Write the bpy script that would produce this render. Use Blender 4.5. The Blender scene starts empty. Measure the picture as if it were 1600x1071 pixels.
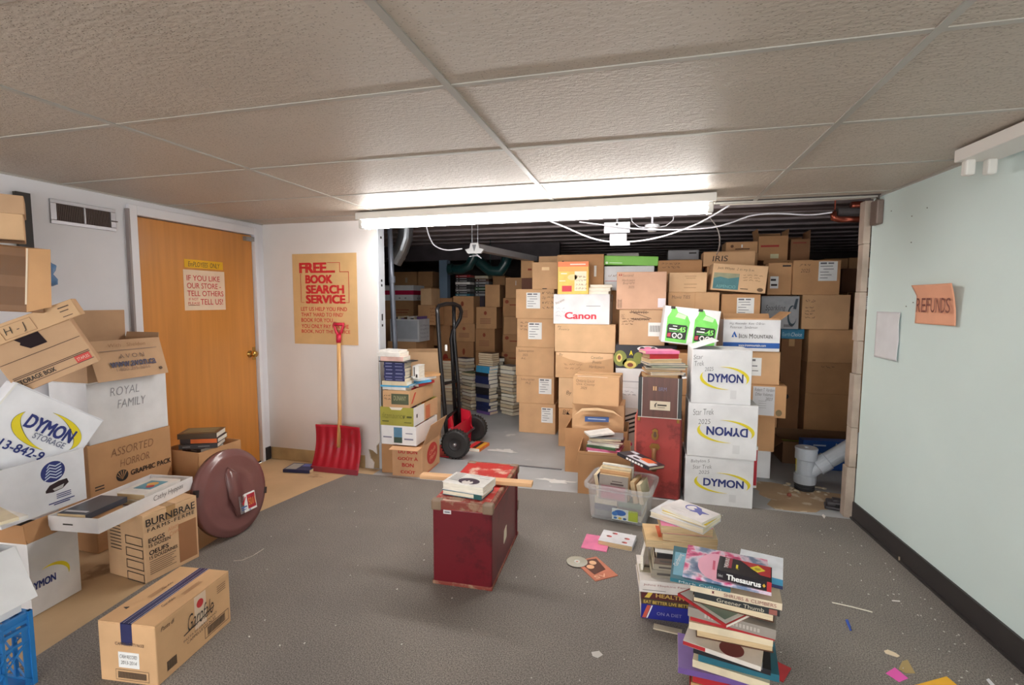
import bpy, bmesh, math, random
from mathutils import Vector, Matrix, Euler
random.seed(11)
R = math.radians
scene = bpy.context.scene
COL = scene.collection

# ------------------------------------------------------------------ camera
HC = 1.45
F_PX = 775.0
PITCH, YAW, ROLL = 0.083, 0.262, 0.004
_cy, _sy, _cp, _sp, _cr, _sr = math.cos(YAW), math.sin(YAW), math.cos(PITCH), math.sin(PITCH), math.cos(ROLL), math.sin(ROLL)
FWD = Vector((-_sy*_cp, _cy*_cp, -_sp))
_rt = Vector((_cy, _sy, 0))
_up = _rt.cross(FWD)
RIGHT = _cr*_rt + _sr*_up
UP = -_sr*_rt + _cr*_up
EYE = Vector((0, 0, HC))
cam = bpy.data.objects.new('camera', bpy.data.cameras.new('camera'))
COL.objects.link(cam)
cam.data.sensor_fit = 'HORIZONTAL'
cam.data.sensor_width = 36.0
cam.data.lens = F_PX/1600*36
cam.data.clip_start = 0.02
cam.matrix_world = Matrix(((RIGHT.x, UP.x, -FWD.x, 0), (RIGHT.y, UP.y, -FWD.y, 0), (RIGHT.z, UP.z, -FWD.z, HC), (0, 0, 0, 1)))
scene.camera = cam

# ------------------------------------------------------------------ light and exposure
w = bpy.data.worlds.new('world')
scene.world = w
w.use_nodes = True
w.node_tree.nodes['Background'].inputs[0].default_value = (1.0, 0.985, 0.965, 1)
w.node_tree.nodes['Background'].inputs[1].default_value = 4.4  # even white fill light added, entering through the room's open back
scene.view_settings.view_transform = 'Standard'
scene.view_settings.look = 'None'
scene.view_settings.exposure = 0.38
scene.view_settings.gamma = 1.0
scene.view_settings.use_curve_mapping = False
TUBE_STRENGTH = 38.0

# ------------------------------------------------------------------ photo pixel -> point in the room
def ray(u, v):
    return RIGHT*((u-800)/F_PX) + UP*((535.5-v)/F_PX) + FWD
def atz(u, v, z=0.0):
    d = ray(u, v); return EYE + d*((z-HC)/d.z)
def aty(u, v, y):
    d = ray(u, v); return EYE + d*(y/d.y)
def atx(u, v, x):
    d = ray(u, v); return EYE + d*(x/d.x)
def atplane(u, v, p, n):
    d = ray(u, v); return EYE + d*((Vector(p)-EYE).dot(n)/d.dot(n))

# ------------------------------------------------------------------ materials
def lin(c):
    c = c/255.0
    return c/12.92 if c <= 0.04045 else ((c+0.055)/1.055)**2.4
def rgb(r, g, b):
    return (lin(r), lin(g), lin(b), 1)
_mats = {}
def newmat(name):
    m = bpy.data.materials.new(name); m.use_nodes = True
    nt = m.node_tree
    return m, nt, nt.nodes['Principled BSDF']
def noise_col(nt, b, col, amt, scale, detail=4, coord='Object', stretch=None):
    tc = nt.nodes.new('ShaderNodeTexCoord'); n = nt.nodes.new('ShaderNodeTexNoise')
    n.inputs['Scale'].default_value = scale; n.inputs['Detail'].default_value = detail
    if stretch:
        mp = nt.nodes.new('ShaderNodeMapping'); mp.inputs['Scale'].default_value = stretch
        nt.links.new(tc.outputs[coord], mp.inputs[0]); nt.links.new(mp.outputs[0], n.inputs['Vector'])
    else:
        nt.links.new(tc.outputs[coord], n.inputs['Vector'])
    r = nt.nodes.new('ShaderNodeValToRGB')
    r.color_ramp.elements[0].position = 0.3; r.color_ramp.elements[1].position = 0.7
    r.color_ramp.elements[0].color = tuple(c*(1-amt) for c in col[:3])+(1,)
    r.color_ramp.elements[1].color = tuple(min(1, c*(1+amt)) for c in col[:3])+(1,)
    nt.links.new(n.outputs['Fac'], r.inputs[0]); nt.links.new(r.outputs[0], b.inputs['Base Color'])
    return n, r, tc
def bump(nt, b, src, strength, dist=0.01):
    bp = nt.nodes.new('ShaderNodeBump'); bp.inputs['Strength'].default_value = strength; bp.inputs['Distance'].default_value = dist
    nt.links.new(src, bp.inputs['Height']); nt.links.new(bp.outputs[0], b.inputs['Normal'])
def mat(r, g, b_, rough=0.6, kind='plain', metal=0.0):
    """procedural material of an sRGB colour; kind: plain, card, paint, pages, fabric, wood, worn"""
    k = (r, g, b_, rough, kind, metal)
    if k in _mats: return _mats[k]
    m, nt, b = newmat('%s_%d_%d_%d' % (kind, r, g, b_))
    col = rgb(r, g, b_)
    b.inputs['Base Color'].default_value = col
    b.inputs['Roughness'].default_value = rough
    b.inputs['Metallic'].default_value = metal
    if kind == 'card':
        n, ramp, tc = noise_col(nt, b, col, 0.10, 5, 6)
        wv = nt.nodes.new('ShaderNodeTexWave'); wv.inputs['Scale'].default_value = 60; wv.inputs['Distortion'].default_value = 1.5
        nt.links.new(tc.outputs['Object'], wv.inputs['Vector'])
        bump(nt, b, wv.outputs['Fac'], 0.05, 0.002)
    elif kind == 'plain':
        noise_col(nt, b, col, 0.05, 9, 3)
    elif kind == 'paint':
        n, ramp, tc = noise_col(nt, b, col, 0.035, 3, 8, 'Object')
        bump(nt, b, n.outputs['Fac'], 0.05, 0.01)
    elif kind == 'pages':
        n, ramp, tc = noise_col(nt, b, col, 0.16, 14, 3, 'Object', (1, 1, 22))
        bump(nt, b, n.outputs['Fac'], 0.3, 0.002)
    elif kind == 'cover':
        noise_col(nt, b, col, 0.12, 14, 5)
    elif kind == 'wood':
        n, ramp, tc = noise_col(nt, b, col, 0.22, 4, 6, 'Object', (14, 14, 0.7))
        bump(nt, b, n.outputs['Fac'], 0.05, 0.002)
    elif kind == 'veneer':
        n, ramp, tc = noise_col(nt, b, col, 0.09, 2.5, 7, 'Object', (9, 9, 0.5))
    elif kind == 'woodx':
        noise_col(nt, b, col, 0.22, 4, 6, 'Object', (0.7, 14, 14))
    elif kind == 'worn':
        n, ramp, tc = noise_col(nt, b, col, 0.22, 6, 8)
        bump(nt, b, n.outputs['Fac'], 0.12, 0.004)
    _mats[k] = m
    return m
def worn_red(name, base, wear, amount, scale=7, rough=0.45):
    m, nt, b = newmat(name)
    tc = nt.nodes.new('ShaderNodeTexCoord'); n = nt.nodes.new('ShaderNodeTexNoise')
    n.inputs['Scale'].default_value = scale; n.inputs['Detail'].default_value = 9; n.inputs['Roughness'].default_value = 0.65
    nt.links.new(tc.outputs['Object'], n.inputs['Vector'])
    r = nt.nodes.new('ShaderNodeValToRGB')
    r.color_ramp.elements[0].position = amount; r.color_ramp.elements[0].color = rgb(*base)
    r.color_ramp.elements[1].position = amount+0.10; r.color_ramp.elements[1].color = rgb(*wear)
    nt.links.new(n.outputs['Fac'], r.inputs[0]); nt.links.new(r.outputs[0], b.inputs['Base Color'])
    b.inputs['Roughness'].default_value = rough
    bump(nt, b, n.outputs['Fac'], 0.1, 0.004)
    return m
INK = mat(52, 46, 44, 0.7)
HAND = mat(92, 74, 62, 0.8)
FAINT = mat(150, 112, 80, 0.8)
WHITE = mat(238, 238, 236, 0.6)
NAVY = mat(36, 44, 98, 0.6)
YELLOW = mat(226, 208, 40, 0.6)
TAN = mat(208, 166, 124, 0.85, 'card')
TAN2 = mat(200, 154, 110, 0.85, 'card')
TAN3 = mat(216, 178, 138, 0.85, 'card')
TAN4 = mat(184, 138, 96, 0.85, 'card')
TAN5 = mat(196, 160, 126, 0.85, 'card')
WCARD = mat(232, 232, 234, 0.75, 'card')
TAPE = mat(190, 150, 104, 0.25)
PAGES = [mat(232, 222, 200, 0.8, 'pages'), mat(222, 204, 172, 0.8, 'pages'), mat(240, 234, 220, 0.8, 'pages'), mat(206, 180, 140, 0.8, 'pages')]

# ------------------------------------------------------------------ mesh helpers
def aset(o, label=None, cat=None, group=None, kind=None):
    if label: o['label'] = label
    if cat: o['category'] = cat
    if group: o['group'] = group
    if kind: o['kind'] = kind
    return o
def link(name, bm, m, parent=None, smooth=False, kind=None, label=None):
    me = bpy.data.meshes.new(name)
    bmesh.ops.recalc_face_normals(bm, faces=bm.faces)
    bm.to_mesh(me); bm.free()
    if smooth:
        for p in me.polygons: p.use_smooth = True
    for mm in (m if isinstance(m, (list, tuple)) else [m]): me.materials.append(mm)
    o = bpy.data.objects.new(name, me); COL.objects.link(o)
    if parent: o.parent = parent
    if kind: o['kind'] = kind
    if label: o['label'] = label
    return o
def empty(name, label, cat, loc=(0, 0, 0), rot=None, group=None):
    o = bpy.data.objects.new(name, None); COL.objects.link(o)
    o.empty_display_size = 0.1
    o.location = loc
    if rot is not None: o.rotation_euler = rot
    return aset(o, label, cat, group)
def add_box(bm, x0, x1, y0, y1, z0, z1, bev=0.0, mi=0, M4=None):
    if x0 > x1: x0, x1 = x1, x0
    if y0 > y1: y0, y1 = y1, y0
    if z0 > z1: z0, z1 = z1, z0
    vs = [bm.verts.new((x, y, z)) for x in (x0, x1) for y in (y0, y1) for z in (z0, z1)]
    fs = [(0, 1, 3, 2), (4, 6, 7, 5), (0, 4, 5, 1), (2, 3, 7, 6), (0, 2, 6, 4), (1, 5, 7, 3)]
    faces = [bm.faces.new([vs[i] for i in f]) for f in fs]
    for f in faces: f.material_index = mi
    bmesh.ops.recalc_face_normals(bm, faces=faces)
    allv = vs
    if bev > 0:
        bev = min(bev, 0.45*min(x1-x0, y1-y0, z1-z0))
        es = list({e for f in faces for e in f.edges})
        r = bmesh.ops.bevel(bm, geom=es, offset=bev, segments=2, affect='EDGES', profile=0.5)
        allv = list({v for f in r['faces'] for v in f.verts} | {v for v in vs if v.is_valid})
    if M4 is not None:
        bmesh.ops.transform(bm, matrix=M4, verts=[v for v in allv if v.is_valid])
    return allv
def bx(*a, **k):
    bm = bmesh.new(); add_box(bm, *a, **k); return bm
def add_tube(bm, pts, r, seg=10, closed=False, cap=True, mi=0):
    pts = [Vector(p) for p in pts]
    rs = r if isinstance(r, (list, tuple)) else [r]*len(pts)
    rings = []
    prev = None
    for i, p in enumerate(pts):
        if closed: t = pts[(i+1) % len(pts)]-pts[i-1]
        elif i == 0: t = pts[1]-p
        elif i == len(pts)-1: t = p-pts[i-1]
        else: t = (pts[i+1]-p).normalized()+(p-pts[i-1]).normalized()
        t = t.normalized() if t.length > 1e-9 else Vector((0, 0, 1))
        if prev is None:
            a = Vector((0, 0, 1)) if abs(t.z) < 0.9 else Vector((1, 0, 0))
            n = t.cross(a).normalized()
        else:
            n = (prev - t*prev.dot(t)).normalized()
        prev = n
        b = t.cross(n)
        rings.append([bm.verts.new(p + (n*math.cos(2*math.pi*k/seg)+b*math.sin(2*math.pi*k/seg))*rs[i]) for k in range(seg)])
    m = len(rings)
    for i in range(m if closed else m-1):
        A, B = rings[i], rings[(i+1) % m]
        for k in range(seg):
            f = bm.faces.new((A[k], A[(k+1) % seg], B[(k+1) % seg], B[k])); f.material_index = mi
    if cap and not closed:
        bm.faces.new(rings[0][::-1]).material_index = mi; bm.faces.new(rings[-1]).material_index = mi
def tube(pts, r, seg=10, **k):
    bm = bmesh.new(); add_tube(bm, pts, r, seg, **k); return bm
def lathe(prof, seg=32, axis='Z'):
    """prof: list of (radius, height); open ends at radius 0 closed"""
    bm = bmesh.new(); rings = []
    for (r, h) in prof:
        if r < 1e-6:
            rings.append([bm.verts.new((0, 0, h))])
        else:
            rings.append([bm.verts.new((r*math.cos(2*math.pi*k/seg), r*math.sin(2*math.pi*k/seg), h)) for k in range(seg)])
    for A, B in zip(rings, rings[1:]):
        for k in range(seg):
            a, b = (A[k % len(A)], A[(k+1) % seg % len(A)]), (B[k % len(B)], B[(k+1) % seg % len(B)])
            vs = []
            for v in (a[0], a[1], b[1], b[0]):
                if v not in vs: vs.append(v)
            if len(vs) >= 3: bm.faces.new(vs)
    if axis == 'Y': bmesh.ops.rotate(bm, verts=bm.verts, matrix=Matrix.Rotation(R(90), 3, 'X'))
    if axis == 'X': bmesh.ops.rotate(bm, verts=bm.verts, matrix=Matrix.Rotation(R(90), 3, 'Y'))
    return bm
def prism(pts, n, thick):
    """closed polygon (3-D points) extruded by thick along n"""
    bm = bmesh.new(); n = Vector(n).normalized()
    a = [bm.verts.new(Vector(p)) for p in pts]; b = [bm.verts.new(Vector(p)+n*thick) for p in pts]
    bm.faces.new(a[::-1]); bm.faces.new(b)
    for i in range(len(pts)):
        j = (i+1) % len(pts); bm.faces.new((a[i], a[j], b[j], b[i]))
    return bm
def grid_sheet(fn, nu, nv, thick=0.0):
    bm = bmesh.new()
    g = [[bm.verts.new(fn(i/nu, j/nv)) for j in range(nv+1)] for i in range(nu+1)]
    fs = [bm.faces.new((g[i][j], g[i+1][j], g[i+1][j+1], g[i][j+1])) for i in range(nu) for j in range(nv)]
    if thick: bmesh.ops.solidify(bm, geom=fs, thickness=thick)
    return bm
# ------------------------------------------------------------------ lettering
_txt = {}
def text_mesh(s, bold=0.0, shear=0.0, space=1.0):
    k = (s, bold, shear, space)
    if k not in _txt:
        cu = bpy.data.curves.new('t', 'FONT'); cu.body = s; cu.offset = bold; cu.shear = shear
        cu.resolution_u = 3; cu.space_character = space; cu.align_x = 'CENTER'; cu.space_line = 0.95
        o = bpy.data.objects.new('t', cu)
        me = bpy.data.meshes.new_from_object(o)
        co = [v.co.copy() for v in me.vertices]; polys = [tuple(p.vertices) for p in me.polygons]
        bpy.data.meshes.remove(me); bpy.data.objects.remove(o); bpy.data.curves.remove(cu)
        xs = [c.x for c in co]; ys = [c.y for c in co]
        _txt[k] = (co, polys, min(xs), max(xs), min(ys), max(ys))
    return _txt[k]
class Blk:
    """a box-shaped thing: root + size, faces addressed by name"""
    def __init__(s, root, W, D, H): s.root, s.W, s.D, s.H = root, W, D, H
    def face(s, f):
        W, D, H = s.W, s.D, s.H
        if f == 'front': return Vector((-W/2, -D/2, 0)), Vector((1, 0, 0)), Vector((0, 0, 1)), W, H, Vector((0, -1, 0))
        if f == 'back': return Vector((W/2, D/2, 0)), Vector((-1, 0, 0)), Vector((0, 0, 1)), W, H, Vector((0, 1, 0))
        if f == 'right': return Vector((W/2, -D/2, 0)), Vector((0, 1, 0)), Vector((0, 0, 1)), D, H, Vector((1, 0, 0))
        if f == 'left': return Vector((-W/2, D/2, 0)), Vector((0, -1, 0)), Vector((0, 0, 1)), D, H, Vector((-1, 0, 0))
        if f == 'top': return Vector((-W/2, -D/2, H)), Vector((1, 0, 0)), Vector((0, 1, 0)), W, D, Vector((0, 0, 1))
        return f    # explicit frame
def poly(B, f, pts, m, name='print', lift=0.0015, parent=None, label=None):
    o, ux, uy, w, h, n = B.face(f)
    P = [o + ux*(u*w) + uy*(v*h) - n*0.0005 for u, v in pts]
    return link(name, prism(P, n, lift+0.0005), m, parent or B.root, label=label)
def rect(B, f, u0, u1, v0, v1, m, name='print', lift=0.0015, parent=None, label=None):
    return poly(B, f, [(u0, v0), (u1, v0), (u1, v1), (u0, v1)], m, name, lift, parent, label)
def bars(B, f, rects, m, name='print', lift=0.002, parent=None):
    o, ux, uy, w, h, n = B.face(f)
    bm = bmesh.new()
    for (u0, u1, v0, v1) in rects:
        vs = [bm.verts.new(o+ux*(u*w)+uy*(v*h)+n*lift) for u, v in ((u0, v0), (u1, v0), (u1, v1), (u0, v1))]
        bm.faces.new(vs)
    return link(name, bm, m, parent or B.root)
def text(B, f, s, u, v, wf, hf, m, bold=0.0, shear=0.0, rot=0, lift=0.0025, name='lettering', space=1.0, parent=None, keep=False):
    """text centred at (u,v) of the face, wf x hf of the face's width and height"""
    co, polys, x0, x1, y0, y1 = text_mesh(s, min(bold, 0), shear, space)
    o, ux, uy, w, h, n = B.face(f)
    sx = wf*w/max(1e-6, x1-x0); sy = hf*h/max(1e-6, y1-y0)
    if keep: sx = sy = min(sx, sy)
    c, sn = math.cos(R(rot)), math.sin(R(rot))
    base = o + ux*(u*w) + uy*(v*h) + n*lift
    bm = bmesh.new()
    shifts = [(0, 0)] if bold <= 0 else [(bold, bold*.6), (-bold, bold*.6), (bold, -bold*.6), (-bold, -bold*.6)]
    for si, (ox, oy) in enumerate(shifts):
        vs = []
        for p in co:
            a = (p.x-(x0+x1)/2+ox)*sx; b = (p.y-(y0+y1)/2+oy)*sy
            a, b = a*c-b*sn, a*sn+b*c
            vs.append(bm.verts.new(base + ux*a + uy*b + n*(si*.00008)))
        for p in polys:
            try: bm.faces.new([vs[i] for i in p])
            except ValueError: pass
    return link(name, bm, m, parent or B.root)
def hand(B, f, s, u, v, wf, hf, m=HAND, rot=0):
    return text(B, f, s, u, v, wf, hf, m, bold=-0.012, shear=0.18, rot=rot, name='handwriting')
def ell(cu, cv, a, b, n=28, a0=0, a1=360):
    return [(cu+a*math.cos(R(a0+(a1-a0)*i/n)), cv+b*math.sin(R(a0+(a1-a0)*i/n))) for i in range(n+(0 if abs(a1-a0) == 360 else 1))]
def crescent(cu, cv, a, b, a0, a1, th, rot=0, n=24):
    out, inn = [], []
    for i in range(n+1):
        t = i/n; A = R(a0+(a1-a0)*t); k = 1-th*math.sin(math.pi*t)
        out.append((a*math.cos(A), b*math.sin(A))); inn.append((a*k*math.cos(A), b*k*math.sin(A)))
    P = out + inn[-2:0:-1]
    return [(cu+x, cv+y) for x, y in P]
def shiplabel(B, f, u0, u1, v0, v1):
    L = rect(B, f, u0, u1, v0, v1, WHITE, 'label', label='white printed shipping label')
    du, dv = u1-u0, v1-v0
    q = [(u0+.08*du, u0+.42*du, v1-.14*dv, v1-.05*dv), (u0+.5*du, u0+.8*du, v1-.13*dv, v1-.06*dv)]
    for k, (a, b) in enumerate(((.08, .75), (.25, .8), (.08, .55), (.1, .7), (.08, .5))):
        y = v1-(.26+.15*k)*dv; q.append((u0+a*du, u0+b*du, y, y+.03*dv))
    bars(B, f, q, mat(110, 110, 116, 0.7), 'print', 0.003, L)
def scrawl(B, f, u0, u1, v0, v1, n, m=HAND):
    """a few lines of illegible pen strokes"""
    o, ux, uy, w, h, n_ = B.face(f)
    bm = bmesh.new()
    for k in range(n):
        yv = v1-(k+.5)*(v1-v0)/n
        x = u0+random.random()*.06*(u1-u0)
        while x < u1-.05*(u1-u0):
            for _ in range(random.randint(3, 6)):
                dx = random.uniform(.012, .03); a = random.uniform(-.3, .3)*(v1-v0)/n; b = random.uniform(-.3, .3)*(v1-v0)/n
                p, q = (x, yv+a), (x+dx, yv+b); t = 0.0016
                P = o+ux*(p[0]*w)+uy*(p[1]*h)+n_*.002; Q = o+ux*(q[0]*w)+uy*(q[1]*h)+n_*.002
                d = (Q-P).normalized().cross(n_)*t
                bm.faces.new([bm.verts.new(c) for c in (P-d, Q-d, Q+d, P+d)])
                x += dx*.8
            x += .03
    return link('handwriting', bm, m, B.root)

# ------------------------------------------------------------------ placing box-shaped things
class G:
    def __init__(s, loc, W, D, H, rot): s.loc, s.W, s.D, s.H, s.rot = loc, W, D, H, rot; s.z1 = loc[2]+H
def fr(u0, u1, vt, vb, Y=None, D=.33, yaw=0, z0=None, z1=None, H=None):
    """front face seen between u0 and u1, vt and vb; front-left corner at depth Y (or standing on the floor at vb)"""
    if Y is None: Y = atz(u0, vb, 0).y; z0 = 0.0 if z0 is None else z0
    vm = (vt+vb)/2 if vb else vt
    a = R(yaw); d = Vector((math.cos(a), math.sin(a), 0)); n = Vector((math.sin(a), -math.cos(a), 0))
    P0 = aty(u0, vm, Y); P1 = atplane(u1, vm, P0, n)
    um = (u0+u1)/2
    if z0 is None: z0 = atplane(um, vb, P0, n).z
    if z1 is None: z1 = (z0+H) if H else atplane(um, vt, P0, n).z
    W = (P1-P0).dot(d)
    c = Vector((P0.x, P0.y, z0)) + d*(W/2) - n*(D/2)
    return G(c, W, D, z1-z0, Euler((0, 0, a)))
def bw(P0, P1, D, z0, z1):
    """front face between the plan points P0 and P1"""
    P0 = Vector((P0[0], P0[1], 0)); P1 = Vector((P1[0], P1[1], 0)); d = P1-P0; W = d.length; d.normalize()
    n = Vector((d.y, -d.x, 0))
    c = (P0+P1)/2 - n*(D/2); c.z = z0
    return G(c, W, D, z1-z0, Euler((0, 0, math.atan2(d.y, d.x))))
def bc(u, v, Y, W, D, H, yaw, roll=0, lean=0):
    """front face centred at pixel (u,v), depth Y; roll turns it in its own plane (clockwise positive)"""
    rot = (Matrix.Rotation(R(yaw), 3, 'Z') @ Matrix.Rotation(R(lean), 3, 'X') @ Matrix.Rotation(R(roll), 3, 'Y'))
    P = aty(u, v, Y); c = P - rot @ Vector((0, -D/2, H/2))
    return G(c, W, D, H, rot.to_euler())
REG = []
def aabb(g):
    M = g.rot.to_matrix() if g.rot is not None else Matrix.Identity(3)
    P = [Vector(g.loc) + M @ Vector((sx*g.W/2, sy*g.D/2, z)) for sx in (-1, 1) for sy in (-1, 1) for z in (0, g.H)]
    return [min(p[i] for p in P) for i in range(3)], [max(p[i] for p in P) for i in range(3)]
def thing_at(g, name, label, cat, group=None):
    REG.append(aabb(g)); r = empty(name, label, cat, g.loc, g.rot, group)
    return Blk(r, g.W, g.D, g.H)
def carton(g, label, m=TAN, name='cardboard_box', cat='box', group=None, seam='x', tape=True, m_in=None, pad=0):
    """closed carton: body, two top flaps meeting at a seam, tape"""
    B = thing_at(g, name, label, cat, group); W, D, H = B.W, B.D, B.H
    link('body', bx(-W/2, W/2, -D/2, D/2, 0, H-.004, bev=.004), m, B.root)
    if seam == 'x':
        for s in (-1, 1):
            link('flap', bx(-W/2+.001, W/2-.001, s*.0015, s*(D/2-.001), H-.004, H), m, B.root)
        if tape:
            link('tape', bx(-W/2-.0006, W/2+.0006, -.024, .024, H-.002, H+.0006), TAPE, B.root)
            for s in (-1, 1): link('tape', bx(s*W/2, s*(W/2+.0006), -.024, .024, H-.07, H+.0006), TAPE, B.root)
    else:
        for s in (-1, 1):
            link('flap', bx(s*.0015, s*(W/2-.001), -D/2+.001, D/2-.001, H-.004, H), m, B.root)
        if tape:
            link('tape', bx(-.024, .024, -D/2-.0006, D/2+.0006, H-.002, H+.0006), TAPE, B.root)
            for s in (-1, 1): link('tape', bx(-.024, .024, s*D/2, s*(D/2+.0006), H-.07, H+.0006), TAPE, B.root)
    return B
def open_carton(g, label, m=TAN, name='open_cardboard_box', cat='box', group=None, flaps=None, fl=None, m_in=None, th=.005, floor=.004, pad=0):
    """open carton: four walls and a bottom, plus flaps {'front': angle} (0 up, 90 level outward, 180 hanging)"""
    B = thing_at(g, name, label, cat, group); W, D, H = B.W, B.D, B.H
    bm = bmesh.new()
    add_box(bm, -W/2, W/2, -D/2, D/2, 0, floor)
    add_box(bm, -W/2, W/2, -D/2, -D/2+th, floor, H); add_box(bm, -W/2, W/2, D/2-th, D/2, floor, H)
    add_box(bm, -W/2, -W/2+th, -D/2+th, D/2-th, floor, H); add_box(bm, W/2-th, W/2, -D/2+th, D/2-th, floor, H)
    link('body', bm, m, B.root)
    if pad: link('packing', bx(-W/2+th+.004, W/2-th-.004, -D/2+th+.004, D/2-th-.004, floor+.001, pad, bev=.01), TAN4, B.root)
    for f, ang in (flaps or {}).items():
        o, ux, uy, w, h, n = B.face(f)
        L = (fl or {}).get(f, min(W, D)/2)
        a = R(ang); dirv = Vector((0, 0, 1))*math.cos(a)+n*math.sin(a); nn = n*math.cos(a)-Vector((0, 0, 1))*math.sin(a)
        p = o + uy*h + n*(.0005 if ang > 100 else -.003)
        P = [p+ux*.004, p+ux*(w-.004), p+ux*(w-.008)+dirv*L, p+ux*.008+dirv*L]
        fo = link('flap', prism(P, nn, .004 if ang > 100 else .003), m_in or m, B.root)
        B.__dict__.setdefault('flapframe', {})[f] = (p+dirv*L if ang > 90 else p, ux, (-dirv if ang > 90 else dirv), w, L, nn if ang > 90 else nn)
    return B

# ------------------------------------------------------------------ books
def book(loc, rz, L, Wd, T, cover, pages=0, label=None, group=None, name='book', cat='book', hard=True, rot=None, sub=True):
    """lying book: spine along local x on the -y side, L long, Wd wide, T thick"""
    r = empty(name, label, cat, loc, rot if rot is not None else Euler((0, 0, R(rz))), group)
    b = .0028 if hard else .0010; oh = .003 if hard else .0
    bm = bmesh.new()
    add_box(bm, -L/2, L/2, -Wd/2, Wd/2, 0, b); add_box(bm, -L/2, L/2, -Wd/2, Wd/2, T-b, T)
    add_box(bm, -L/2, L/2, -Wd/2, -Wd/2+b, b, T-b)
    link('cover', bm, cover, r)
    link('pages', bx(-L/2+oh, L/2-oh, -Wd/2+b, Wd/2-oh-.0004, b, T-b), PAGES[pages], r)
    return Blk(r, L, Wd, T)
ORD = ['topmost', 'second from the top', 'third from the top', 'fourth from the top', 'fifth from the top', 'sixth from the top', 'seventh from the top', 'eighth from the top', 'ninth from the top', 'tenth from the top', 'eleventh from the top', 'twelfth from the top', 'thirteenth from the top', 'fourteenth from the top', 'fifteenth from the top', 'sixteenth from the top', 'seventeenth from the top', 'eighteenth from the top', 'nineteenth from the top', 'twentieth from the top', 'twenty-first from the top', 'twenty-second from the top', 'twenty-third from the top', 'twenty-fourth from the top', 'twenty-fifth from the top', 'twenty-sixth from the top']
COV = {'black': mat(38, 36, 40, .4, 'cover'), 'brown': mat(92, 58, 42, .5, 'cover'), 'red': mat(176, 42, 48, .4, 'cover'), 'navy': mat(38, 48, 92, .4, 'cover'), 'blue': mat(60, 118, 176, .4, 'cover'), 'grey': mat(128, 126, 128, .5, 'cover'), 'cream': mat(222, 208, 178, .5, 'cover'), 'white': mat(232, 230, 226, .4, 'cover'), 'green': mat(74, 106, 74, .5, 'cover'), 'teal': mat(42, 104, 122, .4, 'cover'), 'maroon': mat(104, 34, 44, .5, 'cover'), 'orange': mat(226, 112, 52, .4, 'cover'), 'pink': mat(232, 128, 170, .4, 'cover'), 'yellow': mat(236, 206, 44, .4, 'cover'), 'tan': mat(196, 150, 104, .5, 'cover'), 'purple': mat(112, 84, 150, .4, 'cover'), 'cyan': mat(70, 160, 206, .4, 'cover')}
def stack(x, y, z, items, where, group, rz=0, jit=4, jp=.008, bind='hardcover'):
    """items bottom to top: (colour, L, W, T, pages, turn)"""
    n = len(items); out = []
    for i, it in enumerate(items):
        c, L, Wd, T = it[:4]; pg = it[4] if len(it) > 4 else random.choice((0, 0, 1, 2)); tr = it[5] if len(it) > 5 else 0
        lab = '%s %s, %s of %s' % (c, 'book', ORD[n-1-i], where)
        B = book((x+random.uniform(-jp, jp), y+random.uniform(-jp, jp), z), rz+tr+random.uniform(-jit, jit), L, Wd, T, COV[c], pg, lab, group)
        z += T+.0004; out.append(B)
    return out, z
# ================================================================== the setting
CH = 2.115
def struct(name, bm, m, parent=None, smooth=False):
    return link(name, bm, m, parent, smooth, kind='structure')
# carpet
def carpet_mat():
    m, nt, b = newmat('grey_carpet')
    tc = nt.nodes.new('ShaderNodeTexCoord')
    n1 = nt.nodes.new('ShaderNodeTexNoise'); n1.inputs['Scale'].default_value = 190; n1.inputs['Detail'].default_value = 3
    n2 = nt.nodes.new('ShaderNodeTexNoise'); n2.inputs['Scale'].default_value = 1.4; n2.inputs['Detail'].default_value = 6
    for n in (n1, n2): nt.links.new(tc.outputs['Object'], n.inputs['Vector'])
    r1 = nt.nodes.new('ShaderNodeValToRGB'); r1.color_ramp.elements[0].position = .3; r1.color_ramp.elements[1].position = .72
    r1.color_ramp.elements[0].color = rgb(84, 80, 77); r1.color_ramp.elements[1].color = rgb(160, 153, 147)
    r2 = nt.nodes.new('ShaderNodeValToRGB'); r2.color_ramp.elements[0].position = .3; r2.color_ramp.elements[1].position = .7
    r2.color_ramp.elements[0].color = (.82, .82, .82, 1); r2.color_ramp.elements[1].color = (1.12, 1.11, 1.08, 1)
    mx = nt.nodes.new('ShaderNodeMix'); mx.data_type = 'RGBA'; mx.blend_type = 'MULTIPLY'; mx.inputs[0].default_value = 1
    nt.links.new(n1.outputs['Fac'], r1.inputs[0]); nt.links.new(n2.outputs['Fac'], r2.inputs[0])
    nt.links.new(r1.outputs[0], mx.inputs[6]); nt.links.new(r2.outputs[0], mx.inputs[7]); nt.links.new(mx.outputs[2], b.inputs['Base Color'])
    b.inputs['Roughness'].default_value = .95
    bump(nt, b, n1.outputs['Fac'], .35, .004)
    return m
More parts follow.
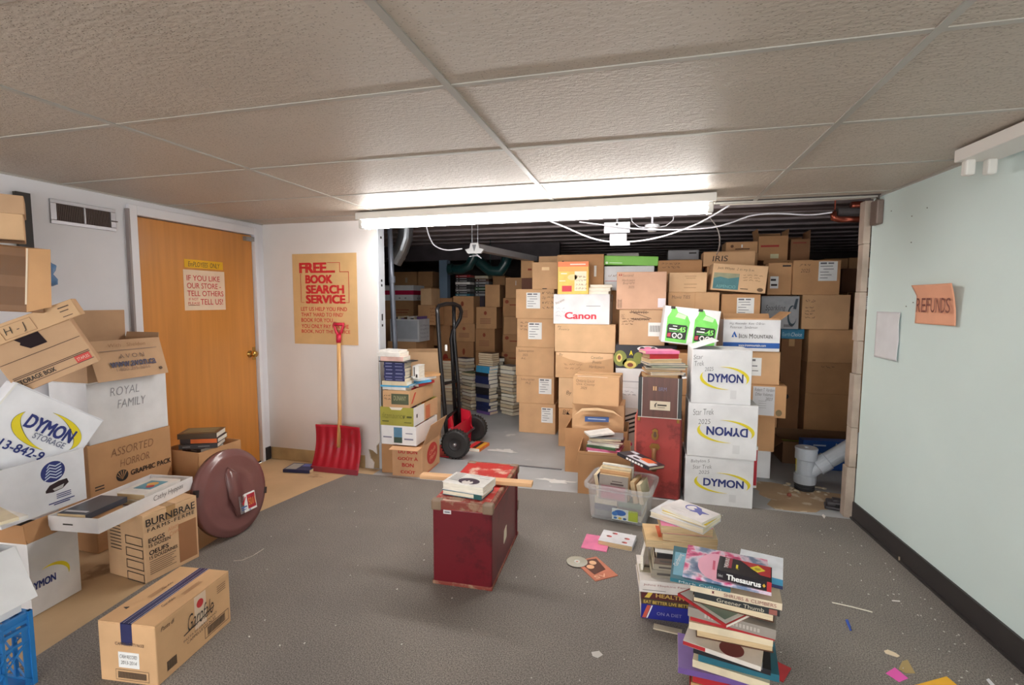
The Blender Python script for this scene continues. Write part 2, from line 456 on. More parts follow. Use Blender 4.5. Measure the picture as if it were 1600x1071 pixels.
def blot_mat(name, base, spot, scale, pos, rough=.85, amt=.12):
    m, nt, b = newmat(name)
    n, r, tc = noise_col(nt, b, rgb(*base), amt, 2.2, 8)
    n2 = nt.nodes.new('ShaderNodeTexNoise'); n2.inputs['Scale'].default_value = scale; n2.inputs['Detail'].default_value = 7
    nt.links.new(tc.outputs['Object'], n2.inputs['Vector'])
    r2 = nt.nodes.new('ShaderNodeValToRGB'); r2.color_ramp.elements[0].position = pos; r2.color_ramp.elements[1].position = pos+.05
    r2.color_ramp.elements[0].color = (0, 0, 0, 1); r2.color_ramp.elements[1].color = (1, 1, 1, 1)
    mx = nt.nodes.new('ShaderNodeMix'); mx.data_type = 'RGBA'
    nt.links.new(n2.outputs['Fac'], r2.inputs[0]); nt.links.new(r2.outputs[0], mx.inputs[0])
    nt.links.new(r.outputs[0], mx.inputs[6]); mx.inputs[7].default_value = rgb(*spot)
    nt.links.new(mx.outputs[2], b.inputs['Base Color']); b.inputs['Roughness'].default_value = rough
    bump(nt, b, n.outputs['Fac'], .1, .004)
    return m
CARPET = carpet_mat()
SUBFLOOR = blot_mat('worn_beige_underlay', (196, 166, 128), (150, 120, 88), 3.0, .62)
CONCRETE = blot_mat('painted_grey_concrete', (172, 175, 178), (214, 214, 212), 2.6, .66, .55)
BARE = blot_mat('bare_sandy_floor', (178, 152, 122), (206, 190, 166), 9, .58, .9, .2)
def slab(pts, z0, z1):
    return prism([(x, y, z0) for x, y in pts], (0, 0, 1), z1-z0)
YC = [(-2.36, 3.60), (-1.6, 3.615), (-.62, 3.66), (.3, 3.71), (.77, 3.73), (1.37, 3.70)]      # carpet edge at the doorway
YL = [(-2.36, 3.60), (-2.45, 3.2), (-2.53, 2.73), (-2.46, 2.1), (-2.36, 1.33), (-2.36, -3.2)]  # carpet edge along the left strip
struct('floor', slab(YC + [(1.47, 2.6), (1.885, -3.2)] + YL[:0:-1], -.05, 0), CARPET)
o = struct('floor', slab(YL[::-1] + [(-2.17, 3.60), (-2.17, 3.74), (-3.3, 3.74), (-3.3, -3.2)][0:4], -.05, -.003), SUBFLOOR)
struct('floor', slab([(-2.17, 3.60)]+YC[1:]+[(1.40, 3.74), (3.7, 3.74), (3.7, 9.6), (-4.6, 9.6), (-4.6, 3.74), (-2.17, 3.74)], -.05, -.001), CONCRETE)
# broken bare patch around the drain pipe
pp = []
for k in range(26):
    a = 2*math.pi*k/26; rr = .27+.06*math.sin(3*a+1)+random.uniform(-.03, .03)
    pp.append((1.14+rr*math.cos(a)*1.15, 4.02+rr*math.sin(a)))
pp = [(min(x, 1.5 if y > 3.85 else 1.38), max(y, 3.745)) for x, y in pp]
struct('floor', slab(pp, -.004, .0015), BARE)
# walls
WALL_L = mat(228, 228, 234, .55, 'paint'); WALL_B = mat(226, 220, 217, .55, 'paint')
m, nt, b = newmat('pale_mint_wall_paint')
n, rmp, tc = noise_col(nt, b, rgb(220, 237, 235), .03, 1.6, 6)
n2 = nt.nodes.new('ShaderNodeTexNoise'); n2.inputs['Scale'].default_value = 60; nt.links.new(tc.outputs['Object'], n2.inputs['Vector'])
bump(nt, b, n2.outputs['Fac'], .06, .004); b.inputs['Roughness'].default_value = .5
WALL_R = m
DOOR_Y0, DOOR_Y1, DOOR_T = 2.595, 3.625, 2.012
struct('wall_left_and_light_block', prism([(-3.3, -3.2, 0), (-3.3, DOOR_Y0, 0), (-3.3, DOOR_Y0, DOOR_T), (-3.3, DOOR_Y1, DOOR_T), (-3.3, DOOR_Y1, 0), (-3.3, 3.74, 0), (-3.3, 3.74, CH+.2), (-3.3, -3.2, CH+.2)], (-1, 0, 0), .12), WALL_L)
# back wall piece with the poster, its lower edge torn at the right
wb = [(-3.42, 0), (-3.42, CH+.2), (-2.175, CH+.2), (-2.175, .24), (-2.21, .2), (-2.205, .13), (-2.245, .16), (-2.29, .17), (-2.27, .09), (-2.235, .05), (-2.24, 0)]
struct('wall_back', prism([(x, 3.74, z) for x, z in wb], (0, 1, 0), .012), WALL_B)
struct('wall_back', prism([(-3.42, 3.752, 0), (-3.42, 3.752, CH+.2), (-2.19, 3.752, CH+.2), (-2.19, 3.752, 0)], (0, 1, 0), .1), mat(150, 126, 92, .9, 'worn'))
# steel stud that ends this wall
bm = bmesh.new()
add_box(bm, -2.19, -2.165, 3.753, 3.852, 0, CH+.2)
struct('trim_1', bm, mat(206, 212, 220, .35, 'paint', .3))
bm = bmesh.new()
for z in (1.98, 1.62, 1.58, 1.31, 1.24):
    add_box(bm, -2.1655, -2.1642, 3.79, 3.812, z-(.028 if z == 1.31 else .01), z+(.028 if z == 1.31 else .01))
struct('trim_1', bm, mat(26, 26, 28, .8))
# right wall (very slightly skewed), right-hand end of the opening
RA, RB = Vector((1.39, 3.72, 0)), Vector((1.885, -3.2, 0))
struct('wall_right', prism([RA, RB, RB+Vector((0, 0, CH+.2)), RA+Vector((0, 0, CH+.2))], (1, .07, 0), .11), WALL_R)
bm = bmesh.new()
zz = [0, .35, .62, .98, 1.2, 1.52, 1.83, CH-.01]
for a, c in zip(zz, zz[1:]):
    j = random.uniform(-.012, .012)
    add_box(bm, 1.345+j, 1.386, 3.722, 3.80, a, c-.002, bev=.003)
struct('trim_2', bm, mat(176, 160, 146, .8, 'worn'))
# baseboards
dR = (RB-RA).normalized(); nR = Vector((-1, -.0714, 0)).normalized()
bm = prism([RA+nR*.0, RB, RB+Vector((0, 0, .115)), RA+Vector((0, 0, .115))], nR, .012)
struct('baseboard_right', bm, mat(54, 50, 50, .5, 'paint'))
struct('baseboard_right', prism([RA+nR*.012, RB+nR*.012, RB+nR*.012+Vector((0, 0, .012)), RA+nR*.012+Vector((0, 0, .012))], nR, .012), mat(54, 50, 50, .5, 'paint'))
struct('baseboard_left', bx(-3.3, -3.29, 3.655, 3.735, 0, .115), mat(44, 42, 46, .5, 'paint'))
struct('baseboard_left', bx(-3.3, -3.29, -3.2, 2.50, 0, .115), mat(44, 42, 46, .5, 'paint'))
struct('baseboard_back', bx(-3.285, -2.32, 3.733, 3.739, 0, .11), mat(184, 160, 118, .9, 'worn'))
# door in the left wall
DV = mat(208, 140, 68, .30, 'veneer')
door = empty('door_1', None, None, (-3.312, DOOR_Y0, 0)); door['kind'] = 'structure'
link('door_leaf', bx(-.035, 0, .006, DOOR_Y1-DOOR_Y0-.006, .012, DOOR_T-.006), DV, door)
brass = mat(196, 156, 84, .25, 'plain', .9)
kb = lathe([(0, 0), (.03, 0), (.03, .006), (.012, .01), (.011, .03), (.026, .04), (.03, .055), (.024, .068), (0, .072)], 24, 'X')
hk = link('door_knob', kb, brass, door, smooth=True, label='brass door knob'); hk.location = (.0, .955, .985)
link('latch_plate', bx(0, .003, .985, 1.02, .93, 1.04), brass, door)
hm = mat(92, 74, 60, .4, 'plain', .7)
for z in (1.80, .25): link('hinge', tube([(.008, .0, z-.06), (.008, .0, z+.06)], .009, 10), hm, door)
link('door_closer', bx(0, .035, .93, 1.02, 1.955, 1.99), mat(150, 150, 150, .4, 'plain', .6), door)
link('door_closer', bx(.002, .016, 1.035, 1.06, 1.87, 1.97), mat(60, 58, 58, .4), door)
cas = mat(234, 234, 240, .4, 'paint')
bm = bmesh.new()
add_box(bm, -3.3, -3.278, DOOR_Y0-.055, DOOR_Y0, 0, 2.075, bev=.003)
struct('trim_3', bm, cas)
struct('trim_3', bx(-3.3, -3.278, DOOR_Y1, DOOR_Y1+.03, 0, 2.075, bev=.003), cas)
struct('trim_3', bx(-3.3, -3.278, DOOR_Y0, DOOR_Y1, DOOR_T, 2.075, bev=.003), cas)
struct('trim_3', bx(-3.3, -3.272, DOOR_Y0-.068, DOOR_Y0-.055, 0, 2.045), mat(150, 140, 140, .5, 'paint'))
struct('trim_3', bx(-3.36, -3.30, DOOR_Y0, DOOR_Y1, -.002, .012), mat(50, 44, 40, .8))
struct('wall_left_and_light_block', bx(-3.50, -3.425, DOOR_Y0-.2, DOOR_Y1+.2, -.05, CH+.2), mat(60, 56, 54, .8))  # unseen dark panel added behind the door to block a light leak
# suspended ceiling: tiles (one surface, each tile a hair off level) and T-bars
def tile_mat():
    m, nt, b = newmat('fissured_ceiling_tile')
    n, r, tc = noise_col(nt, b, rgb(188, 176, 163), .07, 1.1, 5)
    n2 = nt.nodes.new('ShaderNodeTexNoise'); n2.inputs['Scale'].default_value = 70; n2.inputs['Detail'].default_value = 6
    n3 = nt.nodes.new('ShaderNodeTexVoronoi'); n3.inputs['Scale'].default_value = 120
    mp = nt.nodes.new('ShaderNodeMapping'); mp.inputs['Scale'].default_value = (.6, 1, 1)
    nt.links.new(tc.outputs['Object'], mp.inputs[0])
    nt.links.new(mp.outputs[0], n2.inputs['Vector']); nt.links.new(mp.outputs[0], n3.inputs['Vector'])
    r3 = nt.nodes.new('ShaderNodeValToRGB'); r3.color_ramp.elements[0].position = .15; r3.color_ramp.elements[1].position = .27
    r3.color_ramp.elements[0].color = (.42, .40, .37, 1); r3.color_ramp.elements[1].color = (1, 1, 1, 1)
    nt.links.new(n3.outputs['Distance'], r3.inputs[0])
    mx = nt.nodes.new('ShaderNodeMix'); mx.data_type = 'RGBA'; mx.blend_type = 'MULTIPLY'; mx.inputs[0].default_value = .6
    nt.links.new(r.outputs[0], mx.inputs[6]); nt.links.new(r3.outputs[0], mx.inputs[7]); nt.links.new(mx.outputs[2], b.inputs['Base Color'])
    ad = nt.nodes.new('ShaderNodeMath'); ad.operation = 'ADD'
    nt.links.new(n2.outputs['Fac'], ad.inputs[0]); nt.links.new(r3.outputs[0], ad.inputs[1])
    bump(nt, b, ad.outputs[0], .55, .010)
    b.inputs['Roughness'].default_value = .48
    b.inputs['Specular IOR Level'].default_value = .4
    return m
bm = bx(-3.3, -2.165, 3.628, 3.74, CH+.003, CH+.03); struct('ceiling', bm, tile_mat())
gx = [-3.42, -1.975, -.61, .675, 2.0]
gy = [3.63, 3.50, 2.835, 2.165, 1.50, .83, .16, -.51, -1.18, -1.85, -2.52, -3.2]
bm = bmesh.new()
for i in range(len(gx)-1):
    for j in range(len(gy)-1):
        d = [random.uniform(0, .002) for _ in range(4)]
        x0, x1, y0, y1 = gx[i], gx[i+1], gy[j+1], gy[j]
        q = [(x0, y0), (x1, y0), (x1, y1), (x0, y1)]
        lo = [bm.verts.new((x, y, CH+.003+e)) for (x, y), e in zip(q, d)]
        hi = [bm.verts.new((x, y, CH+.03)) for x, y in q]
        bm.faces.new(lo[::-1]); bm.faces.new(hi)
        for k in range(4): bm.faces.new((lo[k], lo[(k+1) % 4], hi[(k+1) % 4], hi[k]))
struct('ceiling', bm, tile_mat())
TB = mat(172, 168, 160, .35, 'paint')
n_ = 4
for x in gx[1:4]:
    struct('trim_%d' % n_, bx(x-.012, x+.012, -3.2, 3.63, CH-.001, CH+.03), TB); n_ += 1
for y in gy[1:-1]:
    struct('trim_%d' % n_, bx(-3.3, 1.75, y-.010, y+.010, CH+.0005, CH+.03), TB); n_ += 1
struct('trim_%d' % n_, bx(-3.3, -3.285, -3.2, 3.73, CH-.004, CH+.03), TB); n_ += 1
struct('trim_%d' % n_, prism([RA+nR*0+Vector((0, 0, CH-.006)), RB+Vector((0, 0, CH-.006)), RB+Vector((0, 0, CH+.02)), RA+Vector((0, 0, CH+.02))], nR, .015), TB); n_ += 1
struct('trim_%d' % n_, bx(-2.17, 1.39, 3.62, 3.64, CH-.012, CH+.03), TB); n_ += 1
struct('trim_%d' % n_, bx(-2.17, 1.39, 3.60, 3.622, CH+.0, CH+.19), mat(70, 64, 62, .8)); n_ += 1
# storage room beyond the opening
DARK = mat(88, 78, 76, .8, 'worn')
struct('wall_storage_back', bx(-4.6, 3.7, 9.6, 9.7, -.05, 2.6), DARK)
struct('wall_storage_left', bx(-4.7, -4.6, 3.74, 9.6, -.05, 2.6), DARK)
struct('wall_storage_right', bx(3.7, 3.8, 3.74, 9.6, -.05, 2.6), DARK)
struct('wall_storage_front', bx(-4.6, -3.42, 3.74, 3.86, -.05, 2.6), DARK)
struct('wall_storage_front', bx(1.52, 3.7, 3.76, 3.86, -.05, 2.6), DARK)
# ribbed steel deck overhead
bm = bmesh.new(); prof = []
y = 3.64; up, dn = 2.36, 2.285
while y < 9.6:
    prof += [(y, dn), (y+.23, dn), (y+.26, up), (y+.37, up)]; y += .40
prof = [p for p in prof if p[0] <= 9.62]
a = [bm.verts.new((-4.6, yy, zz_)) for yy, zz_ in prof]; c = [bm.verts.new((3.7, yy, zz_)) for yy, zz_ in prof]
for i in range(len(prof)-1): bm.faces.new((a[i], c[i], c[i+1], a[i+1]))
dk = struct('ceiling_storage', bm, mat(158, 146, 148, .45, 'worn', .2))
md = dk.modifiers.new('thickness', 'SOLIDIFY'); md.thickness = .01; md.offset = 1
# ================================================================== lamps and wall things
def emis(name, col, s):
    m = bpy.data.materials.new(name); m.use_nodes = True; nt = m.node_tree; nt.nodes.remove(nt.nodes['Principled BSDF'])
    e = nt.nodes.new('ShaderNodeEmission'); e.inputs[0].default_value = col; e.inputs[1].default_value = s
    nt.links.new(e.outputs[0], nt.nodes['Material Output'].inputs[0]); return m
GLOW = emis('fluorescent_glow', (1.0, .965, .93, 1), TUBE_STRENGTH)
ENAMEL = mat(226, 222, 216, .35, 'paint')
def strip_light(x0, y0, x1, y1, z, label, tubes=True):
    L = math.hypot(x1-x0, y1-y0); r = empty('fluorescent_light', label, 'ceiling light', ((x0+x1)/2, (y0+y1)/2, z), Euler((0, 0, math.atan2(y1-y0, x1-x0))))
    link('housing', bx(-L/2, L/2, -.078, .078, -.052, 0, bev=.004), ENAMEL, r)
    for s in (-1, 1):
        for k in (-.04, .04):
            link('lamp_holder', bx(s*(L/2-.05), s*(L/2-.014), k-.019, k+.019, -.115, -.05, bev=.008), mat(222, 220, 214, .4), r)
    if tubes:
        for k in (-.04, .04):
            link('tube', tube([(-L/2+.035, k, -.088), (L/2-.035, k, -.088)], .019, 14), GLOW, r, smooth=True)
    return Blk(r, L, .13, .05)
strip_light(-2.12, 3.43, .40, 3.33, CH-.006, 'long lit fluorescent strip light hanging over the storeroom opening')
e0 = Vector((1.355, 2.64, 0)); e1 = Vector((1.503, .57, 0))
L = (e1-e0).length
B = strip_light(e0.x, e0.y, e1.x, e1.y, CH-.006, 'unlit fluorescent fitting without tubes above the pale green wall', tubes=False)
for s in (-1, 1):
    for k in (-.04, .04):
        bm = lathe([(0, 0), (.009, 0), (.009, .004), (0, .004)], 14, 'X')
        o = link('socket', bm, mat(120, 92, 70, .5), B.root); o.location = (s*(L/2-.013) if s > 0 else -L/2+.010, k, -.09)

def wallframe(P, ux, n, w, h):
    """explicit face frame on a wall"""
    return (Vector(P), Vector(ux).normalized(), Vector((0, 0, 1)), w, h, Vector(n).normalized())
class Flat:
    """a sheet on a wall: root empty + frame"""
    def __init__(s, name, label, cat, P, ux, n, w, h, m, part='sheet', thick=.0016, curl=None):
        s.root = empty(name, label, cat, P)
        s.f = wallframe((0, 0, 0), ux, n, w, h)
        o, ux, uy, w, h, n = s.f
        if curl:
            bm = grid_sheet(lambda a, b: ux*(a*w)+uy*(b*h)+n*(thick+curl(a, b)), 20, 20)
            ob = link(part, bm, m, s.root, smooth=True)
            md = ob.modifiers.new('thickness', 'SOLIDIFY'); md.thickness = .0012
        else:
            link(part, prism([ux*(a*w)+uy*(b*h)+n*.0004 for a, b in ((0, 0), (1, 0), (1, 1), (0, 1))], n, thick), m, s.root)
    def face(s, f): return f if isinstance(f, tuple) else s.f
LX = (0, 1, 0); LN = (1, 0, 0)
RED = mat(206, 36, 48, .6)
# air vent high on the left wall
z0v = 1.885
V = empty('air_vent', 'metal air vent grille with dark slots high on the white wall', 'vent', (-3.3, 2.10, z0v))
W_, H_ = .365, .140
bm = bmesh.new()
add_box(bm, 0, .008, 0, W_, 0, .022, bev=.002); add_box(bm, 0, .008, 0, W_, H_-.022, H_, bev=.002)
add_box(bm, 0, .008, 0, .032, .022, H_-.022, bev=.002); add_box(bm, 0, .008, W_-.032, W_, .022, H_-.022, bev=.002)
add_box(bm, .001, .007, W_/2-.004, W_/2+.004, .022, H_-.022)
link('frame', bm, mat(158, 156, 160, .4, 'plain', .6), V)
link('duct', bx(.0003, .001, .03, W_-.03, .02, H_-.02), mat(38, 26, 26, .9), V)
bm = bmesh.new(); k = 0
yv = .038
while yv < W_-.036:
    add_box(bm, .0015, .0055, yv, yv+.0035, .022, H_-.022); yv += .0095
link('slats', bm, mat(104, 84, 78, .5), V)
link('lever', bx(.007, .016, W_-.03, W_+.004, .06, .066), mat(70, 50, 46, .5), V)
# signs on the door
E_ = Flat('door_sign', 'yellow strip sign handwritten on the door, above the red lettered sign', 'sign', (-3.309, 2.955, 1.692), LX, LN, .348, .062, mat(238, 186, 36, .7, 'plain'))
E_.root.location.x = -3.3115
text(E_, 0, 'EmPLOYEES  ONLY', .5, .45, .82, .6, HAND, shear=.15, name='handwriting')
S_ = Flat('door_sign', 'cream sign with red capitals on the wooden door', 'sign', (-3.3115, 2.942, 1.372), LX, LN, .372, .305, mat(240, 214, 186, .7, 'plain'))
for s, v, wf in (('IF YOU LIKE', .80, .80), ('OUR STORE -', .61, .82), ('TELL OTHERS', .42, .88)):
    text(S_, 0, s, .07+wf/2, v, wf, .135, RED, bold=.006)
text(S_, 0, 'IF NOT', .21, .275, .22, .065, RED); text(S_, 0, 'PLEASE', .215, .175, .27, .065, RED)
rect(S_, 0, .08, .35, .115, .128, RED, 'underline', .002)
text(S_, 0, 'TELL US!', .65, .21, .56, .145, RED, bold=.006)
# poster on the back wall
PP = aty(461, 537, 3.739); PQ = aty(557, 395, 3.739)
Po = Flat('poster', 'tan FREE BOOK SEARCH SERVICE poster in red letters on the back wall', 'poster', (PP.x, 3.739, PP.z), (1, 0, 0), (0, -1, 0), PQ.x-PP.x, PQ.z-PP.z, mat(216, 176, 122, .55, 'plain'), thick=.0016)
PR = mat(204, 34, 40, .6)
for s, u, v, wf, hf in (('FREE...', .39, .845, .54, .105), ('BOOK', .415, .72, .41, .088), ('SEARCH', .505, .608, .58, .088), ('SERVICE', .51, .50, .60, .088)):
    text(Po, 0, s, u, v, wf, hf, PR, bold=.055)
for s, v, wf in (('LET US HELP YOU FIND', .392, .72), ("THAT 'HARD TO FIND'", .33, .66), ('BOOK FOR YOU...', .268, .54), ('YOU ONLY PAY FOR THE', .20, .74), ('BOOK, NOT THE SERVICE', .14, .76)):
    text(Po, 0, s, .12+wf/2, v, wf, .043, PR, bold=.012)
q = [(.125, .132, .47, .78), (.125, .18, .462, .466), (.55, .74, .896, .901), (.74, .747, .795, .901), (.74, .88, .795, .801), (.873, .88, .465, .80), (.82, .88, .462, .467)]
bars(Po, 0, q, PR, 'outline', .0042)
# right wall papers
def rwall(z): pass
WR = (RA-RB).normalized()      # along the wall towards the back
def on_right(u, v):
    return atplane(u, v, RA, nR)
p = on_right(1404, 568); q_ = on_right(1372, 487)
dw = (p-q_); wlen = abs(dw.dot(WR))
Q0 = Vector((q_.x, q_.y, p.z+.01))+nR*.001
Flat('paper_note', 'blank white sheet taped to the pale green wall', 'paper', Q0, -WR, nR, wlen, q_.z-p.z-.01, mat(226, 226, 230, .5, 'plain'), curl=lambda a, b: .004+.006*abs(math.sin(5*b+1))*a)
p = on_right(1432, 502); q_ = on_right(1503, 455)
wl = abs((q_-p).dot(WR))
N_ = Flat('paper_sign', 'orange paper sign reading REFUNDS curling off the pale green wall', 'sign', Vector((p.x, p.y, p.z-.012))+nR*.001, -WR, nR, wl, q_.z-p.z+.05, mat(236, 172, 140, .7, 'plain'),
     curl=lambda a, b: .004+.035*max(0, (b-.72))*(1-a)*3+.03*a**2*b**2+.008*a)
o, ux, uy, w_, h_, n3 = N_.f
for s, u in zip('REFUNDS', (.09, .23, .36, .49, .63, .76, .89)):
    N2 = (o+n3*(.0085+.008*(u+.05)+.0135*(u+.05)**2), ux, uy, w_, h_, n3)
    t = text(N_, N2, s, u, .48, .10, .36, mat(136, 84, 74, .8), bold=.0)
# small box and wire at the end of the right wall
p = on_right(1374, 333)
r = empty('metal_chime_box', 'small grey metal box with wires at the top corner beside the opening', 'junction box', p)
r.rotation_euler = (0, 0, math.atan2(WR.y, WR.x))
link('body', bx(-.055, .03, -.0, .04, -.075, .075, bev=.008), mat(128, 112, 104, .5, 'plain', .3), r)
bm = tube([(-.02, .02, .075), (-.01, .03, .11), (.02, .01, .09), (.03, .02, .07)], .004, 6); add_tube(bm, [(-.03, .02, .075), (-.04, .03, .12)], .004, 6)
link('wire', bm, mat(70, 62, 58, .5), r)
# snow shovel leaning on the back wall
SM = worn_red('scuffed_red_plastic', (172, 22, 44), (150, 70, 78), .52, 4, .4)
sh = empty('snow_shovel', 'red plastic snow shovel with wooden shaft leaning against the back wall', 'shovel', (-2.50, 3.548, 0))
SW = .425
def blade(a, b):
    x = (a-.5)*(SW+.03*(1-b)); z = .005+.385*b
    y = .0+.075*b + .035*math.sin(math.pi*b)+.012*math.cos(2*math.pi*(a-.5))*(b)
    y += .005*math.sin(a*2*math.pi*6)*min(1, 4*b*(1-b))
    return Vector((x, y, z))
bl = link('blade', grid_sheet(blade, 60, 20), SM, sh, smooth=True)
md = bl.modifiers.new('t', 'SOLIDIFY'); md.thickness = .006
wear = bmesh.new(); add_box(wear, -SW/2-.012, SW/2+.012, -.006, .004, 0, .045, bev=.002)
link('wear_strip', wear, mat(150, 52, 66, .5), sh)
link('shaft', tube([(0, .075, .20), (0, .10, .45), (-.028, .155, 1.13)], .0165, 14), mat(206, 158, 100, .45, 'wood'), sh, smooth=True)
bm = tube([(-.027, .152, 1.09), (-.030, .158, 1.16)], .021, 14)
add_tube(bm, [(-.030, .158, 1.15), (-.058, .160, 1.185), (-.074, .163, 1.235), (-.074, .163, 1.25)], .011, 10)
add_tube(bm, [(-.030, .158, 1.15), (-.004, .160, 1.185), (.012, .163, 1.235), (.012, .163, 1.25)], .011, 10)
add_tube(bm, [(-.080, .163, 1.248), (.018, .163, 1.248)], .014, 12)
link('grip', bm, mat(196, 26, 60, .35), sh, smooth=True)
bm = bmesh.new()
for x, z in ((-.03, .35), (0, .342), (.03, .35), (-.03, .27), (.03, .27)):
    bmesh.ops.create_icosphere(bm, subdivisions=1, radius=.006, matrix=Matrix.Translation((x, .088, z)))
link('rivets', bm, mat(220, 180, 190, .3), sh)
# book beside the shovel
Bk = book((-2.82, 3.55, 0), 8, .24, .17, .026, COV['navy'], 3, 'worn paperback lying on the bare floor beside the red shovel', hard=False)
rect(Bk, 'top', .05, .45, .1, .9, mat(170, 166, 160, .5, 'cover'), 'cover_art', .001); rect(Bk, 'top', .5, .95, .55, .9, mat(110, 120, 190, .5, 'cover'), 'cover_art', .001)
# pipes, ducts and wires under the storeroom deck
gal = mat(176, 180, 186, .3, 'plain', .8)
def P3(u, v, Y): return aty(u, v, Y)
r = empty('air_duct', 'silver bent air duct under the storeroom ceiling at left', 'duct', (0, 0, 0))
pts = [P3(634, 352, 5.2), P3(633, 372, 5.2), P3(627, 390, 5.2), P3(622, 399, 5.2), P3(616, 410, 5.2)]
rr_ = [.085]*5
bm = tube(pts, rr_, 20)
for i in (1, 3):
    d = (pts[i+1]-pts[i]).normalized(); add_tube(bm, [pts[i]-d*.012, pts[i]+d*.012], .091, 20)
link('pipe', bm, gal, r, smooth=False)
top = P3(634, 352, 5.2)
link('strap', tube([top+Vector((0, 0, -.02)), Vector((top.x, top.y, 2.36))], .01, 6), gal, r)
r = empty('conduit_pipe', 'dark grey vertical conduit pipe just inside the opening', 'pipe', (0, 0, 0))
a = P3(608, 364, 4.0); b_ = P3(617, 535, 4.0); b_ = a+(b_-a)*1.02
bm = tube([Vector((a.x, a.y, 2.29)), Vector((a.x+(b_.x-a.x)*.5, a.y, (a.z+b_.z)/2)), b_, Vector((b_.x, b_.y, 0))], .023, 12)
link('pipe', bm, mat(84, 88, 98, .4, 'plain', .4), r, smooth=True)
bm = tube([P3(612.5, 437, 4.0)+Vector((0, 0, -.03)), P3(612.5, 437, 4.0)+Vector((0, 0, .03))], .029, 12)
link('coupling', bm, mat(84, 88, 98, .4, 'plain', .4), r)
# beam and column far left
bmx = bmesh.new()
add_box(bmx, -4.5, -1.2, 7.05, 7.17, 2.06, 2.29)
o = link('support_beam', bmx, mat(70, 62, 66, .7, 'worn')); aset(o, 'dark beam carried by the blue-grey column in the storeroom', 'beam')
a = P3(686, 409, 6.98); b_ = P3(699, 464, 6.98)
o = link('support_column', bx(a.x, b_.x, 6.98, 7.1, 0, 2.06), mat(118, 140, 164, .5, 'paint')); aset(o, 'blue-grey square column rising behind the brown boxes', 'column')
# dark green drain pipes under the deck
GP = mat(24, 58, 58, .3)
r = empty('drain_pipe', 'dark green bent drain pipes hung under the storeroom deck', 'pipe', (0, 0, 0))
bm = bmesh.new(); add_tube(bm, [P3(736, 412, 6.4), Vector((P3(736, 412, 6.4).x, 6.4, 2.28))], .006, 6); add_tube(bm, [P3(766, 424, 6.5), Vector((P3(766, 424, 6.5).x, 6.5, 2.28))], .006, 6)
add_tube(bm, [P3(702, 421, 6.4), P3(722, 421, 6.4), P3(733, 416, 6.4), P3(740, 402, 6.4), P3(744, 385, 6.4)], .065, 16)
add_tube(bm, [P3(738, 398, 6.5), P3(752, 412, 6.5), P3(766, 424, 6.5), P3(782, 424, 6.5), P3(790, 412, 6.5), P3(794, 392, 6.5)], .075, 16)
link('pipe', bm, GP, r, smooth=True)
bm = tube([P3(702, 421, 6.4)+Vector((-.01, 0, 0)), P3(708, 421, 6.4)], .075, 16); add_tube(bm, [P3(741, 400, 6.4), P3(743, 390, 6.4)], .075, 16)
link('collar', bm, GP, r)
# unlit strip light seen end-on
pc = P3(741, 388, 4.75)
r = empty('fluorescent_light', 'unlit white fitting with a grey triangle seen end-on inside the storeroom', 'ceiling light', pc)
hx = [(-.085, -.01), (-.06, -.045), (.06, -.045), (.085, -.01), (.045, .0), (.035, .045), (-.035, .045), (-.045, .0)]
link('end_cap', prism([(x*1.15, 0, z*1.15) for x, z in hx], (0, 1, 0), .03), mat(214, 214, 214, .4), r)
link('housing', prism([(-.05, .03, -.02), (.05, .03, -.02), (.04, .03, .045), (-.04, .03, .045)], (.28, 1, -.02), 1.25), mat(150, 148, 150, .4), r)
link('triangle', prism([(-.022, -.001, .035), (.022, -.001, .035), (0, -.001, -.035)], (0, -1, 0), .002), mat(120, 122, 124, .5), r)
for x in (-.03, .03): link('hanger', tube([(x, .02, .05), (x, .02, 2.29-pc.z)], .004, 6), gal, r)
# wires draped above the opening
WW = mat(214, 212, 220, .4)
def wire(label, pts, rad=.006, m=WW, name='electrical_cable'):
    P = [P3(*p) for p in pts]; out = []
    for i in range(len(P)-1):
        p0, p1, p2, p3 = P[max(i-1, 0)], P[i], P[i+1], P[min(i+2, len(P)-1)]
        for k in range(6):
            t = k/6
            out.append(.5*((2*p1)+(-p0+p2)*t+(2*p0-5*p1+4*p2-p3)*t*t+(-p0+3*p1-3*p2+p3)*t**3))
    out.append(P[-1])
    o = link(name, tube(out, rad, 6), m, smooth=True); return aset(o, label, 'cable')
wire('white cable sagging in a deep loop across the opening above the boxes', [(860, 346, 3.72), (885, 356, 3.75), (915, 369, 3.75), (945, 377, 3.75), (985, 378, 3.75), (1030, 371, 3.75), (1075, 356, 3.75), (1105, 342, 3.75), (1140, 321, 3.72)])
wire('thin white cable running flat from the metal junction box to the right', [(905, 347, 3.9), (945, 352, 3.9), (1000, 358, 3.9), (1060, 359, 3.9), (1110, 356, 3.9), (1140, 349, 3.9), (1175, 337, 3.9), (1215, 334, 3.9), (1265, 336, 3.9), (1300, 332, 3.9)])
wire('short white cable hanging behind the left end of the lit strip light', [(664, 316, 4.3), (666, 352, 4.3), (674, 377, 4.3), (684, 387, 4.3), (700, 391, 4.3), (722, 389, 4.3)], .006)
wire('grey cable dropping from the strip light down to the boxes at right', [(1100, 314, 4.4), (1108, 338, 4.4), (1118, 352, 4.4), (1124, 368, 4.4), (1124, 385, 4.5), (1120, 398, 4.7)], .005, mat(170, 160, 156, .5))
wire('beige cable stretched along the ceiling edge to the right corner', [(1125, 320, 3.68), (1200, 317, 3.68), (1280, 313, 3.68), (1352, 309, 3.70)], .007, mat(206, 196, 184, .4))
wire('small white cable loop below the unlit fitting', [(733, 401, 4.8), (745, 400, 4.8), (752, 404, 4.8), (748, 400, 4.8), (742, 396, 4.8)], .004)
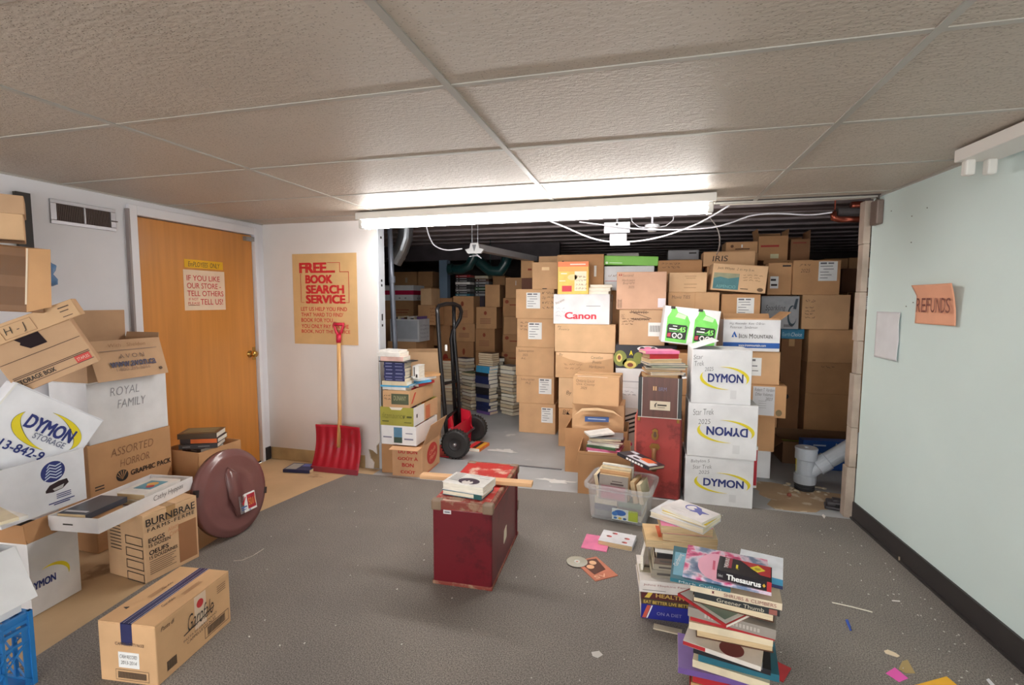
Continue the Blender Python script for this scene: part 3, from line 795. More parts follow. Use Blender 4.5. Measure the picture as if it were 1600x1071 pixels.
# junction box hanging from the deck
pj = P3(964, 356, 3.95)
r = empty('junction_box', 'open metal junction box with white cover plate hanging under the deck', 'junction box', pj)
link('cover_plate', bx(-.098, .098, -.004, .004, -.04, .042, bev=.003), mat(206, 206, 212, .4), r)
link('bracket', bx(-.055, .075, .01, .07, -.12, -.042, bev=.004), mat(150, 150, 156, .35, 'plain', .6), r)
link('back_plate', bx(-.05, .10, .0, .006, -.135, -.105), mat(196, 196, 200, .4), r)
link('knockout', lathe([(0, 0), (.010, 0), (.010, .002), (0, .002)], 14, 'Y'), mat(40, 38, 40, .6), r).location = (0, -.004, .025)
link('hanger', tube([(0, .03, .04), (0, .03, 2.29-pj.z)], .008, 6), gal, r)
pl = P3(1019, 356, 3.98)
r = empty('lamp_socket', 'bare white ceiling lamp holder with looping cables under the deck', 'lamp holder', pl)
link('body', lathe([(0, -.03), (.03, -.03), (.04, -.005), (.055, .0), (.055, .02), (.02, .03), (0, .03)], 20), mat(206, 206, 210, .35), r)
bm = bmesh.new()
for sx in (-1, 1):
    add_tube(bm, [(sx*.04, 0, 0), (sx*.10, 0, .01), (sx*.15, 0, .05), (sx*.18, 0, 2.285-pl.z)], .004, 6)
add_tube(bm, [(0, 0, .03), (0, .0, 2.29-pl.z)], .008, 6)
link('cable', bm, WW, r)
# copper pipe with brass valve at the right end
CU = mat(132, 66, 50, .3, 'plain', .8)
r = empty('copper_pipe', 'copper water pipe with a brass fitting near the right end of the opening', 'pipe', (0, 0, 0))
a = P3(1304, 336, 3.95)
bm = tube([P3(1302, 331, 3.95), P3(1303, 341, 3.95), P3(1312, 343, 3.95), P3(1356, 343, 3.95)], .022, 12); add_tube(bm, [P3(1330, 322, 4.1), P3(1360, 320, 4.1)], .03, 12)
add_tube(bm, [a, Vector((a.x, a.y, 2.36))], .005, 6)
link('pipe', bm, CU, r, smooth=True)
bm = tube([P3(1344, 341, 3.95), P3(1357, 340, 3.95)], .028, 10); add_tube(bm, [P3(1350, 340, 3.95), P3(1350, 333, 3.95)], .012, 8)
link('valve', bm, brass, r)
link('insulation', tube([P3(1308, 331, 3.97), P3(1345, 331, 3.97)], .028, 12), mat(60, 54, 54, .8), r)
# gas pipes of the dark corner: long thin rods along the deck
o = link('steel_pipe', tube([P3(1130, 330, 4.4), P3(1340, 322, 4.4)], .02, 8), mat(64, 50, 48, .5)); aset(o, 'thin dark steel pipe running along the deck at right', 'pipe')
# ================================================================== the storeroom's boxes
FILL = 'plain brown carton buried inside the wall of stacked boxes'
PENDING = []
def fill(u0, u1, Y, D, z1, z0=0.0, n=2):
    PENDING.append((aty(u0, 560, Y).x, aty(u1, 560, Y).x, Y, Y+D, z0, z1, n))
def flush_fills():
    """hidden supporting cartons, trimmed so that they clear every box already placed"""
    for (x0, x1, y0, y1, z0, z1, n) in PENDING:
        h = (z1-z0)/n
        for k in range(n):
            lo = [x0, y0, z0+k*h+.0006]; hi = [x1, y1, z0+(k+1)*h-.0006]
            ok = True
            for _ in range(12):
                hit = False
                for (a, b) in REG:
                    d = [min(hi[i], b[i])-max(lo[i], a[i]) for i in range(3)]
                    if min(d) <= .0005: continue
                    hit = True
                    opts = [(b[0]-lo[0], 0, 'lo', b[0]+.002), (hi[0]-a[0], 0, 'hi', a[0]-.002), (b[1]-lo[1], 1, 'lo', b[1]+.002), (hi[1]-a[1], 1, 'hi', a[1]-.002), (b[2]-lo[2], 2, 'lo', b[2]+.0006), (hi[2]-a[2], 2, 'hi', a[2]-.0006)]
                    c, ax, side, val = min(opts)
                    if side == 'lo': lo[ax] = val
                    else: hi[ax] = val
                if not hit: break
            if hi[0]-lo[0] < .05 or hi[1]-lo[1] < .05 or hi[2]-lo[2] < .05: continue
            carton(bw((lo[0], lo[1]), (hi[0], lo[1]), hi[1]-lo[1], lo[2], hi[2]), FILL, TAN2, group='buried cartons', tape=False)
    PENDING.clear()
def sit(z0, u0, u1, vt, Y, D=.33, yaw=0):
    """box standing at height z0 whose top edge is seen at vt"""
    return fr(u0, u1, vt, None, Y, D, yaw, z0=z0+(.0006 if z0 > 0 else 0))
def ztop(u, v, Y): return aty(u, v, Y).z

# ---- column of six labelled cartons
z = 0.0; A_ = []
YA = 5.26
specs = [(811, 868, 631, 'bottom carton of the labelled column left of the tower, label at right', 'L', .62, .93, .38, .88),
         (807, 866, 588, 'second carton up in the labelled column, pen scrawl and white label', 'SL', .60, .93, .36, .92),
         (806, 866, 543, 'third carton up in the labelled column, pen scrawl and no label', 'S', 0, 0, 0, 0),
         (808, 867, 498, 'fourth carton up in the labelled column, label in the middle', 'ML', .30, .66, .28, .86),
         (806, 866, 452, 'fifth carton up in the labelled column, label and pen lines', 'RL', .28, .64, .34, .88)]
for (u0, u1, vt, lab, k, a, b_, c, d) in specs:
    g = sit(z, u0, u1, vt, YA, .36, random.uniform(-1, 1)); z = g.z1
    B = carton(g, lab, TAN)
    if k == 'S': hand(B, 'front', 'Subscription', .27, .86, .40, .10); hand(B, 'front', '2025', .25, .73, .14, .08); hand(B, 'front', 'A-L', .2, .61, .12, .07)
    if k == 'SL': hand(B, 'front', 'Subscription', .30, .86, .36, .10); hand(B, 'front', 'M-Z', .32, .74, .14, .08)
    if k in ('ML',): scrawl(B, 'front', .08, .28, .55, .92, 3)
    if k in ('RL',): scrawl(B, 'front', .68, .95, .3, .95, 4)
    if a: shiplabel(B, 'front', a, b_, c, d)
g = sit(z, 832, 871, 410, YA+.02, .30); zt6 = g.z1
B = open_carton(g, 'tan carton with a hand hole topping the labelled column', TAN, flaps={'back': 2}, fl={'back': .09}, name='open_cardboard_box')
rect(B, 'front', .38, .68, .70, .82, mat(236, 206, 160, .8), 'hand_hole')
poly(B, 'front', [(.40, .0), (.60, .0), (.58, .03), (.42, .03)], INK, 'notch')

# ---- central tower, rear: two taller cartons, two wide ones, Canon box
z = 0.0; YB = 4.84
g = sit(z, 873, 956, 640, YB, .34); B = carton(g, 'tall worn carton at the foot of the central tower, pen mark at left', TAN2); z = g.z1; hand(B, 'front', 'BK', .15, .9, .14, .12)
g = sit(z, 873, 956, 592, YB, .34); B = carton(g, 'second carton up in the central tower, behind the carton marked Ontario', TAN3); z = g.z1; hand(B, 'front', 'By', .2, .5, .1, .16)
g = sit(z, 868, 959, 551, YB, .34); B = carton(g, 'bulging crumpled carton with taped top in the central tower', TAN, seam='y'); z = g.z1
poly(B, 'front', [(.02, .99), (.98, .97), (.98, .80), (.7, .66), (.5, .60), (.25, .72), (.02, .9)], mat(228, 186, 140, .35), 'tape', .002, label='shiny packing tape')
hand(B, 'front', 'By', .10, .88, .07, .12); hand(B, 'front', 'Canadian', .72, .82, .20, .10); hand(B, 'front', 'Poets', .72, .64, .15, .10); hand(B, 'front', 'Hardcovers', .72, .47, .26, .11); scrawl(B, 'front', .15, .45, .3, .6, 2, FAINT)
g = sit(z, 867, 962, 507, YB-.01, .36); B = carton(g, 'wide tan carton right under the white printer box', TAN3); z = g.z1; hand(B, 'front', 'Poetry', .16, .80, .18, .08); hand(B, 'front', 'Big', .08, .9, .06, .07)
g = sit(z, 865, 953, 460, YB+.0, .36, -1); B = carton(g, 'white printer box with red lettering in the central tower', WCARD); zc = g.z1
text(B, 'front', 'Canon', .49, .285, .55, .22, mat(214, 44, 66, .5), bold=.03)
bars(B, 'front', [(.59, .84, .60, .615)], mat(120, 120, 124, .7)); hand(B, 'front', 'Biographies', .12, .75, .17, .1, FAINT, 25); scrawl(B, 'front', .04, .2, .2, .6, 3, mat(190, 190, 194, .8))
g = sit(zc, 872, 920, 409, YB+.02, .07)
B = carton(g, 'orange and yellow food box standing on the white printer box', mat(246, 196, 92, .5, 'cover'), tape=False, name='food_box')
rect(B, 'front', 0, 1, .84, 1, mat(236, 126, 70, .5), 'band'); rect(B, 'front', .04, .96, .70, .83, mat(244, 168, 84, .5), 'band')
rect(B, 'front', .55, .93, .10, .70, mat(244, 230, 200, .5), 'panel'); rect(B, 'front', .14, .46, .08, .26, mat(206, 40, 60, .5), 'panel')
poly(B, 'front', ell(.48, .52, .16, .09), mat(240, 214, 150, .5), 'picture'); bars(B, 'front', [(.4, .9, .9, .93), (.1, .3, .62, .65), (.05, .25, .4, .42)], mat(250, 236, 220, .5)); scrawl(B, 'front', .58, .9, .12, .6, 4, FAINT)
z = zc
for i, (c, T) in enumerate((('white', .03), ('cream', .035), ('cream', .028))):
    pc = aty(936, 455, YB+.13)
    book((pc.x+.01*i, YB+.13, z), 174+5*i, .215, .14, T, COV[c], 2, '%s book, %s of three on the white printer box' % (c, ORD[2-i]), 'books on the printer box'); z += T+.0005
g = fr(871, 942, 398, None, YB+.125+.08, .13, 0, z0=zc)
g = bw((aty(871, 420, 5.08).x, 5.08), (aty(943, 420, 5.08).x, 5.08), .25, zc-.001, ztop(905, 398, 5.08))
fill(880, 940, 5.22, .28, zc-.001, 0, 3)
B = open_carton(g, 'open carton crammed with upright paperbacks atop the central tower', TAN4)
rect(B, 'front', .10, .14, .55, .85, INK, 'hand_hole'); rect(B, 'front', .80, .85, .45, .72, mat(240, 236, 226, .7), 'label')
for i in range(13):
    c = ('blue', 'cream', 'white', 'pink', 'red', 'white', 'orange', 'cyan', 'white', 'navy', 'cream', 'white', 'grey')[i]
    T = B.W*.068; x = -B.W/2+.02+i*B.W*.073
    b2 = book(Vector(g.loc)+Vector((x+T, -.02, .10)), 0, .11, .17, T, COV[c], i % 3, '%s paperback upright in the open tower-top carton, %s from the left' % (c, ('first', 'second', 'third', 'fourth', 'fifth', 'sixth', 'seventh', 'eighth', 'ninth', 'tenth', 'eleventh', 'twelfth', 'thirteenth')[i]), 'paperbacks in the tower-top carton', name='paperback_book', hard=False,
              rot=Matrix(((0, 0, -1), (-1, 0, 0), (0, 1, 0))).to_euler())
    b2.root.location.z = g.loc[2]+.006+.085+max(0, (B.H-.17-.07))

# ---- central tower, front: sagging box, Ontario box, book bin
z = 0.0; YC_ = 4.10
g = fr(883, 980, 672, 737, None, .36); YC_ = g.loc.y-g.D/2; B = open_carton(g, 'open carton behind the overflowing book carton, holding up the sagging box', TAN4); zc1 = .12
g2 = bw((aty(894, 650, YC_+.045).x, YC_+.045), (aty(975, 650, YC_+.045).x, YC_+.045), .28, .006, ztop(935, 634, YC_+.02))
B = thing_at(g2, 'cardboard_box', 'sagging tan box with a blue label, pushed down into an open carton', 'box')
W, D, H = B.W, B.D, B.H
def sag(a, b_): return Vector((-W/2+a*W, -D/2+.002-.035*math.sin(math.pi*a)*math.sin(math.pi*min(1, b_*1.1)), b_*H))
bm = grid_sheet(sag, 16, 12); add_box(bm, -W/2, W/2, -D/2+.004, D/2, 0, H, bev=.004)
link('body', bm, TAN, B.root, smooth=False)
fl_ = (Vector((-W/2, -D/2-.033, 0)), Vector((1, 0, 0)), Vector((0, 0, 1)), W, H, Vector((0, -1, 0)))
poly(B, fl_, [(.26, .755), (.72, .77), (.72, .84), (.26, .83)], mat(62, 92, 150, .6), 'label', .004, label='blue label'); bars(B, fl_, [(.32, .66, .795, .81)], mat(180, 196, 220, .6), lift=.006)
crs = [(.05, .84), (.2, .91), (.5, .93), (.8, .91), (.96, .85), (.8, .94), (.5, .97), (.2, .95)]
poly(B, fl_, crs, mat(230, 196, 152, .5), 'crease_tape', -.001+.006)
link('box_flap', bx(-W/2, W/2, -D/2, D/2, H, H+.004), TAN, B.root)
g3 = bw((aty(896, 615, YC_-.01).x, YC_+.0), (aty(969, 615, YC_).x, YC_-.0), .30, g2.z1+.004, ztop(930, 589, YC_))
B = carton(g3, 'square tan carton marked Ontario on top of the sagging box', TAN); B.root.rotation_euler.z = R(-3)
hand(B, 'front', 'Ontario Local', .27, .84, .40, .10); hand(B, 'front', 'Ont. County', .28, .71, .40, .10); hand(B, 'front', '2025', .24, .59, .14, .08)
rect(B, 'front', .1, .75, .985, 1.0, mat(240, 220, 196, .6), 'tape')
# overflowing open carton of books
g = fr(903, 985, 708, 771, None, .38, 2)
B = open_carton(g, 'open carton heaped with loose books behind the clear plastic bin', TAN4, flaps={'left': 165}, fl={'left': .08})
bars(B, 'front', [(.02, .98, .93, .94)], FAINT)
z = .02; cx, cy = g.loc.x, g.loc.y
fill_books = [('white', .19, .26, .03, 1, 175), ('cream', .20, .27, .035, 0, 178), ('tan', .19, .26, .04, 1, 4), ('white', .2, .26, .04, 0, 176), ('cream', .2, .27, .045, 0, 181), ('grey', .2, .26, .035, 2, 178)]
for i, (c, a, b_, T, pg, tr) in enumerate(fill_books):
    book((cx-.035, cy-.02, z), tr, b_-.03, a, T, COV[c], pg, '%s book packed flat inside the heaped carton, %s of that inner pile' % (c, ORD[len(fill_books)-1-i]), 'books inside the heaped carton'); z += T+.0005
z1_ = z
for k in range(4):
    book((cx+.125, cy-.07, .006+.062*k), 91, .18, .07, .06, COV[('orange', 'tan', 'red', 'orange')[k]], 1, '%s paperback at the right inside the heaped carton, %s there' % (('orange', 'tan', 'red', 'orange')[k], ORD[3-k]), 'paperbacks inside the heaped carton', name='paperback_book', hard=False)
heap = [('maroon', .25, .18, .022, 0, -4, 0, 0, 0), ('white', .24, .17, .024, 1, 6, .015, 0, 0), ('pink', .26, .18, .018, 1, -8, .03, .02, 3), ('green', .23, .17, .02, 0, -14, .02, .02, 2), ('white', .25, .17, .022, 2, 170, .03, .03, 0), ('maroon', .24, .17, .018, 0, 178, .05, .03, 0), ('cream', .24, .16, .016, 0, 8, .02, .02, 0), ('grey', .25, .17, .012, 0, 2, .04, .03, 0)]
z = z1_
for i, (c, L_, W2, T, pg, tr, dx, dy, rx) in enumerate(heap):
    book((cx-.03+dx, cy+dy, z), tr, L_, W2, T, COV[c], pg, '%s book on the heap over the open carton, %s of the heap' % (c, ORD[len(heap)-1-i]), 'books heaped on the open carton'); z += T+.001
book((cx-.05, cy+.0, z1_+.172), 30, .2, .14, .014, COV['white'], 2, 'thin pale pamphlet splayed at the left of the heap over the open carton', hard=False, name='pamphlet', cat='pamphlet', rot=Euler((R(0), R(-5), R(24))))

# ---- stack right of Canon: two tan boxes over avocado box and white box
YD = 4.60
z = 0.0
g = sit(z, 966, 1060, 640, YD, .32); B = carton(g, 'white box with black zebra stripes squeezed beside the tall red trunk', mat(222, 210, 200, .7, 'card'), tape=False); z = g.z1
for k in range(5): poly(B, 'front', [(.02, .44+.085*k), (.32, .56+.085*k), (.32, .60+.085*k), (.02, .47+.085*k)], INK, 'stripe', .002)
poly(B, 'front', ell(.16, .30, .09, .06), mat(226, 40, 120, .5), 'print', .002)
g = sit(z, 962, 1060, 608, YD, .32); B = carton(g, 'white carton just under the folded white lid beside the red trunk', WCARD, tape=False); z = g.z1; scrawl(B, 'front', .06, .32, .6, .9, 2, mat(150, 150, 156, .8))
g = sit(z, 962, 1060, 577, YD, .32); B = carton(g, 'white lidded carton directly beneath the avocado box', WCARD, tape=False); z = g.z1
rect(B, 'front', 0, 1, .30, .36, mat(190, 190, 196, .7), 'lid_edge')
g = sit(z, 962, 1058, 540, YD, .34); B = carton(g, 'black avocado fruit box in the middle of the wall of boxes', mat(46, 46, 54, .5, 'card'), tape=False, name='fruit_box'); z = g.z1
AV = mat(128, 136, 66, .5, 'cover'); AVI = mat(222, 204, 112, .5); PIT = mat(126, 62, 44, .5)
poly(B, 'front', ell(.08, .42, .11, .34), AV, 'avocado'); poly(B, 'front', ell(.065, .44, .05, .18), AVI, 'flesh', .002); poly(B, 'front', ell(.065, .45, .027, .1), PIT, 'pit', .0025)
poly(B, 'front', ell(.25, .22, .13, .22), AV, 'avocado'); poly(B, 'front', ell(.25, .16, .10, .17), AVI, 'flesh', .002); poly(B, 'front', ell(.25, .15, .05, .09), PIT, 'pit', .0025)
poly(B, 'front', ell(.38, .45, .08, .25), AV, 'avocado', .0012)
text(B, 'front', 'A', .26, .66, .05, .18, YELLOW, bold=.04); poly(B, 'front', ell(.53, .85, .17, .12), mat(236, 236, 236, .5), 'badge'); poly(B, 'front', ell(.53, .84, .08, .10), mat(236, 140, 170, .5), 'badge', .002); poly(B, 'front', ell(.44, .86, .04, .07), INK, 'badge', .0025); poly(B, 'front', ell(.62, .86, .04, .07), INK, 'badge', .0025)
g = sit(z, 968, 1040, 484, YD-.01, .32); B = carton(g, 'carton with crossed-out pen title and a barcode label', TAN5); z = g.z1
t = hand(B, 'front', 'MARVEL', .43, .93, .36, .09, mat(70, 50, 44, .8)); hand(B, 'front', 'DC', .08, .82, .07, .08); hand(B, 'front', 'SANDMAN', .48, .73, .36, .08, mat(70, 50, 44, .8)); scrawl(B, 'front', .05, .28, .55, .78, 3)
bars(B, 'front', [(.22, .64, .915, .93), (.27, .66, .725, .74)], mat(70, 50, 44, .8))
poly(B, 'front', [(.32, .90), (.70, .74), (.70, .755), (.32, .915)], mat(70, 50, 44, .8), 'strike', .002)
L_ = rect(B, 'front', .64, .97, .26, .64, WHITE, 'label', label='white barcode label'); bars(B, 'front', [(.67+.012*i+.004*(i % 3), .675+.012*i+.004*(i % 3), .38, .56) for i in range(23)], INK, 'barcode', .003, L_)
g = sit(z, 964, 1042, 425, YD-.02, .32); B = carton(g, 'large pinkish carton with pen notes and a pale label near the top', mat(198, 158, 132, .85, 'card')); zD = g.z1
hand(B, 'front', 'Second', .23, .91, .22, .07); hand(B, 'front', 'Hardcovers', .24, .78, .26, .07); hand(B, 'front', 'Biography', .25, .70, .24, .07, rot=4); hand(B, 'front', '2025', .30, .60, .12, .06)
rect(B, 'front', .84, .99, .06, .30, mat(220, 214, 222, .6), 'label'); bars(B, 'front', [(.03, .11, .04+.04*k, .05+.04*k) for k in range(6)]+[(.03, .035, .04, .28), (.105, .11, .04, .28)], INK); poly(B, 'front', [(.04, .9), (.055, .97), (.07, .9)], mat(150, 60, 50, .7), 'arrow'); poly(B, 'front', [(.08, .9), (.095, .97), (.11, .9)], mat(150, 60, 50, .7), 'arrow')
# ---- green-lid box and neighbours behind
g = fr(944, 1022, 416, 454, 5.14, .30, 1); fill(946, 1024, 5.16, .3, g.loc.z, 0, 3)
B = carton(g, 'white box wearing a lime green lid near the storeroom deck', WCARD, tape=False); bars(B, 'front', [(.02, .7, .38, .40)], mat(196, 80, 80, .7)); scrawl(B, 'front', .08, .34, .5, .7, 1, FAINT)
W, D, H = B.W, B.D, B.H
lid = link('lid', bx(-W/2-.012, W/2+.025, -D/2-.012, D/2+.012, H-.006, H+.085, bev=.004), mat(128, 200, 74, .5, 'card'), B.root, label='lime green lid'); lid.rotation_euler = (0, R(2.0), 0); lid.location.z = .014
lidf = (Vector((-W/2, -D/2-.0125, H)), Vector((1, 0, -.035)), Vector((0, 0, 1)), W, .08, Vector((0, -1, 0)))
poly(B, lidf, ell(.05, .45, .028, .15), mat(226, 240, 216, .5), 'badge', .003); bars(B, lidf, [(.10, .36, .42, .50)], mat(214, 236, 196, .5), lift=.004)
g = fr(948, 998, 396, 420, 5.75, .25); fill(944, 1000, 5.75, .3, g.loc.z, 0, 3)
carton(g, 'pale box showing just above the lime green lid', mat(196, 190, 184, .8, 'card'), tape=False)
# ---- column with Movie Ties and neighbours
YE = 4.74
g = fr(1044, 1124, 457, 494, YE, .33, 3); fill(1044, 1124, YE, .33, g.loc.z, 0, 4)
B = carton(g, 'tan carton pencilled Movie Ties above the green bottle box', TAN); z = g.z1; hand(B, 'front', 'Movie TIES', .25, .80, .36, .14)
rect(B, 'front', .52, .53, 0, 1, TAN2, 'fold')
g2 = sit(z, 1046, 1105, 426, YE+.02, .3); B = carton(g2, 'small tan carton printed with faint lines on the Movie Ties carton', TAN3, tape=False); bars(B, 'front', [(.42, .72, .8, .82), (.45, .7, .70, .72), (.4, .74, .4, .42), (.4, .72, .22, .24)], FAINT)
g = fr(1028, 1097, 407, 430, 5.15, .28, 1); fill(1030, 1097, 5.16, .28, g.loc.z, 0, 4)
B = carton(g, 'tan carton with two pencilled lines beside the lime green lid', TAN4, tape=False); scrawl(B, 'front', .08, .5, .4, .9, 2)
g = fr(1044, 1092, 391, 406, 5.62, .3); fill(1040, 1093, 5.62, .3, g.loc.z, 0, 4)
B = carton(g, 'flat grey box with dark print lying high up below the deck', mat(150, 148, 150, .6, 'card'), tape=False); bars(B, 'front', [(.68, .92, .6, .75)], INK)
# green bottle box, tipped
g0 = fr(1040, 1128, 545, None, 4.20, .33, 0, z0=0); zc0 = ztop(1080, 545, 4.2)
fill(1042, 1124, 4.20, .33, zc0-.04, 0, 3)
pc = aty(1083, 513, 4.18)
Bc = bc(1079, 511, 4.18, .42, .28, .295, 2, 6)
B = carton(Bc, 'tipped white box printed with two green bottles marked 45', WCARD, tape=False, name='bottle_box')
GRN = mat(120, 214, 96, .5, 'cover'); GR2 = mat(196, 232, 184, .5)
for k in (0, 1):
    o_ = .04+.5*k
    poly(B, 'front', [(o_+.03, .04), (o_+.42, .04), (o_+.44, .62), (o_+.38, .78), (o_+.2, .86), (o_+.16, .97), (o_+.08, .97), (o_+.07, .84), (o_+.02, .7)], GRN, 'bottle', .001)
    poly(B, 'front', [(o_+.16, .72), (o_+.34, .68), (o_+.36, .78), (o_+.2, .84)], GR2, 'bottle_handle', .002)
    rect(B, 'front', o_+.06, o_+.14, .93, 1.0, INK, 'cap', .002)
    poly(B, 'front', [(o_+.05, .13), (o_+.40, .13), (o_+.41, .48), (o_+.38, .52), (o_+.06, .52), (o_+.04, .46)], mat(36, 42, 36, .5), 'bottle_label', .002)
    text(B, 'front', '-45', o_+.30, .40, .15, .13, mat(150, 240, 110, .5), bold=.03, lift=.004)
    bars(B, 'front', [(o_+.08, .22+o_, .37, .41), (o_+.14, o_+.22, .46, .485)], mat(230, 240, 230, .5), lift=.004)
    bars(B, 'front', [(o_+.08, o_+.34, .32, .34)], mat(90, 190, 80, .5), lift=.004)
    for j in (0, 1): poly(B, 'front', ell(o_+.19+.10*j, .22, .045, .075), WHITE, 'symbol', .004); poly(B, 'front', ell(o_+.19+.10*j, .22, .028, .045), mat(60, 66, 60, .5), 'symbol', .005)
    poly(B, 'front', [(o_+.06, .17), (o_+.12, .17), (o_+.12, .28), (o_+.06, .26)], mat(190, 60, 80, .5), 'symbol', .004)
# ---- Aspencio, IRIS and the label box beside
YG = 4.80
g = fr(1127, 1188, 460, 500, YG, .3); fill(1130, 1188, YG, .3, g.loc.z, 0, 4)
B = carton(g, 'tan carton with a white label directly under the box with a teal picture', TAN2); shiplabel(B, 'front', .40, .84, .18, .86); z = g.z1
Bc = bc(1155, 435, YG-.06, .445, .30, .235, 0, 4.5)
B = carton(Bc, 'tilted tan box with a teal landscape picture on its front', TAN3, tape=False)
TE = mat(70, 122, 128, .5, 'cover'); rect(B, 'front', .03, .50, .06, .66, TE, 'picture'); poly(B, 'front', [(.03, .45), (.15, .52), (.3, .46), (.5, .54), (.5, .66), (.03, .66)], mat(150, 150, 120, .5, 'cover'), 'picture', .002)
text(B, 'front', 'ASPENCIO', .27, .16, .36, .11, mat(120, 176, 178, .5), lift=.003)
hand(B, 'front', 'Jack Whyte  2 in my b.w.', .42, .82, .68, .12, rot=-1); scrawl(B, 'front', .56, .88, .4, .68, 3, FAINT); rect(B, 'front', .54, .68, .10, .13, HAND, 'print'); poly(B, 'front', ell(.90, .12, .055, .07), mat(110, 84, 60, .7), 'stamp')
g = fr(1099, 1180, 393, 416, 5.16, .28, -1); fill(1100, 1180, 5.16, .28, g.loc.z, 0, 4)
B = carton(g, 'tan carton marked with four black pen capitals near the deck', TAN, tape=False); z = g.z1; text(B, 'front', 'IRIS', .33, .52, .30, .38, INK, shear=.1, name='handwriting')
g = fr(1134, 1184, 378, 396, 5.62, .28); fill(1128, 1182, 5.62, .28, g.loc.z, 0, 4)
B = carton(g, 'small carton with a brown emblem in the top row below the deck', TAN2, tape=False); bars(B, 'front', [(.3, .75, .32, .42)], mat(110, 74, 54, .8)); poly(B, 'front', ell(.2, .62, .05, .13), mat(110, 74, 54, .8), 'stamp'); rect(B, 'front', .49, .53, .5, .75, WHITE, 'tape')
g = fr(1185, 1231, 369, 407, 5.62, .28, 0); fill(1186, 1262, 5.62, .30, g.loc.z, 0, 4); z = g.loc.z
B = open_carton(g, 'open carton with red print below the deck at right', TAN4, flaps={'left': 12, 'back': 10, 'right': 5}, fl={'left': .08, 'back': .06, 'right': .07}); bars(B, 'front', [(.08, .70, .55, .63)], mat(170, 56, 50, .7)); rect(B, 'front', .42, .70, .08, .26, mat(206, 200, 160, .6), 'label')
g2 = bw((aty(1236, 380, 5.66).x, 5.66), (aty(1266, 380, 5.66).x, 5.66), .26, z, ztop(1250, 371, 5.5)); B = open_carton(g2, 'dark open carton with upright flap at the far right of the top row', mat(150, 108, 76, .85, 'card'), flaps={'right': 0, 'back': 5}, fl={'right': .09, 'back': .05}); bars(B, 'front', [(.1, .8, .8, .86)], mat(150, 70, 56, .7))
# ---- Iron Mountain column
YF = 4.36; z = 0
g = sit(z, 1138, 1205, 702, YF+.04, .3); B = carton(g, 'small white carton on the concrete behind the bottom swoosh-logo box', WCARD, tape=False); z = g.z1
g = sit(z, 1138, 1212, 650, YF, .34); B = carton(g, 'tan carton on the small white carton beside the swoosh-logo stack', TAN2); z = g.z1
g = sit(z, 1140, 1230, 602, YF-.02, .34, -3); B = carton(g, 'tan carton with a large pencilled white label and round stamp at right', TAN2); z = g.z1
L_ = rect(B, 'front', .42, .80, .06, .96, mat(214, 214, 218, .7), 'label', label='large white paper label'); hand(B, 'front', 'Robert T. Vardem', .62, .86, .34, .10, INK); hand(B, 'front', 'Other Volumes', .61, .72, .30, .10, INK); hand(B, 'front', '2023', .70, .58, .12, .09, INK); bars(B, 'front', [(.52, .66, .50-.07*k, .51-.07*k) for k in range(4)], mat(150, 150, 150, .7)); poly(B, 'front', ell(.88, .16, .055, .10), mat(136, 116, 84, .8), 'stamp')
g = sit(z, 1140, 1220, 549, YF, .34); B = carton(g, 'tan carton with half a white label under the blue-striped records box', TAN); z = g.z1; L_ = rect(B, 'front', .38, .64, .26, .80, WHITE, 'label'); bars(B, 'front', [(.42, .52, .7, .76), (.40, .56, .54, .57), (.4, .58, .40, .42)], mat(110, 110, 116, .7), lift=.003)
g = sit(z, 1131, 1220, 500, YF-.02, .33, 1)
B = open_carton(g, 'white records box with a blue stripe and blue triangle logo', WCARD, flaps={'right': 50, 'back': 30, 'left': 8, 'front': 3}, fl={'right': .10, 'back': .05, 'left': .06, 'front': .012}, m_in=mat(206, 160, 116, .85, 'card'), name='records_box')
BL = mat(38, 92, 172, .6)
rect(B, 'front', 0, 1, .10, .27, BL, 'stripe'); text(B, 'front', 'www.ironmountain.com', .52, .185, .48, .075, WHITE, bold=.01)
text(B, 'front', 'I', .288, .48, .012, .15, INK, bold=.0); text(B, 'front', 'RON', .367, .468, .115, .115, INK); text(B, 'front', 'M', .495, .48, .062, .15, INK); text(B, 'front', 'OUNTAIN', .705, .468, .325, .115, INK)
poly(B, 'front', [(.15, .44), (.25, .44), (.205, .62), (.195, .62)], BL, 'logo'); poly(B, 'front', [(.19, .44), (.22, .44), (.19, .54), (.185, .5)], WHITE, 'logo', .0025)
hand(B, 'front', 'H.g. Alexander  Kent  O.Brian', .42, .87, .62, .09, INK); hand(B, 'front', 'Patterson   Sanderson', .36, .76, .48, .08, INK)
# red and white binder at the foot
gbx = bw((aty(1174, 735, 4.14).x, 4.14), (aty(1183, 735, 4.14).x, 4.14), .22, 0, .33)
B = thing_at(gbx, 'ring_binder', 'red and white binder standing upright behind the bottom swoosh-logo box', 'binder'); W, D, H = B.W, B.D, B.H
link('cover', bx(-W/2, W/2, -D/2, D/2, 0, H, bev=.002), WHITE, B.root); rect(B, 'front', .06, .94, .06, .92, mat(190, 30, 48, .5), 'spine_label')
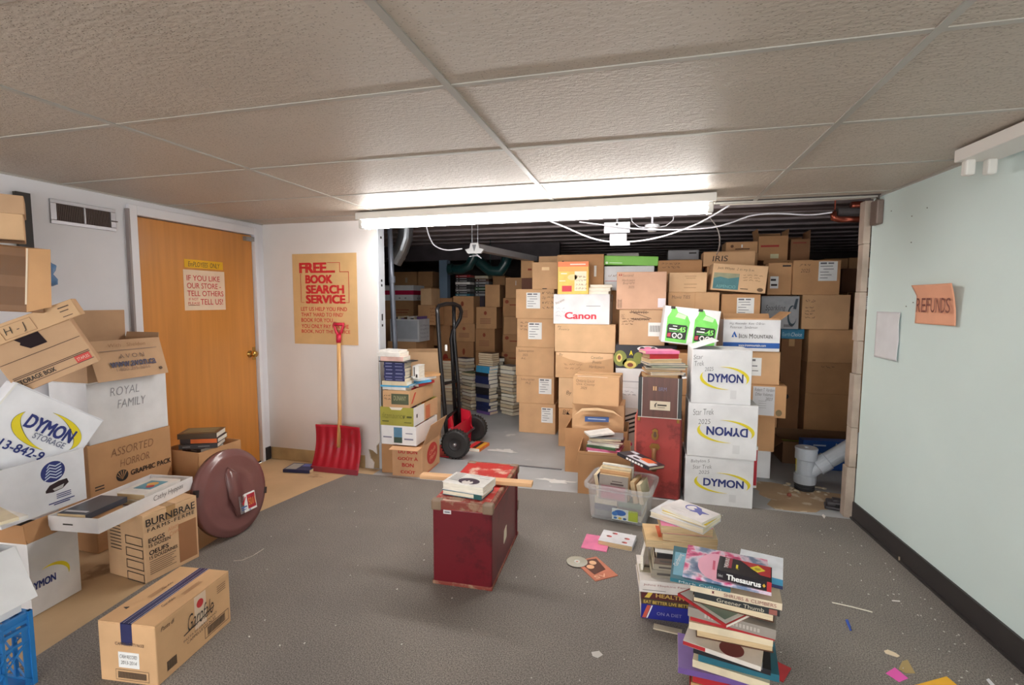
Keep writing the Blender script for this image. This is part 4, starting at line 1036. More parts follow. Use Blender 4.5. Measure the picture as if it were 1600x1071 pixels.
# ---- silver box, big tan box and right-hand stack
YR = 5.2
zr = ztop(1290, 515, YR)
heights = [(1247, 1326, 616), (1254, 1333, 567), (1262, 1338, 0)]
z = 0
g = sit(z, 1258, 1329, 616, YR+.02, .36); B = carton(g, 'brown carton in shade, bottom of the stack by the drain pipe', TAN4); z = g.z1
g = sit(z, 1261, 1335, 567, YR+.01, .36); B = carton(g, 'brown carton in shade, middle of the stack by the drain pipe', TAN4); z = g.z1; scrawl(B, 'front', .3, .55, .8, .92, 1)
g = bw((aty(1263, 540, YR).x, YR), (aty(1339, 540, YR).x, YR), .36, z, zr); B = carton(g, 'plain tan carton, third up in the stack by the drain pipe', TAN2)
ab = aty(1190, 560, YR-.02).x; ac = aty(1261, 560, YR-.02).x
zb = ztop(1240, 530, YR-.02)
fill(1190, 1219, YR, .33, zr-.001, 0, 3)
g = bw((aty(1220, 560, YR).x, YR), (aty(1252, 560, YR).x, YR), .34, 0, zb); B = carton(g, 'tall dark carton carrying the blue lettered box', mat(140, 98, 66, .85, 'card'), seam='y'); poly(B, 'front', ell(.4, .5, .08, .02), INK, 'stamp')
g = bw((aty(1221, 520, YR-.01).x, YR-.01), (aty(1257, 520, YR-.01).x, YR-.01), .34, zb+.0006, zr-.0006); B = carton(g, 'flat blue box with white lettering under the silver box', mat(44, 124, 160, .5, 'card'), tape=False); text(B, 'front', 'Earth', .22, .45, .34, .38, mat(150, 200, 216, .5)); text(B, 'front', 'Choice', .66, .45, .46, .40, mat(206, 226, 232, .5), shear=.2)
g = bw((aty(1189, 483, YR-.05).x, YR-.05), (aty(1249, 483, YR-.05).x, YR-.05), .30, zr, ztop(1215, 463, YR-.05)); B = carton(g, 'silver box with a drawing of a bottle opener clip', mat(160, 162, 166, .45, 'cover'), tape=False); zS = g.z1
hand(B, 'front', 'Sparkling', .38, .62, .52, .22, INK); poly(B, 'front', crescent(.82, .4, .12, .32, 60, 350, .35), mat(50, 70, 80, .6), 'drawing'); poly(B, 'front', [(.84, .62), (.9, .92), (.96, .92), (.92, .6)], mat(60, 74, 84, .6), 'drawing'); bars(B, 'front', [(.62+.03*k, .635+.03*k, .06, .14) for k in range(8)], INK)
g = bw((aty(1253, 488, YR-.02).x, YR-.02), (aty(1328, 488, YR-.02).x, YR-.02), .33, zr+.0006, ztop(1290, 461, YR)); B = carton(g, 'big tan carton with penned lines at its left edge, above the shaded stack', TAN); scrawl(B, 'front', .06, .26, .74, .9, 1); scrawl(B, 'front', .06, .24, .3, .68, 4); zL = g.z1
g = bw((aty(1200, 433, YR).x, YR), (aty(1237, 433, YR).x, YR), .30, max(zS, zL), ztop(1220, 411, YR)); B = carton(g, 'narrow carton with a cut-off white label right of the teal picture box', TAN2); L_ = rect(B, 'front', .10, .45, .20, .58, WHITE, 'label'); bars(B, 'front', [(.12, .34, .44, .50), (.14, .4, .28, .34)], INK, lift=.003); bars(B, 'front', [(.6, .95, .88, .93)], INK)
g = bw((aty(1238, 430, YR).x, YR-.02), (aty(1312, 430, YR).x, YR-.02), .34, max(zS, zL)+.0005, ztop(1275, 407, YR)); B = carton(g, 'wide carton with a large white label, right end of its row', TAN2); shiplabel(B, 'front', .54, .93, .40, .96); scrawl(B, 'front', .12, .38, .8, .92, 1); hand(B, 'front', '2025', .26, .70, .2, .1)
# ---- dim boxes at the far right
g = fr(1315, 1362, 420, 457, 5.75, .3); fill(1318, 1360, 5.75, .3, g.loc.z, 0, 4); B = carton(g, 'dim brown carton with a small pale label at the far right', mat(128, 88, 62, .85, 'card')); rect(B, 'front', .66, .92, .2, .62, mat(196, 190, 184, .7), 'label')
g = fr(1288, 1325, 404, 420, 6.3, .3); fill(1288, 1365, 6.3, .3, g.loc.z, 0, 4); carton(g, 'short tan carton in the far row above the dim carton, left one', TAN2, tape=False)
g2 = bw((aty(1327, 410, 6.3).x, 6.3), (aty(1364, 410, 6.3).x, 6.3), .3, g.loc.z, g.z1+.005); carton(g2, 'short tan carton in the far row above the dim carton, right one', TAN2, tape=False)
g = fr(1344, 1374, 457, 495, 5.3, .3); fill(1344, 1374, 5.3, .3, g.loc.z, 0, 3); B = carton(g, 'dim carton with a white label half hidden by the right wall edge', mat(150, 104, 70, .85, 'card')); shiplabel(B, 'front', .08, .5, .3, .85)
# ---- low open box and blue box by the pipe
g = fr(1254, 1334, 690, 733, None, .10, 5); yb_ = g.loc.y
B = carton(g, 'blue box printed with a white figure lying behind the drain pipe', mat(34, 82, 160, .5, 'card'), tape=False); bars(B, 'front', [(.2, .45, .82, .87)], mat(196, 210, 230, .6)); poly(B, 'front', [(.56, .5), (.62, .52), (.64, .92), (.66, .95), (.68, .7), (.72, .6), (.68, .48), (.6, .44)], mat(206, 210, 216, .6), 'figure')
gx_ = bw((aty(1222, 700, g.loc.y+.08).x, g.loc.y+.06), (aty(1345, 700, g.loc.y+.08).x, g.loc.y+.075), .31, 0, .20)
B = open_carton(gx_, 'low dark open box of picture books behind the blue box', mat(122, 90, 64, .85, 'card'), flaps={'back': 8, 'left': 130}, fl={'back': .05, 'left': .12}, pad=.135)
for i, (dx, dy, c, lab) in enumerate(((-.19, .0, mat(150, 168, 70, .5, 'cover'), 'lime green picture book in the low dark open box, at left'), (.0, .0, mat(120, 140, 60, .5, 'cover'), 'olive picture book in the low dark open box, between lime and red'), (.19, .0, COV['red'], 'red picture book in the low dark open box, at right'))):
    b2 = book(Vector(gx_.loc)+Vector((dx, dy, .142+.008*i)), -8+10*i, .20, .17, .012, c, 0, lab, 'picture books in the low box', rot=Euler((R(2), 0, R(-8+8*i))))
    bars(b2, 'top', [(.15, .8, .62, .68), (.2, .7, .45, .5)], mat(220, 220, 200, .6) if i == 2 else mat(50, 70, 40, .6))
# ---- back-left wall of boxes
def rc(Y, D, ents, m0=TAN4):
    z = 0
    for (u0, u1, vt, lab, *o) in ents:
        g = sit(z, u0, u1, vt, Y, D, o[1] if len(o) > 1 else 0); B = carton(g, lab, o[0] if o and o[0] else m0, tape=False); z = g.z1+.0005
        yield B
EMB = mat(150, 74, 50, .8)
def emblem(B, u=.5, v=.72): poly(B, 'front', ell(u, v, .07, .09), EMB, 'emblem'); bars(B, 'front', [(u-.26, u+.26, v-.28-.07*k, v-.25-.07*k) for k in range(4)], mat(156, 104, 78, .8))
for i, B in enumerate(rc(6.74, .36, [(743, 774, 549, 'plain brown carton on the floor behind the blue-spined book stack'), (743, 773, 514, 'brown carton with dark emblem, just above the blue-spined book stack'), (744, 776, 480, 'paler brown carton with emblem and four printed lines, rear left wall', TAN2, 3), (758, 781, 445, 'small upright tan carton on top of the emblem cartons', TAN2, 4)])):
    if i in (1, 2): emblem(B, .45)
for i, B in enumerate(rc(6.74, .36, [(782, 815, 575, 'brown carton behind the right book stack, partly hidden by it'), (784, 816, 551, 'brown carton second from the floor left of the labelled column'), (786, 816, 523, 'brown carton third from the floor left of the labelled column'), (787, 816, 495, 'tan carton fourth from the floor left of the labelled column', TAN2), (786, 816, 466, 'brown carton fifth from the floor left of the labelled column'), (790, 817, 434, 'taller carton with a tape strip, topping the column left of the labelled one', TAN2)])):
    if i in (1, 2, 4): poly(B, 'front', ell(.2, .8, .1, .1), EMB, 'emblem'); bars(B, 'front', [(.35, .8, .60, .66)], EMB)
    if i == 5: rect(B, 'front', .58, .61, .62, .85, WHITE, 'tape')
for i, B in enumerate(rc(6.88, .36, [(711, 740, 590, 'brown carton on the floor behind the cream book stack'), (712, 740, 534, 'brown carton with emblem, second from floor behind the hand truck'), (711, 742, 506, 'brown carton with faint emblem, third from floor behind the hand truck', TAN2), (708, 740, 463, 'tall tan carton with emblem supporting the black video cases', TAN2)])): emblem(B, .45) if i else None
BV = B
for i, B in enumerate(rc(6.92, .36, [(672, 706, 590, 'brown carton on the floor right behind the hand truck'), (686, 706, 541, 'brown carton with a red round stamp seen between the hand truck poles'), (668, 703, 509, 'brown carton with a narrow white label behind the hand truck'), (681, 707, 479, 'brown carton behind the top loop of the hand truck'), (673, 706, 466, 'shallow brown carton just below the blue-grey column')])):
    if i == 1: poly(B, 'front', ell(.5, .62, .2, .14), mat(170, 60, 46, .7), 'stamp')
    if i == 2: L_ = rect(B, 'front', .44, .60, .05, .72, mat(206, 206, 206, .7), 'label')
for i, B in enumerate(rc(6.5, .30, [(640, 663, 570, 'brown carton on the floor behind the open white file box'), (642, 664, 508, 'brown carton behind the open white file box, second from the floor'), (653, 680, 477, 'tan carton with dark print between file box and hand truck', TAN2), (657, 674, 451, 'small pale tan carton right of the red-striped white box', TAN3)])):
    if i == 2: scrawl(B, 'front', .7, .95, .1, .9, 5, EMB)
g = fr(610, 655, 499, 534, 5.9, .32, 0); fill(606, 650, 5.9, .34, g.loc.z, 0, 3)
B = open_carton(g, 'open white file box stuffed with papers by the conduit pipe', mat(206, 208, 214, .7, 'card'), name='file_box'); rect(B, 'front', .02, .94, .12, .94, mat(176, 182, 192, .6), 'panel'); scrawl(B, 'right', .1, .9, .1, .8, 4, mat(120, 120, 140, .7))
for k in range(9):
    x = -B.W/2+.02+k*(B.W-.05)/8
    o = link('paper_file', bx(g.loc.x+x-.006, g.loc.x+x+.006, g.loc.y-B.D/2+.012, g.loc.y+B.D/2-.02, g.loc.z+.006, g.loc.z+B.H+.012+.012*((k*7) % 3)), [COV['white'], COV['black'], COV['cream'], COV['purple'], COV['brown']][k % 5])
    aset(o, 'paper file standing in the open white file box, %s from the left' % ('first', 'second', 'third', 'fourth', 'fifth', 'sixth', 'seventh', 'eighth', 'ninth')[k], 'file', 'files in the white file box')
g = fr(600, 646, 470, 500, 6.85, .36); fill(598, 650, 6.85, .36, g.loc.z, 0, 3)
B = carton(g, 'brown carton under the white box with a red stripe', TAN4, tape=False); bars(B, 'front', [(.4, .85, .5, .54), (.4, .8, .36, .4)], EMB); z = g.z1
g = sit(z, 600, 646, 446, 6.83, .38); B = carton(g, 'white box with a bright red stripe all round, rear left', WCARD, tape=False)
for f in ('front', 'right'): rect(B, f, 0, 1, .38, .66, mat(196, 24, 74, .5), 'stripe'); bars(B, f, [(.3+.2*k, .36+.2*k, .12, .2) for k in range(3)], mat(150, 150, 156, .7), lift=.003)
g = fr(612, 651, 425, 449, 7.3, .36); fill(612, 675, 7.3, .36, g.loc.z, 0, 4); B = carton(g, 'dim brown carton with a pale tape mark high at rear left', TAN4, tape=False); rect(B, 'front', .55, .63, .3, .62, mat(196, 176, 150, .6), 'tape')
g2 = bw((aty(653, 436, 7.3).x, 7.3), (aty(676, 436, 7.3).x, 7.3), .36, g.loc.z, g.z1); carton(g2, 'dim brown carton left of the blue-grey column, high up', TAN4, tape=False)
g = fr(678, 688, 430, 465, 7.8, .3); fill(676, 712, 7.8, .3, g.loc.z, 0, 4); carton(g, 'narrow dim carton tucked behind the blue-grey column', TAN4, tape=False)
g = fr(770, 789, 431, 446, 7.25, .3); fill(768, 792, 7.25, .3, g.loc.z, 0, 4); carton(g, 'small dim carton beneath the dark green pipes', TAN4, tape=False)
g = fr(742, 757, 463, 481, 7.16, .2); fill(741, 768, 7.16, .3, g.loc.z, 0, 4); carton(g, 'dark navy box behind the small upright tan carton', mat(56, 44, 56, .5, 'card'), tape=False); zv2 = g.z1
g = fr(815, 834, 435, 452, 5.9, .3); fill(815, 836, 5.9, .3, g.loc.z, 0, 4); B = carton(g, 'dim reddish carton behind the labelled column, below a tan one', mat(112, 74, 60, .85, 'card'), tape=False); z = g.z1
g = sit(z, 814, 834, 405, 5.88, .3); B = carton(g, 'tan carton peeping behind the labelled column near the deck', TAN2, tape=False); bars(B, 'front', [(.55, .85, .4, .5)], EMB)
# black video cases
def cases(u0, u1, vt, Y, z, cols, where):
    n = len(cols); a = aty(u0, 440, Y); b_ = aty(u1, 440, Y); T = (ztop(u0, vt, Y)-z)/n
    for i, c in enumerate(cols):
        B = Blk(empty('video_case', '%s video case, %s of the %s' % (c, ORD[n-1-i], where), 'video case', ((a.x+b_.x)/2+random.uniform(-.005, .005), Y+.11, z), None, 'video cases in the %s' % where), b_.x-a.x, .2, T-.0006)
        link('case', bx(-B.W/2, B.W/2, -.1, .1, 0, B.H, bev=.003), COV[c], B.root)
        bars(B, 'front', [(.08, .2, .3, .6), (.28, .78, .36, .6)], mat(206, 206, 206, .6)); z += T
cases(711, 734, 430, 6.92, BV.root.location.z+BV.H, ['teal', 'black', 'grey', 'black', 'black', 'white', 'black', 'black', 'red'], 'left stack of video cases')
cases(742, 763, 431, 7.18, zv2, ['grey', 'black', 'green', 'black', 'grey', 'brown', 'cream'], 'right stack of video cases')
flush_fills()
# ---- book stacks standing on the concrete
def auto(n, cols, L=.235, Wd=.165, T=(.022, .038), turn=180):
    return [(random.choice(cols), L+random.uniform(-.02, .015), Wd+random.uniform(-.012, .012), random.uniform(*T), random.choice((0, 0, 2, 1)), turn) for _ in range(n)]
def stack_to(u, vb, vt, cols, where, group, Y=None, turn=180, seedcols=None, L=.235, yaw=8, T=(.038, .054), head=None):
    p = atz(u, vb, 0) if Y is None else Vector((aty(u, 600, Y).x, Y, 0))
    top = ztop(u, vt, p.y)
    its = []; h = 0
    while h < top-.015:
        it = auto(1, cols, L, T=T, turn=turn)[0]; its.append(it); h += it[3]+.0004
    if head: its = its[:-len(head)]+head if False else its
    return stack(p.x, p.y+.10, 0, its, where, group, rz=yaw, jit=6, jp=.01)
CRM = ['black', 'navy', 'brown', 'maroon', 'grey', 'black', 'green', 'brown']
stack_to(697, 632, 562, ['tan', 'orange', 'cream', 'maroon', 'tan', 'grey'], 'the stack seen between the hand truck poles', 'books between the hand truck poles', turn=90)
stack_to(723, 629, 563, CRM, 'the cream-paged stack behind the truck', 'books in the rear cream-paged stack', yaw=-28)
stack_to(733, 641, 584, CRM, 'the short stack right of the truck', 'books in the short stack right of the truck', yaw=-34)
_, zt = stack_to(757, 648, 572, ['navy', 'blue', 'navy', 'black', 'grey', 'navy', 'purple', 'cyan', 'navy', 'grey'], 'the blue-spined stack', 'books in the blue-spined stack', turn=0, yaw=-24, L=.235)
zz_ = zt; p = atz(757, 648, 0)
for k in range(6):
    T = (.026, .024, .03, .028, .026, .03)[k]
    book((p.x+.02+random.uniform(-.015, .015), p.y+.12, zz_), 160+random.uniform(-8, 8), .22, .155, T, COV[('maroon', 'grey', 'tan', 'brown', 'tan', 'brown')[k]], 1, '%s book with page edges out, %s of six above the blue spines' % (('maroon', 'grey', 'tan', 'brown', 'tan', 'brown')[k], ORD[5-k]), 'page-edge books on the blue-spined stack'); zz_ += T+.0004
stack_to(775, 634, 562, CRM, 'the stack half hidden behind the blue-spined stack', 'books behind the blue-spined stack', turn=90, yaw=12)
stack_to(795, 650, 573, CRM, 'the stack beside the labelled carton column', 'books beside the labelled column', turn=180, yaw=-30)
# white paint splashes and a strip of metal on the concrete
for (u, v, a, lab) in ((790, 705, .16, 'white paint splash on the concrete left of the central tower'), (868, 752, .14, 'white paint splash at the carpet edge below the heaped carton')):
    p = atz(u, v, 0); pts = []
    for k in range(22):
        an = 2*math.pi*k/22; r_ = a*random.uniform(.35, 1)
        pts.append((p.x+r_*math.cos(an)*1.3, p.y+r_*.45*math.sin(an), .0002))
    o = link('paint_splash', prism(pts, (0, 0, 1), .0015), mat(226, 226, 224, .7)); aset(o, lab, 'paint splash', kind=None)
p = atz(853, 732, 0); o = link('metal_strip', bx(p.x-.24, p.x+.14, p.y-.012, p.y+.012, 0, .004), mat(120, 122, 130, .4, 'plain', .5)); aset(o, 'flat grey metal strip lying on the concrete left of the heaped carton', 'metal strip')
# ================================================================== the heap of boxes along the left wall
DB = mat(40, 52, 118, .6)
def dymon(B, f, cu, cv, wf, hf, flip=False, storage=False):
    """dark blue DYMON lettering inside two yellow crescents"""
    s = -1 if flip else 1
    P1 = crescent(cu, cv, wf*.66, hf*1.25, 150, 290, .22); P2 = crescent(cu, cv, wf*.66, hf*1.25, -30, 110, .22)
    for P in (P1, P2):
        poly(B, f, P, mat(70, 70, 60, .6), 'logo_outline', .0012)
        c_ = (sum(p[0] for p in P)/len(P), sum(p[1] for p in P)/len(P))
    for a0, a1 in ((152, 288), (-28, 108)):
        poly(B, f, crescent(cu, cv, wf*.655, hf*1.225, a0, a1, .195), YELLOW, 'logo', .002)
    text(B, f, 'DYMON', cu, cv, wf*.95, hf*.62, DB, bold=.03, rot=180 if flip else 0)
# back stack against the wall: three boxes and an open one
Pa, Pb = (-2.985, 2.015), (-2.985, 2.49)
carton(bw((-2.985, 2.02), (-2.985, 2.49), .29, 0, .29), 'plain brown carton at the foot of the stack against the left wall', TAN4, tape=False)
B = carton(bw((-2.985, 2.0), (-2.985, 2.50), .30, .29, .632), 'brown carton pencilled Assorted, with black print at its foot', TAN2)
hand(B, 'front', 'ASSORTED', .50, .78, .52, .14, mat(140, 100, 72, .8)); hand(B, 'front', 'HORROR', .52, .56, .36, .13, mat(140, 100, 72, .8)); text(B, 'front', 'GRAPHIC PACK', .72, .34, .52, .09, INK, bold=.02)
poly(B, 'front', ell(.36, .34, .07, .10), INK, 'logo')
for k in range(5): poly(B, 'front', [(.36+.066*math.cos(R(40+30*k)), .34+.09*math.sin(R(40+30*k))), (.36+.066*math.cos(R(48+30*k)), .34+.09*math.sin(R(48+30*k))), (.36, .27)], TAN2, 'logo', .0025)
bars(B, 'front', [(.05, .15, .27, .29), (.05, .15, .22, .24)], INK)
B = carton(bw(Pa, Pb, .29, .632, .985), 'white carton pencilled ROYAL FAMILY against the left wall', WCARD, tape=False)
PENCIL = mat(150, 150, 156, .8)
hand(B, 'front', 'ROYAL', .44, .80, .36, .14, PENCIL); hand(B, 'front', 'FAMILY', .52, .58, .36, .14, PENCIL)
B = open_carton(bw((-2.985, 2.025), (-2.985, 2.46), .28, .985, 1.215), 'open tan carton whose lettered front flap hangs over the Royal Family carton', TAN5, flaps={'front': 163, 'back': -3, 'left': 150, 'right': 12}, fl={'front': .235, 'back': .17, 'left': .12, 'right': .03})
F_ = B.flapframe['front']
p_, ux_, uy_, w_, h_, n_2 = F_
AF = (p_+n_2*.004, ux_, uy_, w_, h_, n_2)
# front flap frame: origin at its lower left corner, facing out
n_out = (ux_.cross(uy_)).normalized()
AF = (p_+n_out*.0045, ux_, uy_, w_, h_, n_out)
text(B, AF, 'AVON', .52, .57, .34, .11, mat(120, 100, 90, .8), space=1.5); text(B, AF, 'www.avon.ca', .52, .37, .62, .13, mat(86, 84, 104, .8), bold=.03); text(B, AF, '1-800-265-2866', .50, .24, .46, .08, mat(150, 124, 106, .8))
bars(B, AF, [(.12, .90, .72, .735)], mat(140, 120, 110, .8)); hand(B, AF, 'With   Sheldon', .50, .86, .50, .09, FAINT); poly(B, AF, ell(.88, .16, .022, .04), HAND, 'stamp')
# egg box, its tray and the books in it
def frompx(p0, p1, D, z0, z1): return bw(atz(*p0, 0), atz(*p1, 0), D, z0, z1)
gb = frompx((228, 913), (311, 871), .30, 0, .358)
gb = bw((-2.433, 1.86), (-2.405, 2.15), .285, 0, .358)
B = carton(gb, 'tan egg carton with big black lettering under the white tray', TAN3, seam='y')
text(B, 'front', 'BURNBRAE', .50, .87, .90, .105, INK, bold=.012); text(B, 'front', 'FARMS-FERME', .50, .76, .86, .055, INK, bold=.01, space=1.3); bars(B, 'front', [(.06, .95, .805, .81)], INK)
text(B, 'front', 'EGGS', .22, .60, .28, .065, INK, bold=.02); text(B, 'front', '15 DOZEN', .27, .525, .38, .05, INK, bold=.012); text(B, 'front', 'OEUFS', .25, .42, .34, .065, INK, bold=.02); text(B, 'front', '15 DOUZAINES', .33, .345, .50, .05, INK, bold=.012)
bars(B, 'front', [(.08, .55-.04*(k % 3), .28-.03*k, .288-.03*k) for k in range(7)], HAND); hand(B, 'front', 'Alison', .52, .66, .2, .06, mat(196, 120, 84, .8), 10); hand(B, 'front', 'Crime', .55, .58, .2, .06, mat(196, 120, 84, .8), 10)
rect(B, 'front', .62, .96, .06, .66, mat(160, 112, 76, .8), 'panel')
for k in range(4):
    z0_ = .66-.18*k
    bars(B, 'left', [(.52, .98, z0_, z0_+.012), (.52, .98, z0_-.12, z0_-.108), (.52, .535, z0_-.12, z0_), (.965, .98, z0_-.12, z0_)], INK)
bars(B, 'left', [(.1, .40, .82-.05*k, .835-.05*k) for k in range(9)], HAND)
gt = bw((-2.433, 1.655), (-2.505, 2.22), .27, .361, .432)
B = open_carton(gt, 'shallow white tray pencilled along its rim, lying on the egg carton', mat(226, 222, 222, .8, 'card'), name='cardboard_tray', cat='tray')
hand(B, 'front', 'Cathy Hyppas', .70, .60, .34, .5, INK); bars(B, 'left', [(.3, .5, .45, .55)], INK)
c_ = Vector(gt.loc)
b2 = book(c_+Vector((.01, .12, .006)), 97, .22, .16, .035, COV['maroon'], 1, 'maroon book under the white illustrated book in the tray')
b2 = book(c_+Vector((.012, .11, .0415)), 97, .23, .17, .036, mat(226, 220, 214, .4, 'cover'), 3, 'white illustrated hardcover lying in the tray on the egg carton')
rect(b2, 'top', .3, .8, .2, .8, mat(96, 150, 170, .5, 'cover'), 'picture'); poly(b2, 'top', ell(.6, .5, .12, .16), mat(220, 170, 90, .5), 'picture', .002); poly(b2, 'top', ell(.45, .4, .08, .12), mat(190, 60, 60, .5), 'picture', .0025)
b2 = book(c_+Vector((.0, -.165, .006)), 97, .19, .125, .045, COV['tan'], 3, 'tan paperback beneath the black one at the near end of the tray', hard=False)
b2 = book(c_+Vector((-.0, -.165, .0535)), 98, .22, .15, .028, mat(70, 70, 78, .35, 'cover'), 3, 'dark grey paperback on the near end of the tray', hard=False, rot=Euler((0, 0, R(98))))
bars(b2, 'top', [(.08, .16, .1, .9)], mat(190, 190, 196, .5))
# white box with the round globe emblem on an open DYMON carton
g2_ = bw((-2.669, 1.515), (-2.693, 1.735), .36, 0, .345)
B = open_carton(g2_, 'open white carton with part of a yellow swoosh, lowest in the left heap', WCARD, flaps={'back': 3, 'left': 3, 'front': -28}, fl={'back': .088, 'left': .088, 'right': .088, 'front': .09}, m_in=TAN4)
poly(B, 'front', crescent(.42, .42, .36, .18, -20, 120, .24), YELLOW, 'logo', .002); text(B, 'front', 'DYMON', .22, .40, .52, .10, DB, bold=.035)
ggl = bw((-2.715, 1.455), (-2.735, 1.815), .34, .436, .70)
B = open_carton(ggl, 'white open moving carton with a round blue globe emblem and hand hole', mat(226, 228, 234, .75, 'card'))
poly(B, 'front', ell(.60, .72, .145, .19), DB, 'emblem')
for k in range(5): poly(B, 'front', [(.49+.01*k, .58+.055*k), (.56, .63+.055*k), (.63, .58+.055*k), (.70, .61+.055*k), (.70, .63+.055*k), (.63, .60+.055*k), (.56, .65+.055*k), (.49+.01*k, .60+.055*k)], mat(200, 212, 232, .6), 'emblem', .0025)
poly(B, 'front', [(.50, .40), (.55, .48), (.66, .52), (.76, .52), (.78, .44), (.70, .36), (.58, .34), (.50, .36)], mat(50, 36, 40, .9), 'hand_hole'); poly(B, 'front', [(.58, .40), (.72, .44), (.70, .37), (.6, .36)], mat(190, 190, 190, .8), 'hand_hole', .0025)
bars(B, 'front', [(.62, .80, .27-.035*k, .285-.035*k) for k in range(3)]+[(.52, .84, .13, .15), (.58, .78, .095, .115)], DB)
# big tilted DYMON STORAGE box
gd = bc(58, 682, 1.66, .42, .10, .36, 80, 37, 0)
B = carton(gd, 'big white swoosh-logo storage box tipped over on the left heap', mat(232, 234, 240, .75, 'card'), tape=False)
for a0, a1 in ((150, 282), (-30, 102)): poly(B, 'front', crescent(.56, .60, .36, .24, a0-1, a1+1, .30), mat(70, 70, 60, .6), 'logo_outline', .0012); poly(B, 'front', crescent(.56, .60, .357, .237, a0, a1, .27), YELLOW, 'logo', .002)
text(B, 'front', 'DYMON', .57, .64, .50, .17, DB, bold=.04); text(B, 'front', 'STORAGE', .63, .50, .34, .075, mat(110, 116, 140, .6), bold=.01); text(B, 'front', '613-842-9', .42, .29, .52, .11, DB, bold=.02); hand(B, 'front', 'Ho', .88, .36, .10, .12, PENCIL)
bars(B, 'front', [(.0, .02, .0, 1)], WHITE)
# kraft storage box H-J
gs = bc(70, 556, 1.70, .325, .15, .245, 52, -25, 0)
B = carton(gs, 'tilted kraft STORAGE BOX marked H-J with a ragged hole in its front', TAN5, tape=False, name='storage_box')
poly(B, 'front', [(.30, 1.0), (.36, .88), (.34, .84), (.42, .72), (.62, .72), (.60, .98), (.58, 1.0)], mat(34, 20, 26, .95), 'torn_hole', .002)
bars(B, 'front', [(.02, .98, .60, .612), (.04, .98, .30, .315), (.04, .98, .27, .285), (.04, .98, .12, .132)], mat(90, 70, 60, .8)); text(B, 'front', 'STORAGE BOX', .28, .20, .46, .085, INK, bold=.025)
rect(B, 'front', .77, .96, .13, .27, mat(206, 74, 66, .6), 'logo'); text(B, 'front', 'STAPLES', .865, .20, .15, .06, mat(236, 200, 186, .6), lift=.004)
W, D, H = B.W, B.D, B.H
link('lid', bx(-W/2-.06, W/2+.055, -D/2-.012, D/2+.012, H-.008, H+.078, bev=.004), TAN3, B.root)
lf = (Vector((-W/2-.06, -D/2-.0125, H-.008)), Vector((1, 0, 0)), Vector((0, 0, 1)), W+.115, .086, Vector((0, -1, 0)))
hand(B, lf, 'H - J', .44, .46, .18, .5, INK); bars(B, lf, [(.32, .6, .82, .84), (.32, .6, .12, .14), (.32, .325, .12, .84), (.595, .6, .12, .84)], FAINT); rect(B, lf, .79, .985, .06, .98, TAN3, 'lid_tab', .004); bars(B, lf, [(.84, .94, .70, .76), (.84, .92, .5, .55), (.84, .93, .2, .24)], HAND, lift=.006); bars(B, lf, [(.03, .2, .85-.1*k, .89-.1*k) for k in range(6)], HAND)
# taped carton wrapped in clear film, upper left
gt = bc(-32, 432, 1.52, .42, .20, .30, 58, 4, 0)
B = carton(gt, 'brown carton wrapped in shiny clear tape on the upper left heap', mat(132, 92, 60, .22, 'card'), tape=False)
W, D, H = B.W, B.D, B.H
for (a, b_) in ((.10, .38), (.55, .85)): rect(B, 'front', 0, 1, a, b_, mat(118, 78, 46, .12, 'card'), 'clear_tape', .0012)
poly(B, 'front', [(.86, 0), (1.06, .10), (1.04, 1.0), (.84, .98)], mat(206, 156, 106, .35, 'card'), 'loose_flap', .008); rect(B, 'front', .845, .86, .12, .98, mat(236, 216, 190, .15), 'tape_edge', .010)
gl = bc(-52, 335, 1.54, .36, .22, .26, 58, 0, 0)
gl.loc.z = gt.loc.z+.325; gl = G(gl.loc, gl.W, gl.D, ztop(10, 290, 1.52)-gl.loc.z, Euler((0, 0, R(58))))
B = carton(gl, 'tan lidded carton crowning the heap at the upper left corner', TAN3, tape=False); W, D, H = B.W, B.D, B.H
link('lid', bx(-W/2-.006, W/2+.006, -D/2-.006, D/2+.006, H-.085, H+.002, bev=.004), TAN5, B.root)
# blue plastic bag poking out behind
P0 = aty(64, 428, 1.98)
bm = bmesh.new(); bmesh.ops.create_icosphere(bm, subdivisions=3, radius=.075)
for v in bm.verts:
    v.co = Vector((v.co.x*.5, v.co.y*1.0, v.co.z*1.25)); k = math.sin(v.co.y*70+v.co.z*45)*.012+math.sin(v.co.z*90-v.co.y*30)*.008; v.co += v.co.normalized()*k
o = link('plastic_bag', bm, mat(96, 140, 190, .18), smooth=True); o.location = P0; aset(o, 'crumpled blue plastic bag behind the film-wrapped carton', 'plastic bag')
# dark panel on the wall behind the heap
a = atx(28, 300, -3.29); b_ = atx(50, 378, -3.29)
o = link('dark_board', bx(-3.299, -3.275, a.y-.02, b_.y, b_.z-.35, a.z), mat(52, 48, 46, .6)); aset(o, 'narrow dark board fixed to the white wall beside the vent', 'board')
